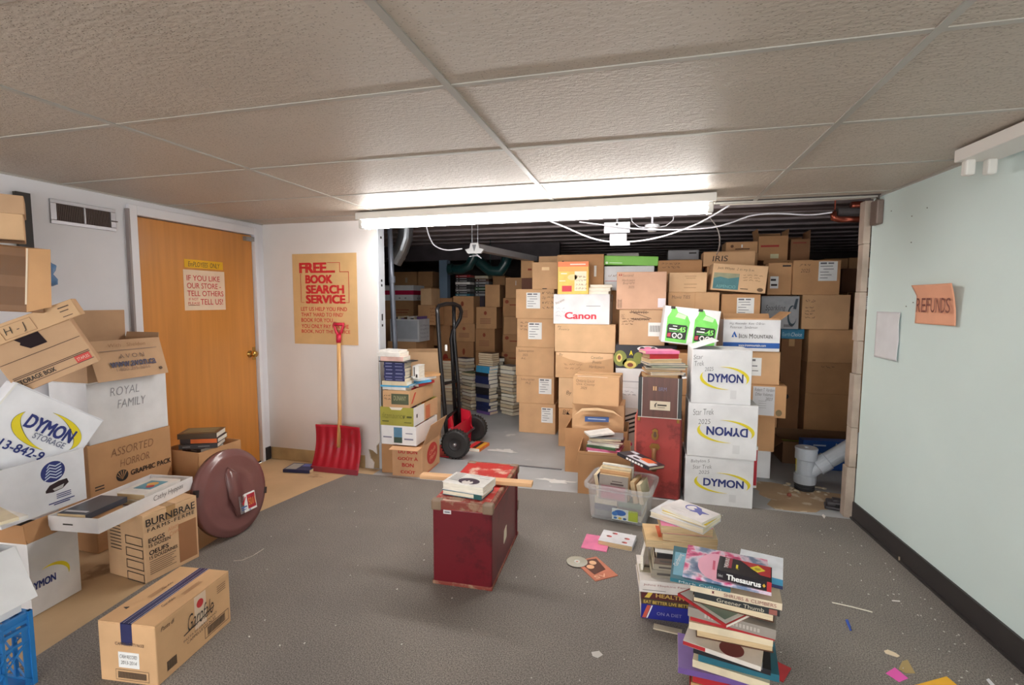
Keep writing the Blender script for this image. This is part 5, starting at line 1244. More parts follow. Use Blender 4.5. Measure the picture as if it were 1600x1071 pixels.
# open box with four books by the door
go = bw((-2.80, 2.535), (-2.79, 2.875), .31, 0, .45)
B = open_carton(go, 'open brown carton with four books on top, in front of the door', TAN2, flaps={'left': 176}, fl={'left': .14}, pad=.40)
bars(B, 'front', [(.30, .42, .82, .86), (.32, .42, .74, .76)], HAND); poly(B, 'front', ell(.66, .87, .06, .05), HAND, 'stamp'); bars(B, 'left', [(.5, .62, .75, .77)], HAND)
c_ = Vector(go.loc)
z = .4125
for (lab, cov, L_, W2, T, rz, dx, dy) in (('dark grey hardcover, bottom book on the open carton by the door', mat(74, 66, 66, .4, 'cover'), .20, .165, .037, 66, .02, .0), ('black and grey hardcover, second from the bottom on the carton by the door', mat(66, 62, 64, .35, 'cover'), .235, .16, .03, 104, .05, -.03), ('hardcover with an orange spine panel, second from the top by the door', mat(60, 52, 54, .35, 'cover'), .235, .16, .032, 100, .055, -.02), ('brown-covered hardcover, topmost of the four books by the door', mat(84, 66, 50, .3, 'cover'), .24, .165, .036, 102, .05, -.03)):
    b2 = book(c_+Vector((dx-.02, dy+.0, z)), rz-12, L_, W2, T, cov, 2, lab, 'four books on the carton by the door'); b2.root.rotation_euler.z = R(rz-76)
    z += T+.003
    if 'orange' in lab: rect(b2, 'front', .28, .98, .05, .95, COV['orange'], 'spine_panel')
    elif 'topmost' in lab: bars(b2, 'top', [(.1, .9, .2+.18*k, .28+.18*k) for k in range(4)], mat(180, 170, 130, .4), 'cover_art')
    elif 'grey' in lab: bars(b2, 'front', [(.1, .3, .4, .6), (.5, .8, .4, .6)], mat(140, 140, 140, .5))
# round maroon lid leaning
LIDM = mat(120, 80, 78, .22, 'plain')
rt_ = empty('bin_lid', 'round maroon plastic bin lid leaning on its edge beside the egg carton', 'lid', (0, 0, 0))
prof = [(0, .035), (.11, .036), (.150, .032), (.165, .024), (.215, .030), (.235, .026), (.25, .012), (.262, .010), (.265, .004), (.265, -.03), (.258, -.03), (.256, .0), (.20, .016), (0, .02)]
bm = lathe([(r_, h) for r_, h in prof], 64)
for v in bm.verts:
    rr = math.hypot(v.co.x, v.co.y)
    if rr < .20 and v.co.z > .02:
        v.co.z -= .018*math.exp(-((v.co.y*.8+v.co.x*.6)/.06)**2)*math.exp(-(rr/.17)**4)
link('lid', bm, LIDM, rt_, smooth=True)
# handle ridge and slots
bm = prism([(-.17, -.035, .03), (-.12, -.062, .03), (.02, -.055, .03), (.15, -.03, .03), (.16, .03, .03), (.05, .05, .03), (-.10, .045, .03)], (0, 0, 1), .012)
bmesh.ops.bevel(bm, geom=bm.edges[:], offset=.008, segments=2, affect='EDGES')
link('raised_handle', bm, LIDM, rt_, smooth=True)
for an in (72, -108):
    bm = bmesh.new()
    add_box(bm, .246, .2685, -.02, .02, -.004, .016, M4=Matrix.Rotation(R(an), 4, 'Z'))
    link('slot', bm, mat(40, 26, 28, .6), rt_)
rot = Matrix.Rotation(R(0), 3, 'Z') @ Matrix.Rotation(R(90-10), 3, 'Y')
rt_.rotation_euler = rot.to_euler(); rt_.location = aty(363, 783, 2.44); rt_.location.z = .262
LB = Blk(rt_, .5, .5, .04)
nz = Vector((0, 0, 1)); sux = (rot.inverted() @ Vector((.15, .98, .0))); sux.z = 0; sux.normalize(); suy = nz.cross(sux)
SF = (Vector((0, 0, .0405))+sux*.0+suy*(-.145), sux, suy, .13, .11, nz)
link('sticker_pad', prism([SF[0]+nz*-.008, SF[0]+sux*.13+nz*-.008, SF[0]+sux*.13+suy*.11+nz*-.008, SF[0]+suy*.11+nz*-.008], nz, .0095), WHITE, rt_, label='white and red price sticker')
rect(LB, SF, .48, .96, .12, .92, mat(176, 40, 56, .5), 'sticker_print', .003); text(LB, SF, '5011', .72, .5, .4, .4, mat(236, 150, 80, .5), bold=.02, lift=.005)
poly(LB, SF, [(.12, .62), (.18, .52), (.22, .60), (.38, .86), (.42, .84), (.22, .42)], RED, 'check_mark', .003); bars(LB, SF, [(.06, .4, .28, .36), (.06, .34, .16, .2), (.5, .6, .03, .09)], mat(90, 120, 180, .6), lift=.004)
# pasta box in front
P0 = atz(247, 1074, 0); P1 = atz(361, 971, 0)
gp = bw(P0, P1, .245, 0, .238)
B = carton(gp, 'sealed tan pasta carton with dark blue tape on the carpet', mat(212, 170, 126, .8, 'card'), seam='x', tape=False); W, D, H = B.W, B.D, B.H
BT = mat(54, 56, 96, .15)
link('blue_tape', bx(-W/2-.0008, W/2+.0008, -.024, .024, H-.003, H+.0008), BT, B.root)
for s in (-1, 1): link('blue_tape', bx(s*W/2, s*(W/2+.0008), -.024, .024, H-.085, H+.0008), BT, B.root)
bars(B, 'top', [(0, 1, .405, .415), (0, 1, .455, .46), (0, 1, .54, .545), (0, 1, .585, .59)], mat(190, 190, 214, .3), lift=.0018)
t = text(B, 'front', 'Garofalo', .56, .62, .36, .28, INK, bold=-.006, shear=.35, name='lettering'); rect(B, 'front', .48, .64, .40, .98, mat(226, 202, 176, .5), 'label', .001); poly(B, 'front', ell(.555, .82, .045, .075), mat(196, 54, 56, .6), 'crest', .002)
text(B, 'front', 'CAPPELLETTI N.32', .56, .33, .40, .05, HAND, rot=4); text(B, 'front', 'PASTA DI GRAGNANO', .55, .40, .46, .04, HAND, rot=4)
poly(B, 'front', [(.33, .46), (.74, .56), (.75, .575), (.33, .475)], INK, 'flourish', .002)
bars(B, 'front', [(.60, .96, .30, .31), (.60, .96, .10, .11), (.60, .605, .10, .31), (.955, .96, .10, .31)]+[(.64+.011*k, .645+.011*k+.003*(k % 2), .13, .28) for k in range(24)], INK, 'barcode')
bars(B, 'front', [(.11+.012*k, .118+.012*k, .12, .28) for k in range(10)], INK, 'barcode'); text(B, 'front', 'Pasta di', .14, .88, .16, .07, INK, shear=.3)
bars(B, 'front', [(.80, .93, .86-.04*k, .87-.04*k) for k in range(4)], HAND)
L_ = rect(B, 'left', .34, .70, .26, .52, WHITE, 'label', label='white handwritten label'); hand(B, 'left', 'CASH RECORD', .52, .45, .30, .06, INK); hand(B, 'left', '2013-2014', .52, .35, .28, .06, INK)
bars(B, 'left', [(.28, .86, .22, .225), (.28, .86, .05, .055), (.28, .285, .05, .22), (.855, .86, .05, .22)]+[(.32+.02*k, .33+.02*k, .08, .19) for k in range(25)], INK, 'barcode'); text(B, 'left', 'CAPPELLETTI N.32', .55, .66, .5, .05, HAND)
poly(B, 'top', [(.2, .82), (.235, .82), (.22, .9)], INK, 'recycling_mark'); text(B, 'top', 'Garofalo', .62, .70, .14, .05, INK, shear=.3); text(B, 'top', 'Garofalo', .36, .30, .16, .06, INK, shear=.3); bars(B, 'top', [(.4, .6, .74-.03*k, .75-.03*k) for k in range(3)]+[(.5, .75, .26-.03*k, .27-.03*k) for k in range(3)], FAINT)
# blue milk crate at the lower left corner
CB = mat(44, 126, 196, .35, 'plain')
gc = bw((-2.175, .90), (-2.195, 1.245), .33, 0, .290)
B = thing_at(gc, 'milk_crate', 'blue plastic milk crate at the lower left, its top under the white flap', 'crate'); W, D, H = B.W, B.D, B.H
def crate_side(f):
    o, ux, uy, w, h, n = B.face(f)
    M = Matrix((ux, uy, n)).transposed().to_4x4(); M.translation = o
    bm = bmesh.new()
    def bar(u0, v0, u1, v1, wd, dp=.008):
        a = Vector((u0*w, v0*h, 0)); b2 = Vector((u1*w, v1*h, 0)); d = b2-a
        m4 = M @ Matrix.Translation((a+b2)/2) @ Matrix.Rotation(math.atan2(d.y, d.x), 4, 'Z')
        add_box(bm, -d.length/2, d.length/2, -wd/2, wd/2, -dp, 0, M4=m4)
    for v in (.02, .80, .885, .97): bar(0, v, 1, v, .012, .014)
    bar(0, .62, 1, .62, .008, .010)
    for u in (.015, .985): bar(u, 0, u, 1, .014, .014)
    for u in (.27, .5, .73): bar(u, 0, u, 1, .008, .012)
    for k in range(-6, 8):
        for s in (1, -1):
            u0, u1 = k/7, k/7+s*.62*h/w*1.0
            a, b2 = (u0, .02), (u1, .62)
            if 0 <= min(u0, u1) and max(u0, u1) <= 1: bar(a[0], a[1], b2[0], b2[1], .004, .006)
    add_box(bm, 0, w, .885*h, .97*h, -.007, -.004, M4=M)
    for u0, u1 in ((0, .10), (.90, 1)): add_box(bm, u0*w, u1*w, .02*h, .8*h, -.007, -.004, M4=M)
    link('side', bm, CB, B.root)
for f in ('front', 'right', 'left', 'back'): crate_side(f)
link('base', bx(-W/2+.01, W/2-.01, -D/2+.01, D/2-.01, 0, .01), CB, B.root)
gw = bw((-2.185, .90), (-2.215, 1.225), .30, .292, .545)
B = open_carton(gw, 'open white carton of books standing on the blue crate, its flap hanging out', mat(226, 228, 232, .75, 'card'), flaps={'front': 153, 'right': 165}, fl={'front': .20, 'right': .10})
c_ = Vector(gw.loc)
for k in range(5): book(c_+Vector((-.02, .0, .005+.032*k)), 84+3*k, .26, .2, .031, COV[('green', 'tan', 'cream', 'brown', 'grey')[k]], 3, '%s book packed in the white carton on the blue crate, %s there' % (('green', 'tan', 'cream', 'brown', 'grey')[k], ORD[4-k]), 'books in the white carton on the crate')
gl2 = bw((-2.22, .86), (-2.26, 1.20), .26, .56, .60)
B = open_carton(gl2, 'flat white box lid with blue letters holding loose books', mat(230, 228, 224, .75, 'card'), name='box_lid', cat='lid'); text(B, 'front', 'DYMON', .62, .5, .42, .7, DB, bold=.03)
c_ = Vector(gl2.loc)
z = .453-.448+.448
for i, (lab, cov, L_, W2, T, rz, dx, dy, cat) in enumerate((('white magazine with a yellowish edge, lowest on the white lid', COV['white'], .27, .20, .012, 84, -.03, .17, 'magazine'), ('pale bent magazine lying over the white lid', COV['cream'], .26, .19, .012, 76, -.02, .15, 'magazine'), ('thick cream-paged book with a red cover on the white lid', COV['maroon'], .20, .13, .04, 70, -.01, .05, 'book'))):
    book(c_+Vector((dx, dy, .046+sum((.0125, .0125, .04)[:i]))), rz, L_, W2, T, cov, 3 if i == 2 else 2, lab, hard=(i == 2), name=cat, cat=cat)
# ================================================================== left side of the opening
# tall open carton behind, tray stack in front, taste-box at the bottom
P0 = aty(634, 551, 4.62); n45 = R(24)
Pn = Vector((P0.x, P0.y, 0)); P1 = atplane(688, 540, Pn, Vector((math.sin(n45), -math.cos(n45), 0)))
gtl = bw((Pn.x, Pn.y), (P1.x, P1.y), .40, 0, P0.z)
open_carton(gtl, 'tall open tan carton standing behind the books at the left of the opening', TAN3, flaps={})
# taste box
gg = bw((-1.985, 3.66), (-1.765, 3.715), .42, 0, .235)
gg = fr(613, 660, 688, 743, None, .40, 3); gg = G(gg.loc, gg.W, gg.D, .255, gg.rot)
B = open_carton(gg, 'open tan carton with red French lettering under the tray stack', mat(206, 160, 120, .85, 'card'), flaps={'front': 97, 'right': 22}, fl={'front': .085, 'right': .20}, pad=.24)
RP = mat(196, 60, 52, .7)
for s, v, wf in (('DU BON', .82, .62), ('GOÛT À', .60, .66), ('BON', .38, .38), ('COÛT', .16, .48)): text(B, 'front', s, .52, v, wf, .12, RP, bold=.03)
poly(B, 'right', ell(.55, .56, .30, .36), RP, 'round_print'); text(B, 'right', 'Chefs', .55, .66, .36, .14, mat(226, 150, 120, .7), bold=.02, shear=.2, rot=12, lift=.003); text(B, 'right', 'Plate', .55, .46, .36, .14, mat(226, 150, 120, .7), bold=.02, shear=.2, rot=12, lift=.003)
rect(B, 'right', .05, .9, .03, .05, RP, 'print')
gpx = bw((-2.12, 3.67), (-2.025, 3.69), .25, 0, .262)
carton(gpx, 'narrow tan carton in shade between the wall stud and the taste carton', TAN4, tape=False)
zt = .265
def tray(u0, u1, vt, D, label, m, Y=3.625, **k):
    global zt
    g = fr(u0, u1, vt, None, Y, D, 2, z0=zt+.0006); B = open_carton(g, label, m, name='cardboard_tray', cat='tray', **k); zt = g.z1; return B, g
B, g = tray(596, 650, 666, .46, 'white tray with a small landscape print, lowest of the tray stack', WCARD)
rect(B, 'front', .36, .60, .10, .92, mat(86, 130, 160, .5, 'cover'), 'picture'); rect(B, 'front', .36, .60, .10, .4, mat(50, 70, 60, .5, 'cover'), 'picture', .002); bars(B, 'front', [(.05, .30, .35, .42), (.66, .92, .28, .36), (.7, .9, .6, .65)], mat(130, 130, 150, .7))
for k in range(4): book(Vector(g.loc)+Vector((.0, -.15+.10*k, .006)), 90+2*k, .09, .17, max(.03, g.H-.012), COV[('brown', 'tan', 'orange', 'maroon')[k]], 3, '%s paperback in the lowest white tray of the tray stack' % ('brown', 'tan', 'orange', 'maroon')[k], 'paperbacks in the lowest tray', name='paperback_book', hard=False)
B, g = tray(594, 646, 637, .52, 'olive green tray with dark print, second of the tray stack', mat(164, 158, 66, .6, 'card'))
rect(B, 'right', 0, .42, 0, 1, WCARD, 'white_side', .001); rect(B, 'right', .42, 1, 0, 1, mat(214, 170, 130, .8, 'card'), 'tan_side', .001); rect(B, 'right', .48, .66, .05, .8, mat(206, 120, 84, .6), 'print', .002)
hand(B, 'front', 'fitzmaurice', .40, .55, .66, .3, mat(110, 110, 44, .7)); poly(B, 'front', [(.68, .6), (.71, .4), (.76, .62), (.715, .5)], INK, 'tick'); bars(B, 'front', [(.80, .95, .45, .55), (.06, .26, .2, .26), (.72, .94, .18, .22)], mat(90, 92, 40, .7)); poly(B, 'front', [(.28, 1.0), (.68, 1.0), (.62, .86), (.34, .86)], mat(232, 224, 212, .6), 'notch'); bars(B, 'right', [(.1, .14, .4, .6)], INK, lift=.003)
for k in range(5): book(Vector(g.loc)+Vector((0, -.19+.095*k, .006)), 90, .09, .17, g.H+.0-.008, COV[('white', 'purple', 'cream', 'orange', 'tan')[k]], 2, '%s paperback packed in the olive tray, seen at its right side' % ('white', 'purple', 'cream', 'orange', 'tan')[k], 'paperbacks in the olive tray', name='paperback_book', hard=False)
B, g = tray(598, 640, 611, .50, 'tan fruit tray with a dark green panel, third of the tray stack', TAN, th=.006)
rect(B, 'front', .32, .96, .18, .82, mat(84, 90, 66, .6, 'cover'), 'panel'); text(B, 'front', 'DUNANY', .64, .56, .46, .28, mat(170, 170, 130, .6), lift=.003); scrawl(B, 'front', .04, .28, .4, .8, 2); poly(B, 'right', [(.05, .2), (.2, .8), (.25, .8), (.1, .2)], mat(206, 70, 50, .6), 'stripe')
zb = g.loc.z+.006
for k in range(5): book(Vector(g.loc)+Vector((0, -.17+.088*k, .007)), 90, .085, .17, g.H-.004, COV[('cream', 'red', 'tan', 'white', 'grey')[k]], 1, '%s paperback packed in the tan fruit tray, under the loose books' % ('cream', 'red', 'tan', 'white', 'grey')[k], 'paperbacks in the fruit tray', name='paperback_book', hard=False)
zt = g.z1+.004; cx, cy = g.loc.x, g.loc.y
# loose books at the back right of the tray
for i, (c, dx, dy, rz, L_, T) in enumerate((('red', .06, .08, 84, .26, .024), ('cyan', .05, .0, 66, .26, .016), ('white', .06, .12, 70, .22, .022), ('tan', .09, .16, 60, .2, .02))):
    book((cx+dx, cy+dy, zt+sum((.024, .016, .022, .02)[:i])+.001*i), rz, L_, .15, T, COV[c], i % 3, 'loose %s book on the fruit tray, %s of four' % (c, ORD[3-i]), 'loose books on the fruit tray')
fx = aty(612, 600, 3.66)
items = [('cyan', .26, .19, .012, 2), ('cream', .26, .18, .014, 2)]
z = zt
xs = aty(617, 600, 3.66).x
for i, (lab, c, L_, W2, T, turn) in enumerate((('red-edged white book under the pale blue one at the left of the tray', 'white', .21, .15, .022, 0), ('thin pale blue book across the left of the fruit tray', 'cyan', .25, .15, .014, 4), ('cream book with an olive spine under the blue paperbacks', 'cream', .22, .15, .034, 2))):
    book((xs-.0, 3.72, z), turn, L_, W2, T, COV[c], 2, lab, hard=True); z += T+.0005
for k in range(6):
    T = (.022, .022, .034, .028, .026, .024)[k]
    B = book((xs-.0+random.uniform(-.004, .004), 3.715, z), random.uniform(-2, 2)+1, .185, .125, T, mat(44, 50, 104, .35, 'cover'), 0, 'navy paperback with pale spine lettering, %s of its set' % ORD[5-k], 'navy paperbacks by the stud', name='paperback_book', hard=False)
    bars(B, 'front', [(.08, .4, .35, .6), (.55, .9, .4, .6)], mat(150, 156, 200, .6)); z += T+.0005
for i, (lab, c, L_, W2, T, rz, dx) in enumerate((('thin dark book under the pink one above the navy paperbacks', 'black', .27, .17, .008, -6, .015), ('pale pink paperback above the navy paperbacks', 'cream', .20, .14, .036, 3, -.012), ('thick white paperback jutting left near the top of the stud-side pile', 'white', .21, .15, .034, -2, -.035), ('small white paperback crowning the stud-side pile', 'white', .19, .12, .018, -8, -.03))):
    B = book((xs+dx, 3.70, z), rz, L_, W2, T, COV[c] if i != 1 else mat(226, 186, 176, .4, 'cover'), 2, lab, hard=(i == 0)); z += T+.0005
B = book((xs+.150, 3.80, zt+.083), 0, .055, .12, .11, COV['white'], 2, 'white book with black print standing right of the navy paperbacks'); bars(B, 'front', [(.2, .35, .2, .9), (.5, .8, .1, .35)], INK)
# ---- hand truck, seen side-on
HB = mat(34, 32, 34, .3, 'plain', .3)
ht = empty('hand_truck', 'black hand truck with red base and two air tyres at the opening', 'hand truck', (0, 0, 0))
nx0, ny0 = -1.735, 4.20; fy = 4.60
def q(u, v, Y): return aty(u, v, Y)
near = [q(699, 700, ny0), q(695, 640, ny0), q(688, 560, ny0), q(684, 495, ny0)]
far = [q(717, 668, fy), q(715, 600, fy), q(711, 540, fy), q(709, 478, fy)]
bm = tube(near+[q(683, 484, ny0), q(686, 478, ny0+.05), q(697, 475, ny0+.14), q(709, 475, fy-.1), q(718, 479, fy-.05), q(721, 487, fy), q(719, 498, fy), q(708, 517, fy), q(705, 530, fy), q(707, 560, fy), q(712, 668, fy)], .019, 12)
link('frame', bm, HB, ht, smooth=True)
link('frame', tube([q(709, 476, fy), q(710, 530, fy), q(716, 600, fy), q(718, 672, fy)], .019, 12), HB, ht, smooth=True)
for (va, vb_) in ((600, 596), (655, 640)):
    link('cross_bar', tube([q(691 if va == 600 else 696, va, ny0), q(714, vb_, fy)], .015, 10), HB, ht, smooth=True)
lb = q(697, 544, ny0+.1); link('bracket_label', bx(lb.x-.012, lb.x+.012, lb.y-.004, lb.y+.004, lb.z-.03, lb.z+.03, bev=.004), WHITE, ht, label='white tag')
RT = mat(206, 24, 50, .4, 'plain')
a = q(700, 664, ny0+.02); b_ = q(735, 655, fy)
def wheel(c, ax, Rw=.135, w=.075):
    r_ = bmesh.new()
    z_ = Vector(ax).normalized(); M = z_.to_track_quat('Z', 'Y').to_matrix().to_4x4(); M.translation = c
    pts = []
    bm = lathe([(Rw-.075, -.03), (Rw-.055, -.034), (Rw-.02, -w/2), (Rw-.006, -w/2+.012), (Rw, -.012), (Rw, .012), (Rw-.006, w/2-.012), (Rw-.02, w/2), (Rw-.055, .034), (Rw-.075, .03), (Rw-.075, -.03)], 48)
    for k in range(28):
        an = 2*math.pi*k/28
        for s in (-1, 1): add_box(bm, Rw-.008, Rw+.0015, -.006, .006, s*.002, s*.03, M4=Matrix.Rotation(an+s*.05, 4, 'Z'))
    bm.transform(M); t = link('tyre', bm, mat(40, 38, 38, .6), ht, smooth=False)
    bm = lathe([(0, -.022), (.02, -.026), (.055, -.02), (.062, -.026), (.064, .026), (.055, .02), (.02, .026), (0, .022)], 28); bm.transform(M); link('rim', bm, mat(52, 50, 52, .4, 'plain', .4), ht, smooth=True)
    bm = lathe([(0, -.04), (.016, -.04), (.016, .04), (0, .04)], 14); bm.transform(M); link('hub', bm, mat(150, 150, 152, .3, 'plain', .7), ht)
c1 = atz(711, 718, 0); c1 = Vector((c1.x, c1.y+.02, .139)); c2 = atz(740, 690, 0); c2 = Vector((c2.x, c2.y+.02, .139))
axd = (c2-c1).normalized()
wheel(c1, axd); wheel(c2, axd)
link('axle', tube([c1-axd*.045, c2+axd*.045], .011, 10), mat(150, 150, 152, .3, 'plain', .7), ht, smooth=True)
mid = (c1+c2)/2
def red_plate(pxs, Y, th):
    return prism([aty(u, v, Y) for u, v in pxs], (0, 1, 0), th)
link('mudguard', red_plate([(706, 646), (712, 637), (733, 643), (735, 650), (728, 663), (708, 668)], fy+.03, .03), RT, ht)
link('mudguard', red_plate([(697, 660), (703, 652), (706, 668), (698, 672)], ny0+.08, .05), RT, ht)
toe = prism([(c1.x-.06, c1.y+.0, .004), (c1.x-.06, c2.y-.02, .004), (c1.x-.30, c2.y-.02, .004), (c1.x-.30, c1.y+.0, .004)], (0, 0, 1), .008)
link('toe_plate', toe, RT, ht)
link('back_plate', prism([(c1.x-.055, c1.y+.02, .006), (c1.x-.055, c2.y-.03, .006), (c1.x-.045, c2.y-.03, .27), (c1.x-.045, c1.y+.02, .27)], (-1, 0, 0), .008), RT, ht)
for c in (c1, c2): link('strut', tube([c+axd*(.05 if c is c1 else -.05), Vector((c.x-.06, (c.y+.05 if c is c1 else c.y-.06), .28))], .010, 8), RT, ht)
p = atz(744, 700, 0)
B = book((p.x+.02, p.y, 0), 84, .24, .14, .03, mat(232, 120, 44, .35, 'cover'), 2, 'orange and red paperback on the concrete beside the tyre', hard=False); rect(B, 'top', .05, .95, .35, .6, mat(60, 44, 40, .4), 'cover_art', .001); rect(B, 'top', .05, .95, .62, .95, mat(216, 50, 60, .4), 'cover_art', .001); rect(B, 'top', .1, .9, .05, .3, mat(240, 190, 60, .4), 'cover_art', .001)
# ================================================================== right of the opening: DYMON boxes, red trunk, crate of books
z = 0
def wbox(u0, u1, vt, label, flip, notes, D=.36, yaw=0, cu=.55, cv=.62):
    global z
    g = fr(u0, u1, vt, 794, 3.70, D, yaw, z0=z)
    B = thing_at(g, 'storage_box', label, 'box'); W, D_, H = B.W, B.D, B.H
    link('body', bx(-W/2, W/2, -D_/2, D_/2, 0, H-.006, bev=.004), WCARD, B.root)
    for s in (-1, 1): link('flap', bx(-W/2+.001, W/2-.001, s*.0015, s*(D_/2-.001), H-.006, H-.001), WCARD, B.root)
    for a0, a1 in ((150, 282), (-30, 102)): poly(B, 'front', crescent(cu, .5 if flip else .48, .41, .21, a0, a1, .17), YELLOW, 'logo', .002)
    text(B, 'front', 'DYMON', cu+.02, .5 if flip else .48, .58, .155, DB, bold=.03, rot=180 if flip else 0)
    for s, u, v, wf, hf in notes: hand(B, 'front', s, u, v, wf, hf, mat(96, 96, 98, .8), rot=5)
    rect(B, 'front', .66, .76, .10, .26, mat(222, 222, 224, .5), 'patch', .001)
    z = g.z1+.0006; return B
wbox(1070, 1177, 716, 'white yellow-swoosh box at the bottom of the stack beside the trunk', False, [('Babylon 5', .22, .90, .28, .08), ('Star Trek', .25, .79, .28, .08), ('2025', .28, .68, .16, .07)])
wbox(1073, 1182, 632, 'white box with its yellow swoosh logo upside down, middle of the stack', True, [('Star Trek', .22, .84, .30, .11), ('2025', .24, .66, .18, .09)], yaw=-1)
B = wbox(1078, 1171, 547, 'white yellow-swoosh box on top of the stack, a flap raised', False, [('Star', .10, .86, .16, .08), ('Trek', .12, .74, .16, .09), ('2025', .29, .64, .15, .07)], yaw=1, D=.34)
W, D_, H = B.W, B.D, B.H
a = R(16)
link('raised_flap', prism([(-W/2, -D_/2+.004, H), (-W/2, D_/2-.004, H), (-W/2+.17, D_/2-.004, H+.06), (-W/2+.17, -D_/2+.004, H+.06)], (0, 0, 1), .004), WCARD, B.root)
# tall red trunk on end
TRK = worn_red('worn_red_trunk', (176, 64, 58), (132, 44, 42), .50, 5, .5)
gk = bw((-.055, 3.735), (.278, 3.715), .30, 0, .608)
B = thing_at(gk, 'trunk', 'tall red vintage trunk standing on end with brass hasp and handle', 'trunk'); W, D_, H = B.W, B.D, B.H
link('body', bx(-W/2+.002, W/2-.002, -D_/2+.004, D_/2-.004, 0, H, bev=.012), TRK, B.root)
link('edge_trim', bx(-W/2, -W/2+.016, -D_/2, D_/2, 0, H-.002, bev=.006), mat(206, 104, 92, .5, 'worn'), B.root)
link('edge_trim', bx(W/2-.012, W/2, -D_/2, D_/2, 0, H-.002, bev=.005), mat(110, 44, 42, .5, 'worn'), B.root)
BR = mat(150, 110, 56, .35, 'worn', .6)
hp = [(.0, .545), (.022, .53), (.016, .515), (.026, .495), (.022, .47), (.0, .455), (-.022, .47), (-.026, .495), (-.016, .515), (-.022, .53)]
link('hasp', prism([(x-.02, -D_/2+.002, zz_-.02) for x, zz_ in hp], (0, -1, 0), .012), BR, B.root, label='brass keyhole hasp')
link('hasp', prism([(x*.45-.02, -D_/2-.008, (zz_-.5)*.5+.48) for x, zz_ in hp], (0, -1, 0), .006), mat(90, 60, 40, .5), B.root)
link('handle', prism([(-.045, -D_/2+.002, .365), (.005, -D_/2+.002, .365), (.018, -D_/2+.002, .385), (.005, -D_/2+.002, .41), (-.045, -D_/2+.002, .41), (-.058, -D_/2+.002, .385)], (0, -1, 0), .014), BR, B.root, label='brass handle mount')
bm = bmesh.new(); add_tube(bm, [(-.022, -D_/2-.016, .38), (-.024, -D_/2-.03, .33), (-.022, -D_/2-.03, .26), (-.022, -D_/2-.016, .215)], [.018, .015, .018, .022], 12)
link('handle', bm, mat(128, 84, 48, .5, 'worn'), B.root, smooth=True)
for sx in (-1, 1): link('corner_cap', bx(sx*(W/2-.04), sx*(W/2-.018), -D_/2-.002, -D_/2+.02, H-.035, H-.002, bev=.003), BR, B.root)
# wood-grain record crate with books on the trunk
gwb = bw((-.035, 3.70), (.268, 3.686), .30, .609, .906)
WG = mat(92, 52, 42, .35, 'wood')
B = open_carton(gwb, 'dark wood-grain box with black side bands on top of the red trunk', WG, name='file_box', flaps={'right': 80}, fl={'right': .03}, m_in=WCARD, th=.006, pad=.279)
W, D_, H = B.W, B.D, B.H
for (u0, u1, m_) in ((0, .085, mat(34, 38, 38, .4)), (.915, 1, mat(34, 38, 38, .4)), (.085, .098, mat(210, 206, 200, .4)), (.902, .915, mat(210, 206, 200, .4))): rect(B, 'front', u0, u1, 0, 1, m_, 'band', .001)
rect(B, 'front', 0, 1, 0, .02, mat(200, 190, 180, .4), 'band', .0015)
L_ = rect(B, 'front', .28, .74, .20, .42, mat(214, 200, 176, .5), 'label'); poly(B, 'front', [(.38, .33), (.42, .38), (.44, .38), (.41, .33), (.41, .27), (.39, .27)], INK, 'logo', .003); bars(B, 'front', [(.45, .66, .31, .34), (.46, .62, .26, .27)], INK, lift=.003)
text(B, 'front', 'II', .38, .73, .07, .10, mat(206, 160, 110, .4), bold=.03); text(B, 'front', 'BRM', .56, .72, .18, .09, mat(110, 104, 130, .4))
c_ = Vector(gwb.loc); z = .004
z = c_.z+.284
for i, (c, L_, W2, T, rz, pg, dx) in enumerate((('tan', .23, .17, .026, 178, 3, -.01), ('white', .24, .17, .018, 183, 1, .02), ('tan', .25, .17, .018, 176, 3, .0), ('grey', .28, .18, .016, 172, 1, .02), ('green', .27, .18, .014, 186, 0, .03), ('grey', .28, .19, .014, 181, 0, .01), ('cream', .24, .17, .03, 188, 3, .0), ('red', .22, .15, .036, 8, 3, -.01), ('pink', .25, .17, .022, 4, 1, -.02))):
    B2 = book((c_.x+dx, c_.y-.02, z), rz+14, L_, W2, T, COV[c], pg, '%s book, %s of the pile rising out of the wood-grain box' % (c, ORD[8-i]), 'pile on the wood-grain box'); z += T+.001
# ---- clear plastic bin of books
m, nt, b = newmat('frosted_clear_plastic')
b.inputs['Base Color'].default_value = (.9, .92, .95, 1); b.inputs['Roughness'].default_value = .25
tr = nt.nodes.new('ShaderNodeBsdfTransparent'); tl = nt.nodes.new('ShaderNodeBsdfTranslucent'); m1 = nt.nodes.new('ShaderNodeMixShader'); m2 = nt.nodes.new('ShaderNodeMixShader')
m1.inputs[0].default_value = .42; m2.inputs[0].default_value = .72
nt.links.new(b.outputs[0], m1.inputs[1]); nt.links.new(tl.outputs[0], m1.inputs[2]); nt.links.new(m1.outputs[0], m2.inputs[1]); nt.links.new(tr.outputs[0], m2.inputs[2])
nt.links.new(m2.outputs[0], nt.nodes['Material Output'].inputs[0]); PLAST = m
bn = empty('plastic_bin', 'clear plastic storage bin heaped with books on the grey carpet', 'storage bin', (-.125, 3.37, 0), Euler((0, 0, R(-9))))
def rrect(w, d, r, z, n=6):
    P = []
    for (sx, sy, a0) in ((1, 1, 0), (-1, 1, 90), (-1, -1, 180), (1, -1, 270)):
        for k in range(n+1):
            a = R(a0+90*k/n); P.append(Vector((sx*(w/2-r)+r*math.cos(a), sy*(d/2-r)+r*math.sin(a), z)))
    return P
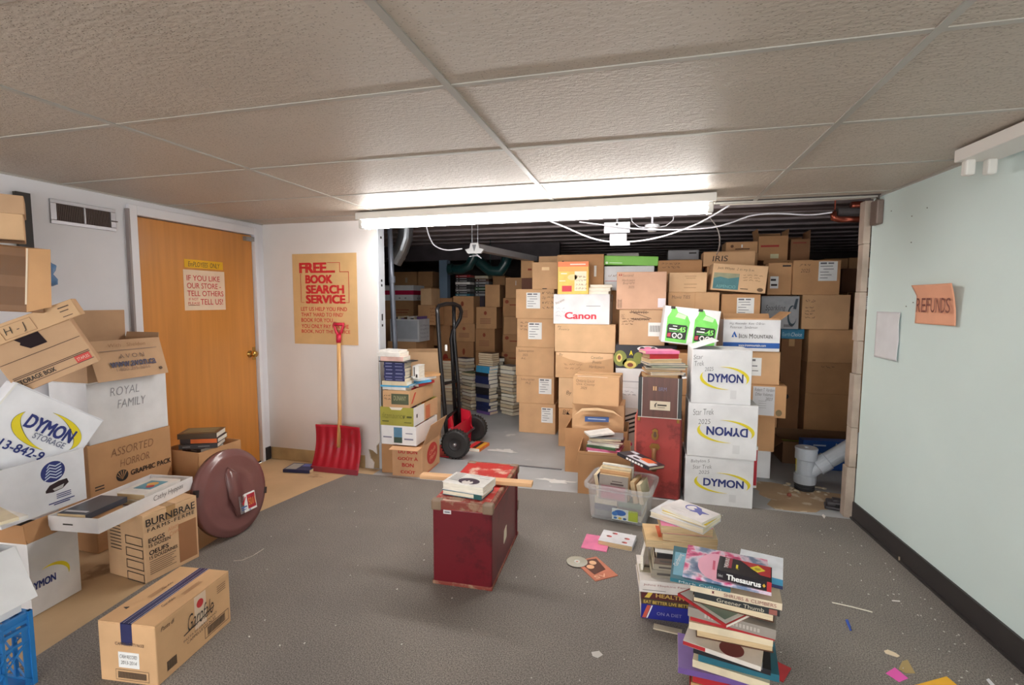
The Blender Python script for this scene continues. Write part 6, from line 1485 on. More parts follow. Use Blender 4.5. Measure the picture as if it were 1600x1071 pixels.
def tub(levels, cap=True):
    bm = bmesh.new(); rings = [[bm.verts.new(p) for p in rrect(*l)] for l in levels]
    for A, B_ in zip(rings, rings[1:]):
        for k in range(len(A)): bm.faces.new((A[k], A[(k+1) % len(A)], B_[(k+1) % len(A)], B_[k]))
    if cap: bm.faces.new(rings[0][::-1])
    return bm
BW, BD, BH = .40, .33, .245
o = link('tub', tub([(BW-.05, BD-.05, .03, .002), (BW-.035, BD-.035, .035, .012), (BW, BD, .04, BH-.03)]), PLAST, bn, smooth=True)
md = o.modifiers.new('t', 'SOLIDIFY'); md.thickness = .003
o = link('rim', tub([(BW, BD, .04, BH-.035), (BW+.05, BD+.05, .06, BH-.03), (BW+.052, BD+.052, .06, BH), (BW+.04, BD+.04, .055, BH+.004), (BW, BD, .04, BH-.003)], cap=False), PLAST, bn, smooth=True)
md = o.modifiers.new('t', 'SOLIDIFY'); md.thickness = .0025
BB = Blk(bn, BW-.02, BD-.028, BH)
L_ = rect(BB, 'front', .42, .86, .10, .40, mat(206, 214, 210, .5), 'label', .002, label='blue and lime product label'); rect(BB, 'front', .70, .86, .12, .40, mat(170, 186, 60, .5), 'label_panel', .003); poly(BB, 'front', ell(.56, .30, .10, .08), mat(46, 96, 170, .5), 'label_picture', .003); poly(BB, 'front', ell(.47, .26, .05, .06), mat(60, 120, 190, .5), 'label_picture', .0035)
for u, c in ((.48, (60, 110, 170)), (.56, (200, 170, 60)), (.64, (50, 90, 140))): poly(BB, 'front', ell(u, .15, .03, .03), mat(*c, .5), 'label_picture', .004)
def inbin(dx, dy, z, L, Wd, T, c, pg, label, rx=0, ry=0, rz=0, hard=False, name='book'):
    M = Matrix.Rotation(R(-9), 4, 'Z'); p = Vector((-.125, 3.37, 0))+(M @ Vector((dx, dy, 0))); p.z = z
    if abs(rx) > 50: p.z += Wd/2*math.sin(R(rx))
    return book(p, 0, L, Wd, T, c, pg, label, None, name, 'book', hard, (Matrix.Rotation(R(-9+rz), 3, 'Z') @ Matrix.Rotation(R(ry), 3, 'Y') @ Matrix.Rotation(R(rx), 3, 'X')).to_euler())
for k in range(3):
    inbin(-.082, .0, .014+.041*k, .15, .22, .04, COV[('grey', 'navy', 'cream')[k]], k % 3, '%s book flat at the left inside the bin, %s of three' % (('grey', 'navy', 'cream')[k], ORD[2-k]))
    inbin(.078, .0, .014+.041*k, .15, .22, .04, COV[('cream', 'brown', 'green')[k]], (k+1) % 3, '%s book flat at the right inside the bin, %s of three' % (('cream', 'brown', 'green')[k], ORD[2-k]))
ZB = .139
inbin(-.155, .0, ZB, .22, .15, .026, COV['navy'], 1, 'dark blue book upright at the left end of the clear bin', rx=80, rz=90)
B = inbin(-.03, -.108, ZB, .19, .165, .026, mat(150, 140, 132, .5, 'cover'), 3, 'grey-brown paperback standing at the front of the clear bin', rx=84)
bf = 'top'
poly(B, bf, [(.08, .06), (.92, .06), (.92, .58), (.08, .58)], mat(176, 116, 126, .5, 'cover'), 'cover_art', .0015); bars(B, bf, [(.4, .85, .64, .70), (.45, .8, .76, .79)], mat(70, 50, 50, .6), lift=.002)
inbin(-.03, -.066, ZB, .2, .185, .032, COV['tan'], 3, 'tan paperback upright behind the grey-brown one in the clear bin', rx=84)
inbin(-.03, -.024, ZB, .2, .195, .03, COV['cream'], 3, 'cream paperback upright near the middle of the clear bin', rx=84)
inbin(-.03, .018, ZB, .21, .20, .03, COV['white'], 2, 'white-edged book upright at the rear of the clear bin', rx=84)
inbin(.098, -.04, ZB, .17, .14, .03, COV['tan'], 3, 'tan book upright beside the row in the clear bin', rx=78, rz=84)
inbin(.138, -.04, ZB, .17, .13, .028, mat(206, 196, 160, .5, 'cover'), 1, 'pale green-edged book upright at the right end of the clear bin', rx=78, rz=84)
B = inbin(.11, .06, .365, .26, .19, .022, mat(44, 44, 52, .35, 'cover'), 1, 'black hardcover with a white and orange figure lying across the clear bin', rx=-8, ry=9, rz=-26, hard=True)
poly(B, 'top', [(.25, .1), (.95, .1), (.95, .62), (.25, .62)], mat(220, 220, 228, .4), 'cover_art', .001); poly(B, 'top', [(.5, .4), (.8, .35), (.86, .8), (.6, .86), (.5, .7)], mat(226, 104, 62, .4), 'cover_art', .002); poly(B, 'top', ell(.45, .3, .1, .08), mat(40, 36, 40, .4), 'cover_art', .0025); rect(B, 'top', .05, .25, .7, .9, mat(206, 206, 214, .4), 'cover_art', .002); bars(B, 'front', [(.30+.09*k, .37+.09*k, .2, .8) for k in range(6)], WHITE)
# ---- PVC drain
PV = mat(168, 174, 182, .3, 'plain')
pp_ = atz(1261, 770, 0); dr = empty('drain_pipe', 'grey plastic drain pipe rising from the floor with a branch to the right wall', 'pipe', (pp_.x, pp_.y+.07, 0))
def ring(r0, z0, z1): return [(r0, z0), (r0, z1)]
link('rubber_coupling', lathe([(0, 0), (.085, 0), (.09, .012), (.084, .02), (.09, .03), (.084, .04), (.09, .05), (.088, .085), (0, .085)], 32), mat(40, 40, 44, .6), dr)
link('riser', lathe([(0, .07), (.096, .07), (.098, .085), (.098, .15), (.094, .157), (.082, .16), (.082, .30), (.085, .305), (.096, .31), (.096, .405), (.092, .41), (0, .41)], 36), PV, dr, smooth=False)
link('cap', lathe([(0, .405), (.1, .405), (.1, .418), (.095, .423), (.02, .424), (.018, .432), (0, .432)], 36), PV, dr)
d0 = Vector((.05, .0, .20)); d1 = Vector((.36, .0, .44)); dd = (d1-d0).normalized()
bm = tube([d0-dd*.03, d0+dd*.10], .072, 24); add_tube(bm, [d0+dd*.06, d0+dd*.065, d0+dd*.17, d0+dd*.175], [.07, .088, .088, .08], 24); add_tube(bm, [d0+dd*.17, d1+dd*.25], .077, 24)
link('branch', bm, PV, dr, smooth=False)
dr.scale = (.79, .79, .79)
link('straps', tube([(-.08, 0, .18), (-.084, 0, .31)], .006, 6), mat(196, 180, 60, .5), dr)
p = atz(1311, 798, 0)
bt = empty('black_plastic_box', 'small black plastic trap box with a square hole on the bare floor', 'plastic box', (p.x-.005, p.y+.03, 0), Euler((0, 0, R(-14))))
bm = bmesh.new(); add_box(bm, -.075, .075, -.05, .05, 0, .022, bev=.006); add_box(bm, -.068, .068, -.044, .046, .02, .055, bev=.012); add_box(bm, -.03, .06, -.02, .046, .05, .066, bev=.006)
link('body', bm, mat(52, 48, 52, .4), bt); link('hole', bx(-.012, .022, -.047, -.043, .02, .044), mat(14, 12, 14, .8), bt)
bm = bmesh.new()
for k in range(22):
    an = random.uniform(0, 6.28); r_ = random.uniform(.08, .17); s = random.uniform(.006, .018)
    bmesh.ops.create_icosphere(bm, subdivisions=1, radius=s, matrix=Matrix.Translation((pp_.x+r_*math.cos(an), min(pp_.y, 9)+.06+r_*.7*math.sin(an), s*.4)) @ Matrix.Diagonal((1.3, 1, .6, 1)))
o = link('concrete_rubble', bm, mat(196, 182, 160, .9, 'worn')); aset(o, 'loose concrete crumbs around the foot of the drain pipe', 'rubble', kind='stuff')
p = atz(1233, 776, 0); bm = bmesh.new(); bmesh.ops.create_icosphere(bm, subdivisions=2, radius=.016, matrix=Matrix.Translation((p.x, p.y, .012))); o = link('brick_fragment', bm, mat(150, 84, 70, .9)); aset(o, 'small reddish brick fragment left of the drain pipe', 'brick fragment')
# ================================================================== things on the carpet
# red suitcase
SC = worn_red('worn_shaded_red_leathercloth', (106, 24, 34), (84, 20, 28), .52, 7, .30)  # worn red, its base colour lowered to carry the shade on the front
SCT = worn_red('worn_red_top', (188, 46, 42), (214, 176, 156), .53, 9, .45)
gs_ = bw((-1.02, 2.255), (-.708, 2.268), .63, 0, .442)
B = thing_at(gs_, 'suitcase', 'worn red suitcase standing on end in the middle of the carpet', 'suitcase'); W, D, H = B.W, B.D, B.H
link('body', bx(-W/2, W/2, -D/2, D/2, .006, H-.035, bev=.010), SC, B.root)
link('lid', bx(-W/2-.002, W/2+.002, -D/2-.002, D/2+.002, H-.045, H, bev=.010), SCT, B.root)
EDG = worn_red('scuffed_edge', (128, 52, 40), (150, 116, 92), .48, 14, .6)
for (x0, x1, y0, y1) in ((-W/2-.004, W/2+.004, -D/2-.004, -D/2+.012), (-W/2-.004, W/2+.004, D/2-.012, D/2+.004)): link('edge_band', bx(x0, x1, y0, y1, H-.04, H+.002, bev=.004), EDG, B.root)
link('edge_band', bx(W/2-.02, W/2+.004, -D/2, D/2, H-.03, H+.0025, bev=.006), EDG, B.root)
link('edge_band', bx(-W/2-.003, W/2+.003, -D/2-.003, D/2+.003, 0, .02, bev=.004), EDG, B.root)
for sx in (-1, 1):
    for sy in (-1, 1):
        link('corner_cap', bx(sx*(W/2-.05), sx*(W/2+.007), sy*(D/2-.035), sy*(D/2+.007), H-.05, H+.006, bev=.010), mat(132, 110, 90, .45, 'worn'), B.root)
rect(B, 'front', .19, .32, .855, .90, mat(214, 212, 212, .5), 'tag', .002, label='small white tag'); bars(B, 'front', [(.21, .30, .87, .885)], mat(110, 110, 120, .6), lift=.003)
poly(B, 'right', [(.40, .28), (.50, .31), (.50, .46), (.41, .43)], mat(222, 212, 190, .6), 'sticker', .002, label='torn cream sticker')
link('seam', bx(W/2-.001, W/2+.006, D/2-.06, D/2-.045, .02, H-.03, bev=.002), mat(96, 22, 30, .5), B.root)
link('latch', bx(W/2, W/2+.008, D/2-.045, D/2-.02, .17, .23, bev=.003), mat(120, 100, 80, .4, 'plain', .5), B.root)
a = atz(655, 750, H+.003); b_ = atz(830, 764, H+.003); d = (b_-a); L = d.length
pk = link('wooden_plank', bx(-L/2, L/2, -.028, .028, 0, .022, bev=.002), mat(222, 176, 130, .55, 'woodx')); pk.location = ((a.x+b_.x)/2, (a.y+b_.y)/2+.03, H+.0075); pk.rotation_euler.z = math.atan2(d.y, d.x)
aset(pk, 'bare wooden plank laid across the red suitcase behind two books', 'plank')
cb = Vector(((-1.02-.708)/2-.015, 2.40, H+.0025))
b1 = book(cb, 178, .225, .155, .026, COV['teal'], 0, 'dark green hardcover, lower of the two books on the red suitcase'); b1.root.rotation_euler.z = R(-6+180); rect(b1, 'back', .8, 1, 0, 1, mat(40, 90, 90, .4), 'spine_end', .0005)
b2 = book(cb+Vector((.005, -.0, .0265)), 0, .235, .155, .042, COV['white'], 2, 'white hardcover with a dark head print, upper book on the suitcase'); b2.root.rotation_euler.z = R(-7+180)
fr_ = (Vector((b2.W/2, b2.D/2, b2.H)), Vector((-1, 0, 0)), Vector((0, -1, 0)), b2.W, b2.D, Vector((0, 0, 1)))
poly(b2, fr_, ell(.55, .34, .25, .26), mat(60, 40, 60, .4), 'picture'); poly(b2, fr_, ell(.55, .22, .13, .16), mat(220, 214, 210, .4), 'picture', .002); poly(b2, fr_, ell(.50, .34, .03, .05), mat(60, 40, 60, .4), 'picture', .0025); poly(b2, fr_, ell(.60, .34, .03, .05), mat(60, 40, 60, .4), 'picture', .0025)
bars(b2, fr_, [(.06, .30, .86-.12*k, .89-.12*k) for k in range(6)]+[(.4, .9, .86, .88), (.7, .94, .7, .72)], mat(120, 116, 120, .5))
# notebook, puzzle book, disc and magazine
p = atz(929, 849, 0); o = link('notebook', bx(-.075, .075, -.09, .09, 0, .006, bev=.001), COV['pink']); o.location = (p.x+.01, p.y, .0005); o.rotation_euler.z = R(-4); aset(o, 'flat pink notebook on the carpet left of the white-covered book', 'notebook')
p = atz(962, 848, 0)
B = book((p.x+.01, p.y+.0, 0), 0, .15, .20, .03, mat(226, 226, 230, .4, 'cover'), 3, 'thick white-covered book with small red pictures on the carpet', rot=Euler((0, 0, R(-100))), hard=False)
B.root.rotation_euler.z = R(-8+90); B.W, B.D = .15, .2
for (u, v) in ((.82, .62), (.55, .22), (.5, .75), (.2, .25)): poly(B, 'top', ell(u, v, .06, .08), mat(190, 70, 70, .5), 'picture'); poly(B, 'top', ell(u, v+.04, .04, .04), mat(110, 70, 60, .5), 'picture', .002)
p = atz(928, 889, 0); MG = link('magazine', bx(-.07, .07, -.105, .105, 0, .004), mat(196, 120, 96, .35, 'cover')); MG.location = (p.x+.01, p.y, .0005); MG.rotation_euler.z = R(38); aset(MG, 'orange-brown magazine on the carpet with a clear disc on its corner', 'magazine')
MB = Blk(MG, .14, .21, .004); poly(MB, 'top', [(.2, .25), (.8, .35), (.9, .9), (.4, .95), (.15, .7)], mat(90, 54, 46, .4), 'cover_art', .001); poly(MB, 'top', ell(.35, .6, .15, .1), mat(236, 180, 140, .4), 'cover_art', .0015); poly(MB, 'top', ell(.6, .75, .14, .1), mat(236, 190, 150, .4), 'cover_art', .0015); text(MB, 'top', 'SV', .35, .12, .5, .14, mat(240, 200, 170, .4), lift=.0015)
p = atz(903, 880, 0); dc = empty('compact_disc', 'pale translucent compact disc overlapping the corner of the orange magazine', 'disc', (p.x-.005, p.y, .0062)); link('disc', lathe([(.010, 0), (.058, 0), (.058, .0012), (.010, .0012), (.010, 0)], 40), mat(186, 196, 190, .12, 'plain', .5), dc); link('hub', lathe([(.007, .0002), (.017, .0002), (.017, .0014), (.007, .0014), (.007, .0002)], 24), mat(206, 210, 206, .3), dc)
# ---- rear stack of big paperbacks
bx0, by0 = .145, 2.36
z = 0.0
def put(lab, cov, L_, W2, T, rz, dx=0, dy=0, pg=0, hard=False, name='book', grp='rear foreground book stack'):
    global z
    B = book((bx0+dx, by0+dy, z), rz, L_, W2, T, cov, pg, lab, grp, name, 'book', hard); z += T+.0006; return B
RS = 'of the rear carpet stack'
B = put('bright blue thick paperback, bottom ' + RS, mat(40, 46, 140, .35, 'cover'), .27, .20, .068, 3); text(B, 'front', 'ON A DIET', .46, .45, .40, .22, mat(150, 150, 190, .4)); poly(B, 'front', [(.02, .05), (.08, .05), (.16, .95), (.10, .95)], mat(200, 90, 70, .4), 'print'); poly(B, 'front', [(.09, .05), (.11, .05), (.19, .95), (.17, .95)], WHITE, 'print')
B = put('brown gold-lettered book, second from bottom ' + RS, mat(84, 66, 52, .4, 'cover'), .27, .20, .026, 3, hard=True); text(B, 'front', 'EAT BETTER LIVE BETTER', .44, .5, .80, .55, mat(206, 180, 90, .4), bold=.02)
B = put('maroon gold-lettered hardcover, third from bottom ' + RS, mat(90, 40, 44, .4, 'cover'), .265, .20, .04, 2, hard=True); text(B, 'front', 'HEALTH SE', .55, .5, .62, .44, mat(196, 160, 84, .4), bold=.03); poly(B, 'front', [(.05, .1), (.13, .1), (.2, .9), (.13, .9)], mat(214, 186, 80, .4), 'print')
B = put('large white hardcover with purple edges, in the middle ' + RS, mat(226, 220, 216, .4, 'cover'), .29, .23, .055, 5, -.005, .0, hard=True); text(B, 'front', 'Johns Hopkins Family', .42, .66, .72, .20, mat(176, 130, 130, .4)); bars(B, 'front', [(.05, .4, .2, .24)], mat(120, 112, 112, .5)); bars(B, 'left', [(0, 1, .93, 1), (0, 1, 0, .06)], COV['purple'])
rect(B, 'top', .02, .42, .30, .62, mat(170, 164, 146, .5, 'cover'), 'cover_art', .001); bars(B, 'top', [(.06, .36, .5, .56), (.55, .8, .1, .14)], mat(70, 64, 60, .5))
for i, (c, T, rz, dx, L_) in enumerate((('grey', .036, 4, .03, .25), ('grey', .026, 3, .035, .24), ('brown', .03, 2, .04, .24), ('black', .022, 5, .045, .24), ('white', .016, 0, .05, .25))):
    B = put('%s paperback, %s of five above the purple-edged book' % (c, ORD[4-i]), (mat(150, 142, 128, .5, 'cover'), mat(162, 154, 138, .5, 'cover'), mat(110, 94, 84, .5, 'cover'), COV['black'], COV['white'])[i], L_, .18, T, rz, dx, .01)
    if i < 3: bars(B, 'front', [(.1, .8, .35, .65)], mat(90, 84, 80, .5))
zl = z
B = book((bx0-.118, by0+.05, z-.165), 0, .17, .012, .12, COV['white'], 2, 'white magazine standing upright against the left of the rear stack', name='magazine', cat='magazine', hard=False, rot=Euler((R(0), R(-8), R(82))))
B = put('orange-striped tan paperback jutting left, mid-height ' + RS, mat(222, 190, 140, .4, 'cover'), .17, .15, .034, 96, -.05, .02, 3); rect(B, 'top', .2, .9, .3, .6, mat(220, 110, 70, .5), 'cover_art', .001)
z = zl
B = put('tan thick paperback with page edges out, lowest of three ' + RS, COV['tan'], .235, .16, .036, 184, .07, .02, 3)
B = put('pale paperback with page edges out, middle of three ' + RS, COV['cream'], .235, .16, .03, 181, .075, .02, 3)
B = put('pink-covered paperback with tan page edges, upper of three ' + RS, COV['pink'], .225, .155, .036, 186, .055, .03, 3)
B = put('large grey-edged hardcover under the two thin top books ' + RS, mat(226, 226, 230, .35, 'cover'), .26, .19, .030, 150, .06, .04, 0, True)
B = put('bright yellow thin book under the topmost white book ' + RS, COV['yellow'], .215, .15, .010, 148, .085, .02, 2)
B = put('white book with a blue bird figure, topmost ' + RS, mat(232, 226, 226, .35, 'cover'), .215, .15, .012, 142, .08, .02, 2)
fb = (Vector((.1075, .075, .012)), Vector((-1, 0, 0)), Vector((0, -1, 0)), .215, .15, Vector((0, 0, 1)))
BFIG = mat(96, 100, 170, .5)
poly(B, fb, [(.45, .92), (.62, .86), (.70, .70), (.88, .66), (.76, .58), (.78, .40), (.66, .52), (.50, .46), (.58, .62), (.50, .70), (.56, .78)], BFIG, 'bird'); poly(B, fb, crescent(.45, .72, .14, .20, 30, 300, .18), BFIG, 'bird', .002); bars(B, fb, [(.15, .5, .2, .21), (.2, .45, .14, .15)], mat(170, 166, 170, .5))
# ---- front stack
bx0, by0 = .318, 1.875
z = 0.0
FS = 'of the front stack'
def putf(lab, cov, L_, W2, T, rz, dx=0, dy=0, pg=0, hard=True, txt=None, tc=None, name='book'):
    B = put(lab, cov, L_, W2, T, rz, dx, dy, pg, hard, name, 'front foreground book stack')
    if txt: text(B, 'front', txt, .5, .5, .7, .5, tc or WHITE, bold=.01)
    return B
putf('red hardcover, bottom ' + FS, COV['red'], .24, .17, .036, -4, 0, .01)
putf('tan book, second from bottom ' + FS, COV['tan'], .25, .18, .034, -6, .01, .01)
putf('red-spined book, third from bottom ' + FS, COV['red'], .25, .17, .030, -10, .02, .0, 0)
B = putf('pink and purple magazine-like book, lower left ' + FS, COV['purple'], .26, .2, .022, -3, -.035, .02, 0, False)
putf('cream hardcover with red edge, low ' + FS, COV['cream'], .25, .17, .028, -12, .02, 0, 1)
putf('dark green hardcover, low ' + FS, COV['teal'], .26, .18, .026, -8, .04, .01, 0)
putf('thin black hardcover in the middle ' + FS, COV['black'], .25, .17, .020, -11, .02, .0, 1, txt='DICTIONARY', tc=mat(160, 160, 150, .5)) if False else putf('thin black hardcover in the middle ' + FS, COV['black'], .25, .17, .020, -11, .02, .0, 1)
B = putf('grey paperback with brown picture spine, middle ' + FS, COV['grey'], .24, .17, .026, -13, .0, -.005, 1, False); rect(B, 'front', .7, .9, .1, .9, COV['brown'], 'print')
B = putf('white photo book with a reddish picture jutting forward ' + FS, mat(220, 212, 204, .4, 'cover'), .25, .2, .016, -16, -.01, -.03, 1, False); poly(B, 'top', ell(.62, .2, .16, .2), COV['maroon'], 'picture')
putf('tan-paged thick book at the left, middle ' + FS, COV['brown'], .25, .18, .034, 176, .02, .02, 3)
putf('cream and red striped hardcover, upper middle ' + FS, COV['cream'], .27, .19, .026, -5, .005, .01, 1); rect(Blk(bpy.data.objects[-1].parent if False else B.root, B.W, B.D, B.H), 'front', .0, .3, .1, .9, COV['red'], 'print')
putf('red hardcover with white spine mark, upper middle ' + FS, COV['red'], .27, .19, .018, -9, .015, .01, 1)
B = putf('tall grey paperback with pale spine lettering, upper ' + FS, mat(150, 142, 134, .5, 'cover'), .28, .2, .034, -12, .015, 0, 1, False); bars(B, 'front', [(.2+.04*k, .225+.04*k, .3, .7) for k in range(16)], mat(186, 178, 170, .5))
B2 = book((bx0-.03, by0-.015, z), 0, .21, .20, .010, COV['red'], 2, 'red-bordered white booklet turned cornerwise near the top of the front stack', name='booklet', cat='booklet', hard=False, rot=Euler((0, 0, R(-46)))); rect(B2, 'top', .03, .97, .03, .97, mat(214, 210, 206, .4, 'cover'), 'cover_art', .0008); rect(B2, 'top', .3, .9, .1, .6, mat(110, 130, 120, .4, 'cover'), 'cover_art', .0015); z += .0105
putf('tan hardcover with page edges out, upper ' + FS, COV['brown'], .26, .18, .030, 168, .02, .01, 1)
B = putf('black-spined Green Thumb hardcover, near the top ' + FS, mat(44, 48, 50, .4, 'cover'), .27, .20, .022, -9, .025, .005, 1); text(B, 'front', 'Greener Thumb', .55, .5, .55, .6, mat(206, 200, 180, .5)); rect(B, 'front', .88, .97, .1, .9, mat(150, 90, 80, .5), 'print')
B = putf('cream-spined SHRUBS & CLIMBERS hardcover, near the top ' + FS, mat(222, 206, 180, .4, 'cover'), .29, .21, .024, -8, .02, .01, 1); text(B, 'front', 'SHRUBS & CLIMBERS', .66, .5, .56, .5, mat(150, 96, 90, .5)); poly(B, 'front', [(.26+.018*math.cos(R(45*k))*(1 if k % 2 else .5), .5+.28*math.sin(R(45*k))*(1 if k % 2 else .5)) for k in range(8)], COV['maroon'], 'flower')
zs = z
B3 = book((bx0+.125, by0+.10, z), 0, .15, .22, .012, mat(226, 232, 240, .4, 'cover'), 2, 'white and blue booklet sticking out at the right rear of the front stack', name='booklet', cat='booklet', hard=False, rot=Euler((0, 0, R(-14)))); rect(B3, 'top', 0, 1, 0, .2, COV['cyan'], 'cover_art', .0008); rect(B3, 'front', 0, 1, 0, 1, COV['navy'], 'spine', .0008)
B = putf('teal gardening book under the pink one ' + FS, mat(44, 104, 120, .35, 'cover'), .20, .25, .014, -6, -.095, .04, 1, False); text(B, 'front', 'Mark Cullen', .5, .5, .7, .6, mat(190, 200, 200, .5)); rect(B, 'top', .04, .3, .1, .8, mat(110, 170, 196, .4, 'cover'), 'cover_art', .001); text(B, 'top', 'Gardening', .12, .55, .5, .09, WHITE, rot=80, lift=.002, shear=.2)
PK = mat(206, 132, 168, .35, 'cover')
m, nt, b = newmat('pink_blue_floral_print')
tc = nt.nodes.new('ShaderNodeTexCoord'); n1 = nt.nodes.new('ShaderNodeTexNoise'); n1.inputs['Scale'].default_value = 14; n1.inputs['Detail'].default_value = 6
nt.links.new(tc.outputs['Object'], n1.inputs['Vector']); rp = nt.nodes.new('ShaderNodeValToRGB')
for i, (p_, c_) in enumerate(((.30, (60, 70, 110)), (.42, (120, 140, 170)), (.50, (226, 206, 222)), (.57, (214, 90, 140)), (.66, (150, 40, 84)))):
    e = rp.color_ramp.elements[i] if i < 2 else rp.color_ramp.elements.new(p_)
    e.position = p_; e.color = rgb(*c_)
nt.links.new(n1.outputs['Fac'], rp.inputs[0]); nt.links.new(rp.outputs[0], b.inputs['Base Color']); b.inputs['Roughness'].default_value = .35
B = putf('large pink floral book lying flat near the top ' + FS, m, .285, .235, .012, -9, -.005, .035, 1, False)
poly(B, 'top', ell(.42, .42, .26, .44), mat(240, 176, 202, .4), 'cover_panel', .0008); text(B, 'top', 'LAVISH PU', .55, .46, .70, .13, mat(216, 80, 120, .4), rot=-88, lift=.0016)
bars(B, 'top', [(.34, .37, .3, .6)], mat(216, 96, 130, .4))
B = putf('black and red Thesaurus paperback, topmost ' + FS, mat(38, 34, 40, .3, 'cover'), .172, .108, .034, -13, .045, -.03, 1, False)
text(B, 'front', 'Thesaurus', .50, .52, .62, .55, WHITE, bold=.035); text(B, 'front', 'Oxford', .07, .5, .09, .3, mat(200, 200, 200, .4)); rect(B, 'front', .92, 1, 0, 1, COV['red'], 'print'); poly(B, 'front', [(.84, .5), (.87, .7), (.90, .5), (.87, .3)], mat(214, 170, 60, .4), 'print', .002)
rect(B, 'top', 0, .06, 0, 1, mat(36, 32, 38, .4), 'print', .0006); rect(B, 'top', .13, .26, .30, .98, mat(150, 40, 60, .4), 'print', .0008); text(B, 'top', 'THESAURUS', .195, .6, .6, .10, WHITE, bold=.02, rot=90, lift=.0016) if False else text(B, (Vector((-.172/2+.05, -.054+.02, .034)), Vector((0, 1, 0)), Vector((-1, 0, 0)), .085, .05, Vector((0, 0, 1))), 'THESAURUS', .5, .45, .86, .26, WHITE, bold=.02, lift=.0016)
poly(B, 'top', [(.42, .98), (.98, .98), (.98, .28), (.80, .30)], COV['red'], 'print', .0008); poly(B, 'top', [(.74, .42), (.88, .64), (.74, .88), (.60, .64)], YELLOW, 'print', .0014); bars(B, 'top', [(.69, .79, .66, .68), (.68, .80, .60, .62), (.70, .78, .54, .56)], INK, lift=.002); bars(B, 'top', [(.34, .40, .3, .32), (.34, .38, .36, .6)], YELLOW, lift=.002)
o = link('leaflet', bx(-.06, .06, -.05, .05, 0, .003), COV['red']); p = Vector((bx0+.16, by0+.16, 0)); o.location = (p.x+.04, p.y+.03, .0005); o.rotation_euler.z = R(-30); aset(o, 'red patterned leaflet on the carpet right of the front stack', 'leaflet'); MB = Blk(o, .12, .1, .003); poly(MB, 'top', ell(.4, .5, .25, .3), mat(226, 180, 140, .5, 'cover'), 'print', .0008)
p = atz(1043, 985, 0); o = link('pamphlet', bx(-.06, .06, -.018, .018, 0, .005), mat(206, 196, 172, .5, 'cover')); o.location = (p.x, p.y, .0005); o.rotation_euler.z = R(-6); aset(o, 'cream pamphlet poking out under the blue bottom book', 'pamphlet')
# ---- litter on the carpet
def sheet(name, label, cat, px, m, th=.0012, lift=.0004):
    P = [atz(u, v, 0) for u, v in px]; o = link(name, prism([(p.x, p.y, lift) for p in P], (0, 0, 1), th), m); return aset(o, label, cat)
sheet('sticky_note', 'bright pink sticky note on the carpet near the bottom edge', 'note', [(1384, 1053), (1398, 1044), (1419, 1061), (1405, 1067)], mat(240, 96, 190, .6))
o = sheet('booklet', 'yellow booklet cut by the bottom edge of the picture', 'booklet', [(1428, 1073), (1479, 1059), (1496, 1073), (1512, 1092), (1450, 1110)], mat(246, 186, 40, .5), .004)
sheet('paper_scrap', 'cream torn paper strip above the pink sticky note', 'paper scrap', [(1381, 1018), (1387, 1016), (1399, 1021), (1406, 1026), (1402, 1028), (1384, 1022)], mat(232, 214, 186, .6))
sheet('paper_scrap', 'olive brown torn paper scrap right of the pink sticky note', 'paper scrap', [(1410, 1034), (1418, 1032), (1430, 1053), (1415, 1053), (1404, 1046)], mat(176, 152, 100, .7))
sheet('paper_scrap', 'white paper sliver at the lower right, beside the yellow booklet', 'paper scrap', [(1541, 1063), (1545, 1061), (1556, 1073), (1551, 1076)], mat(226, 226, 230, .6))
a, b_ = atz(1300, 942, .004), atz(1363, 957, .004); o = link('plastic_straw', tube([a, (a+b_)/2+Vector((0, 0, .002)), b_], .003, 8), mat(220, 216, 200, .4)); aset(o, 'thin white straw lying on the carpet at right', 'straw')
a, b_ = atz(1323, 970, .006), atz(1329, 985, .006); pc_ = empty('pen_cap', 'small blue pen cap on the carpet below the straw', 'pen cap', a); bm = bmesh.new(); add_tube(bm, [(0, 0, 0), b_-a], [.0055, .004], 10); link('cap', bm, mat(60, 96, 196, .3), pc_); link('clip', tube([Vector((.004, 0, .006)), (b_-a)*.8+Vector((.004, 0, .006))], .0015, 6), mat(50, 84, 180, .3), pc_)
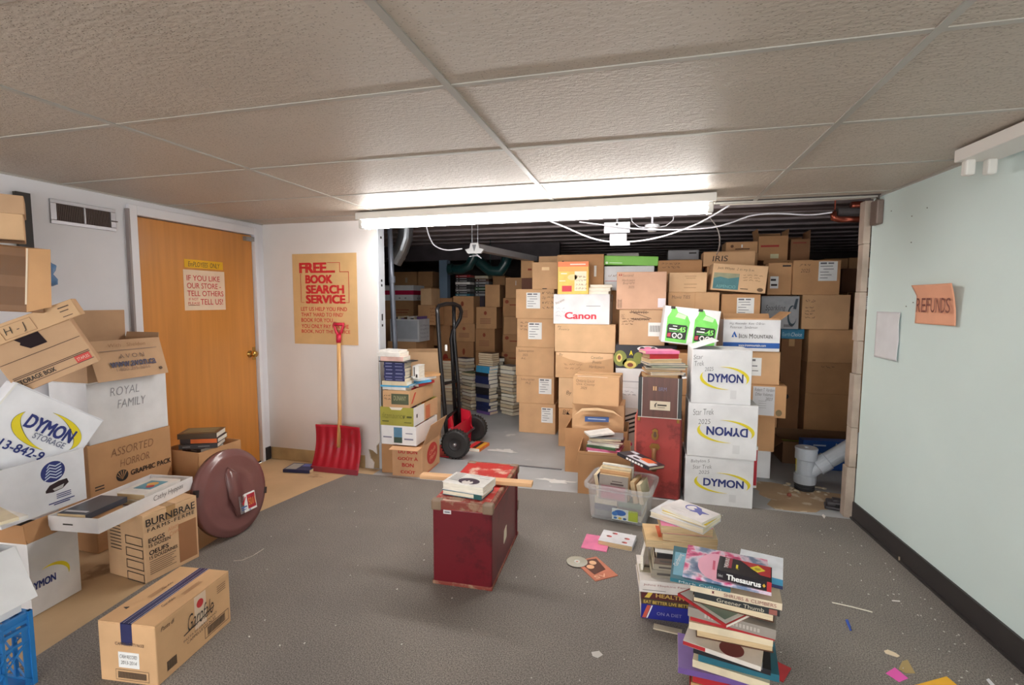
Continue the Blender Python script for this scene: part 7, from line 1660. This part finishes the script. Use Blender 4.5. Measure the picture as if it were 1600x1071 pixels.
a, b_ = atz(1394, 939, .003), atz(1406, 940, .003); o = link('cigarette_stub', tube([a, b_], .003, 8), mat(230, 226, 220, .6)); aset(o, 'tiny white rolled stub on the carpet near the baseboard', 'stub')
P = [atz(u, v, .002) for u, v in ((365, 877), (378, 876), (395, 869), (412, 858))]; o = link('string', tube(P, .0016, 6), mat(206, 196, 186, .8)); aset(o, 'short white string on the carpet right of the egg carton', 'string')
P = [atz(u, v, .002) for u, v in ((1260, 795), (1280, 797), (1300, 801), (1325, 805))]
sheet('paper_scrap', 'white scrap on the carpet edge at the right of the opening', 'paper scrap', [(1286, 804), (1290, 807), (1288, 811), (1284, 806)], mat(226, 222, 216, .6))
sheet('paper_scrap', 'crumpled clear wrapper on the carpet in the lower middle', 'paper scrap', [(924, 1020), (936, 1018), (942, 1024), (934, 1029), (926, 1026)], mat(196, 194, 190, .3))
a = on_right(1411, 888); o = link('wire_clip', tube([Vector((a.x-.02, a.y, .002)), Vector((a.x-.022, a.y, .03))], .004, 6), mat(196, 176, 150, .6)); aset(o, 'tan clip with a hair-thin wire at the foot of the baseboard', 'clip')
bm = bmesh.new()
for k in range(260):
    x = random.uniform(-2.2, 1.35); y = random.uniform(1.1, 3.55)
    if random.random() < .45: x = 1.42-abs(random.gauss(0, .18)); y = random.uniform(1.7, 3.5)
    if x > 1.30+(3.72-y)*.0714: continue
    s = random.uniform(.0012, .0042)
    add_box(bm, -s, s, -s*.6, s*.6, 0, s*.7, M4=Matrix.Translation((x, y, .0008)) @ Matrix.Rotation(random.random()*6, 4, 'Z'))
o = link('carpet_crumbs', bm, mat(210, 206, 198, .8)); aset(o, 'scattered pale crumbs and dust specks over the grey carpet', 'crumbs', kind='stuff')
# small nail holes and scuffs on the right wall
for (u, v) in ((1393, 330), (1425, 338), (1449, 325), (1424, 379), (1427, 473), (1416, 479)):
    p = on_right(u, v); bm = bmesh.new(); bmesh.ops.create_icosphere(bm, subdivisions=1, radius=.004, matrix=Matrix.Translation(p)); struct('wall_right', bm, mat(110, 116, 112, .8))
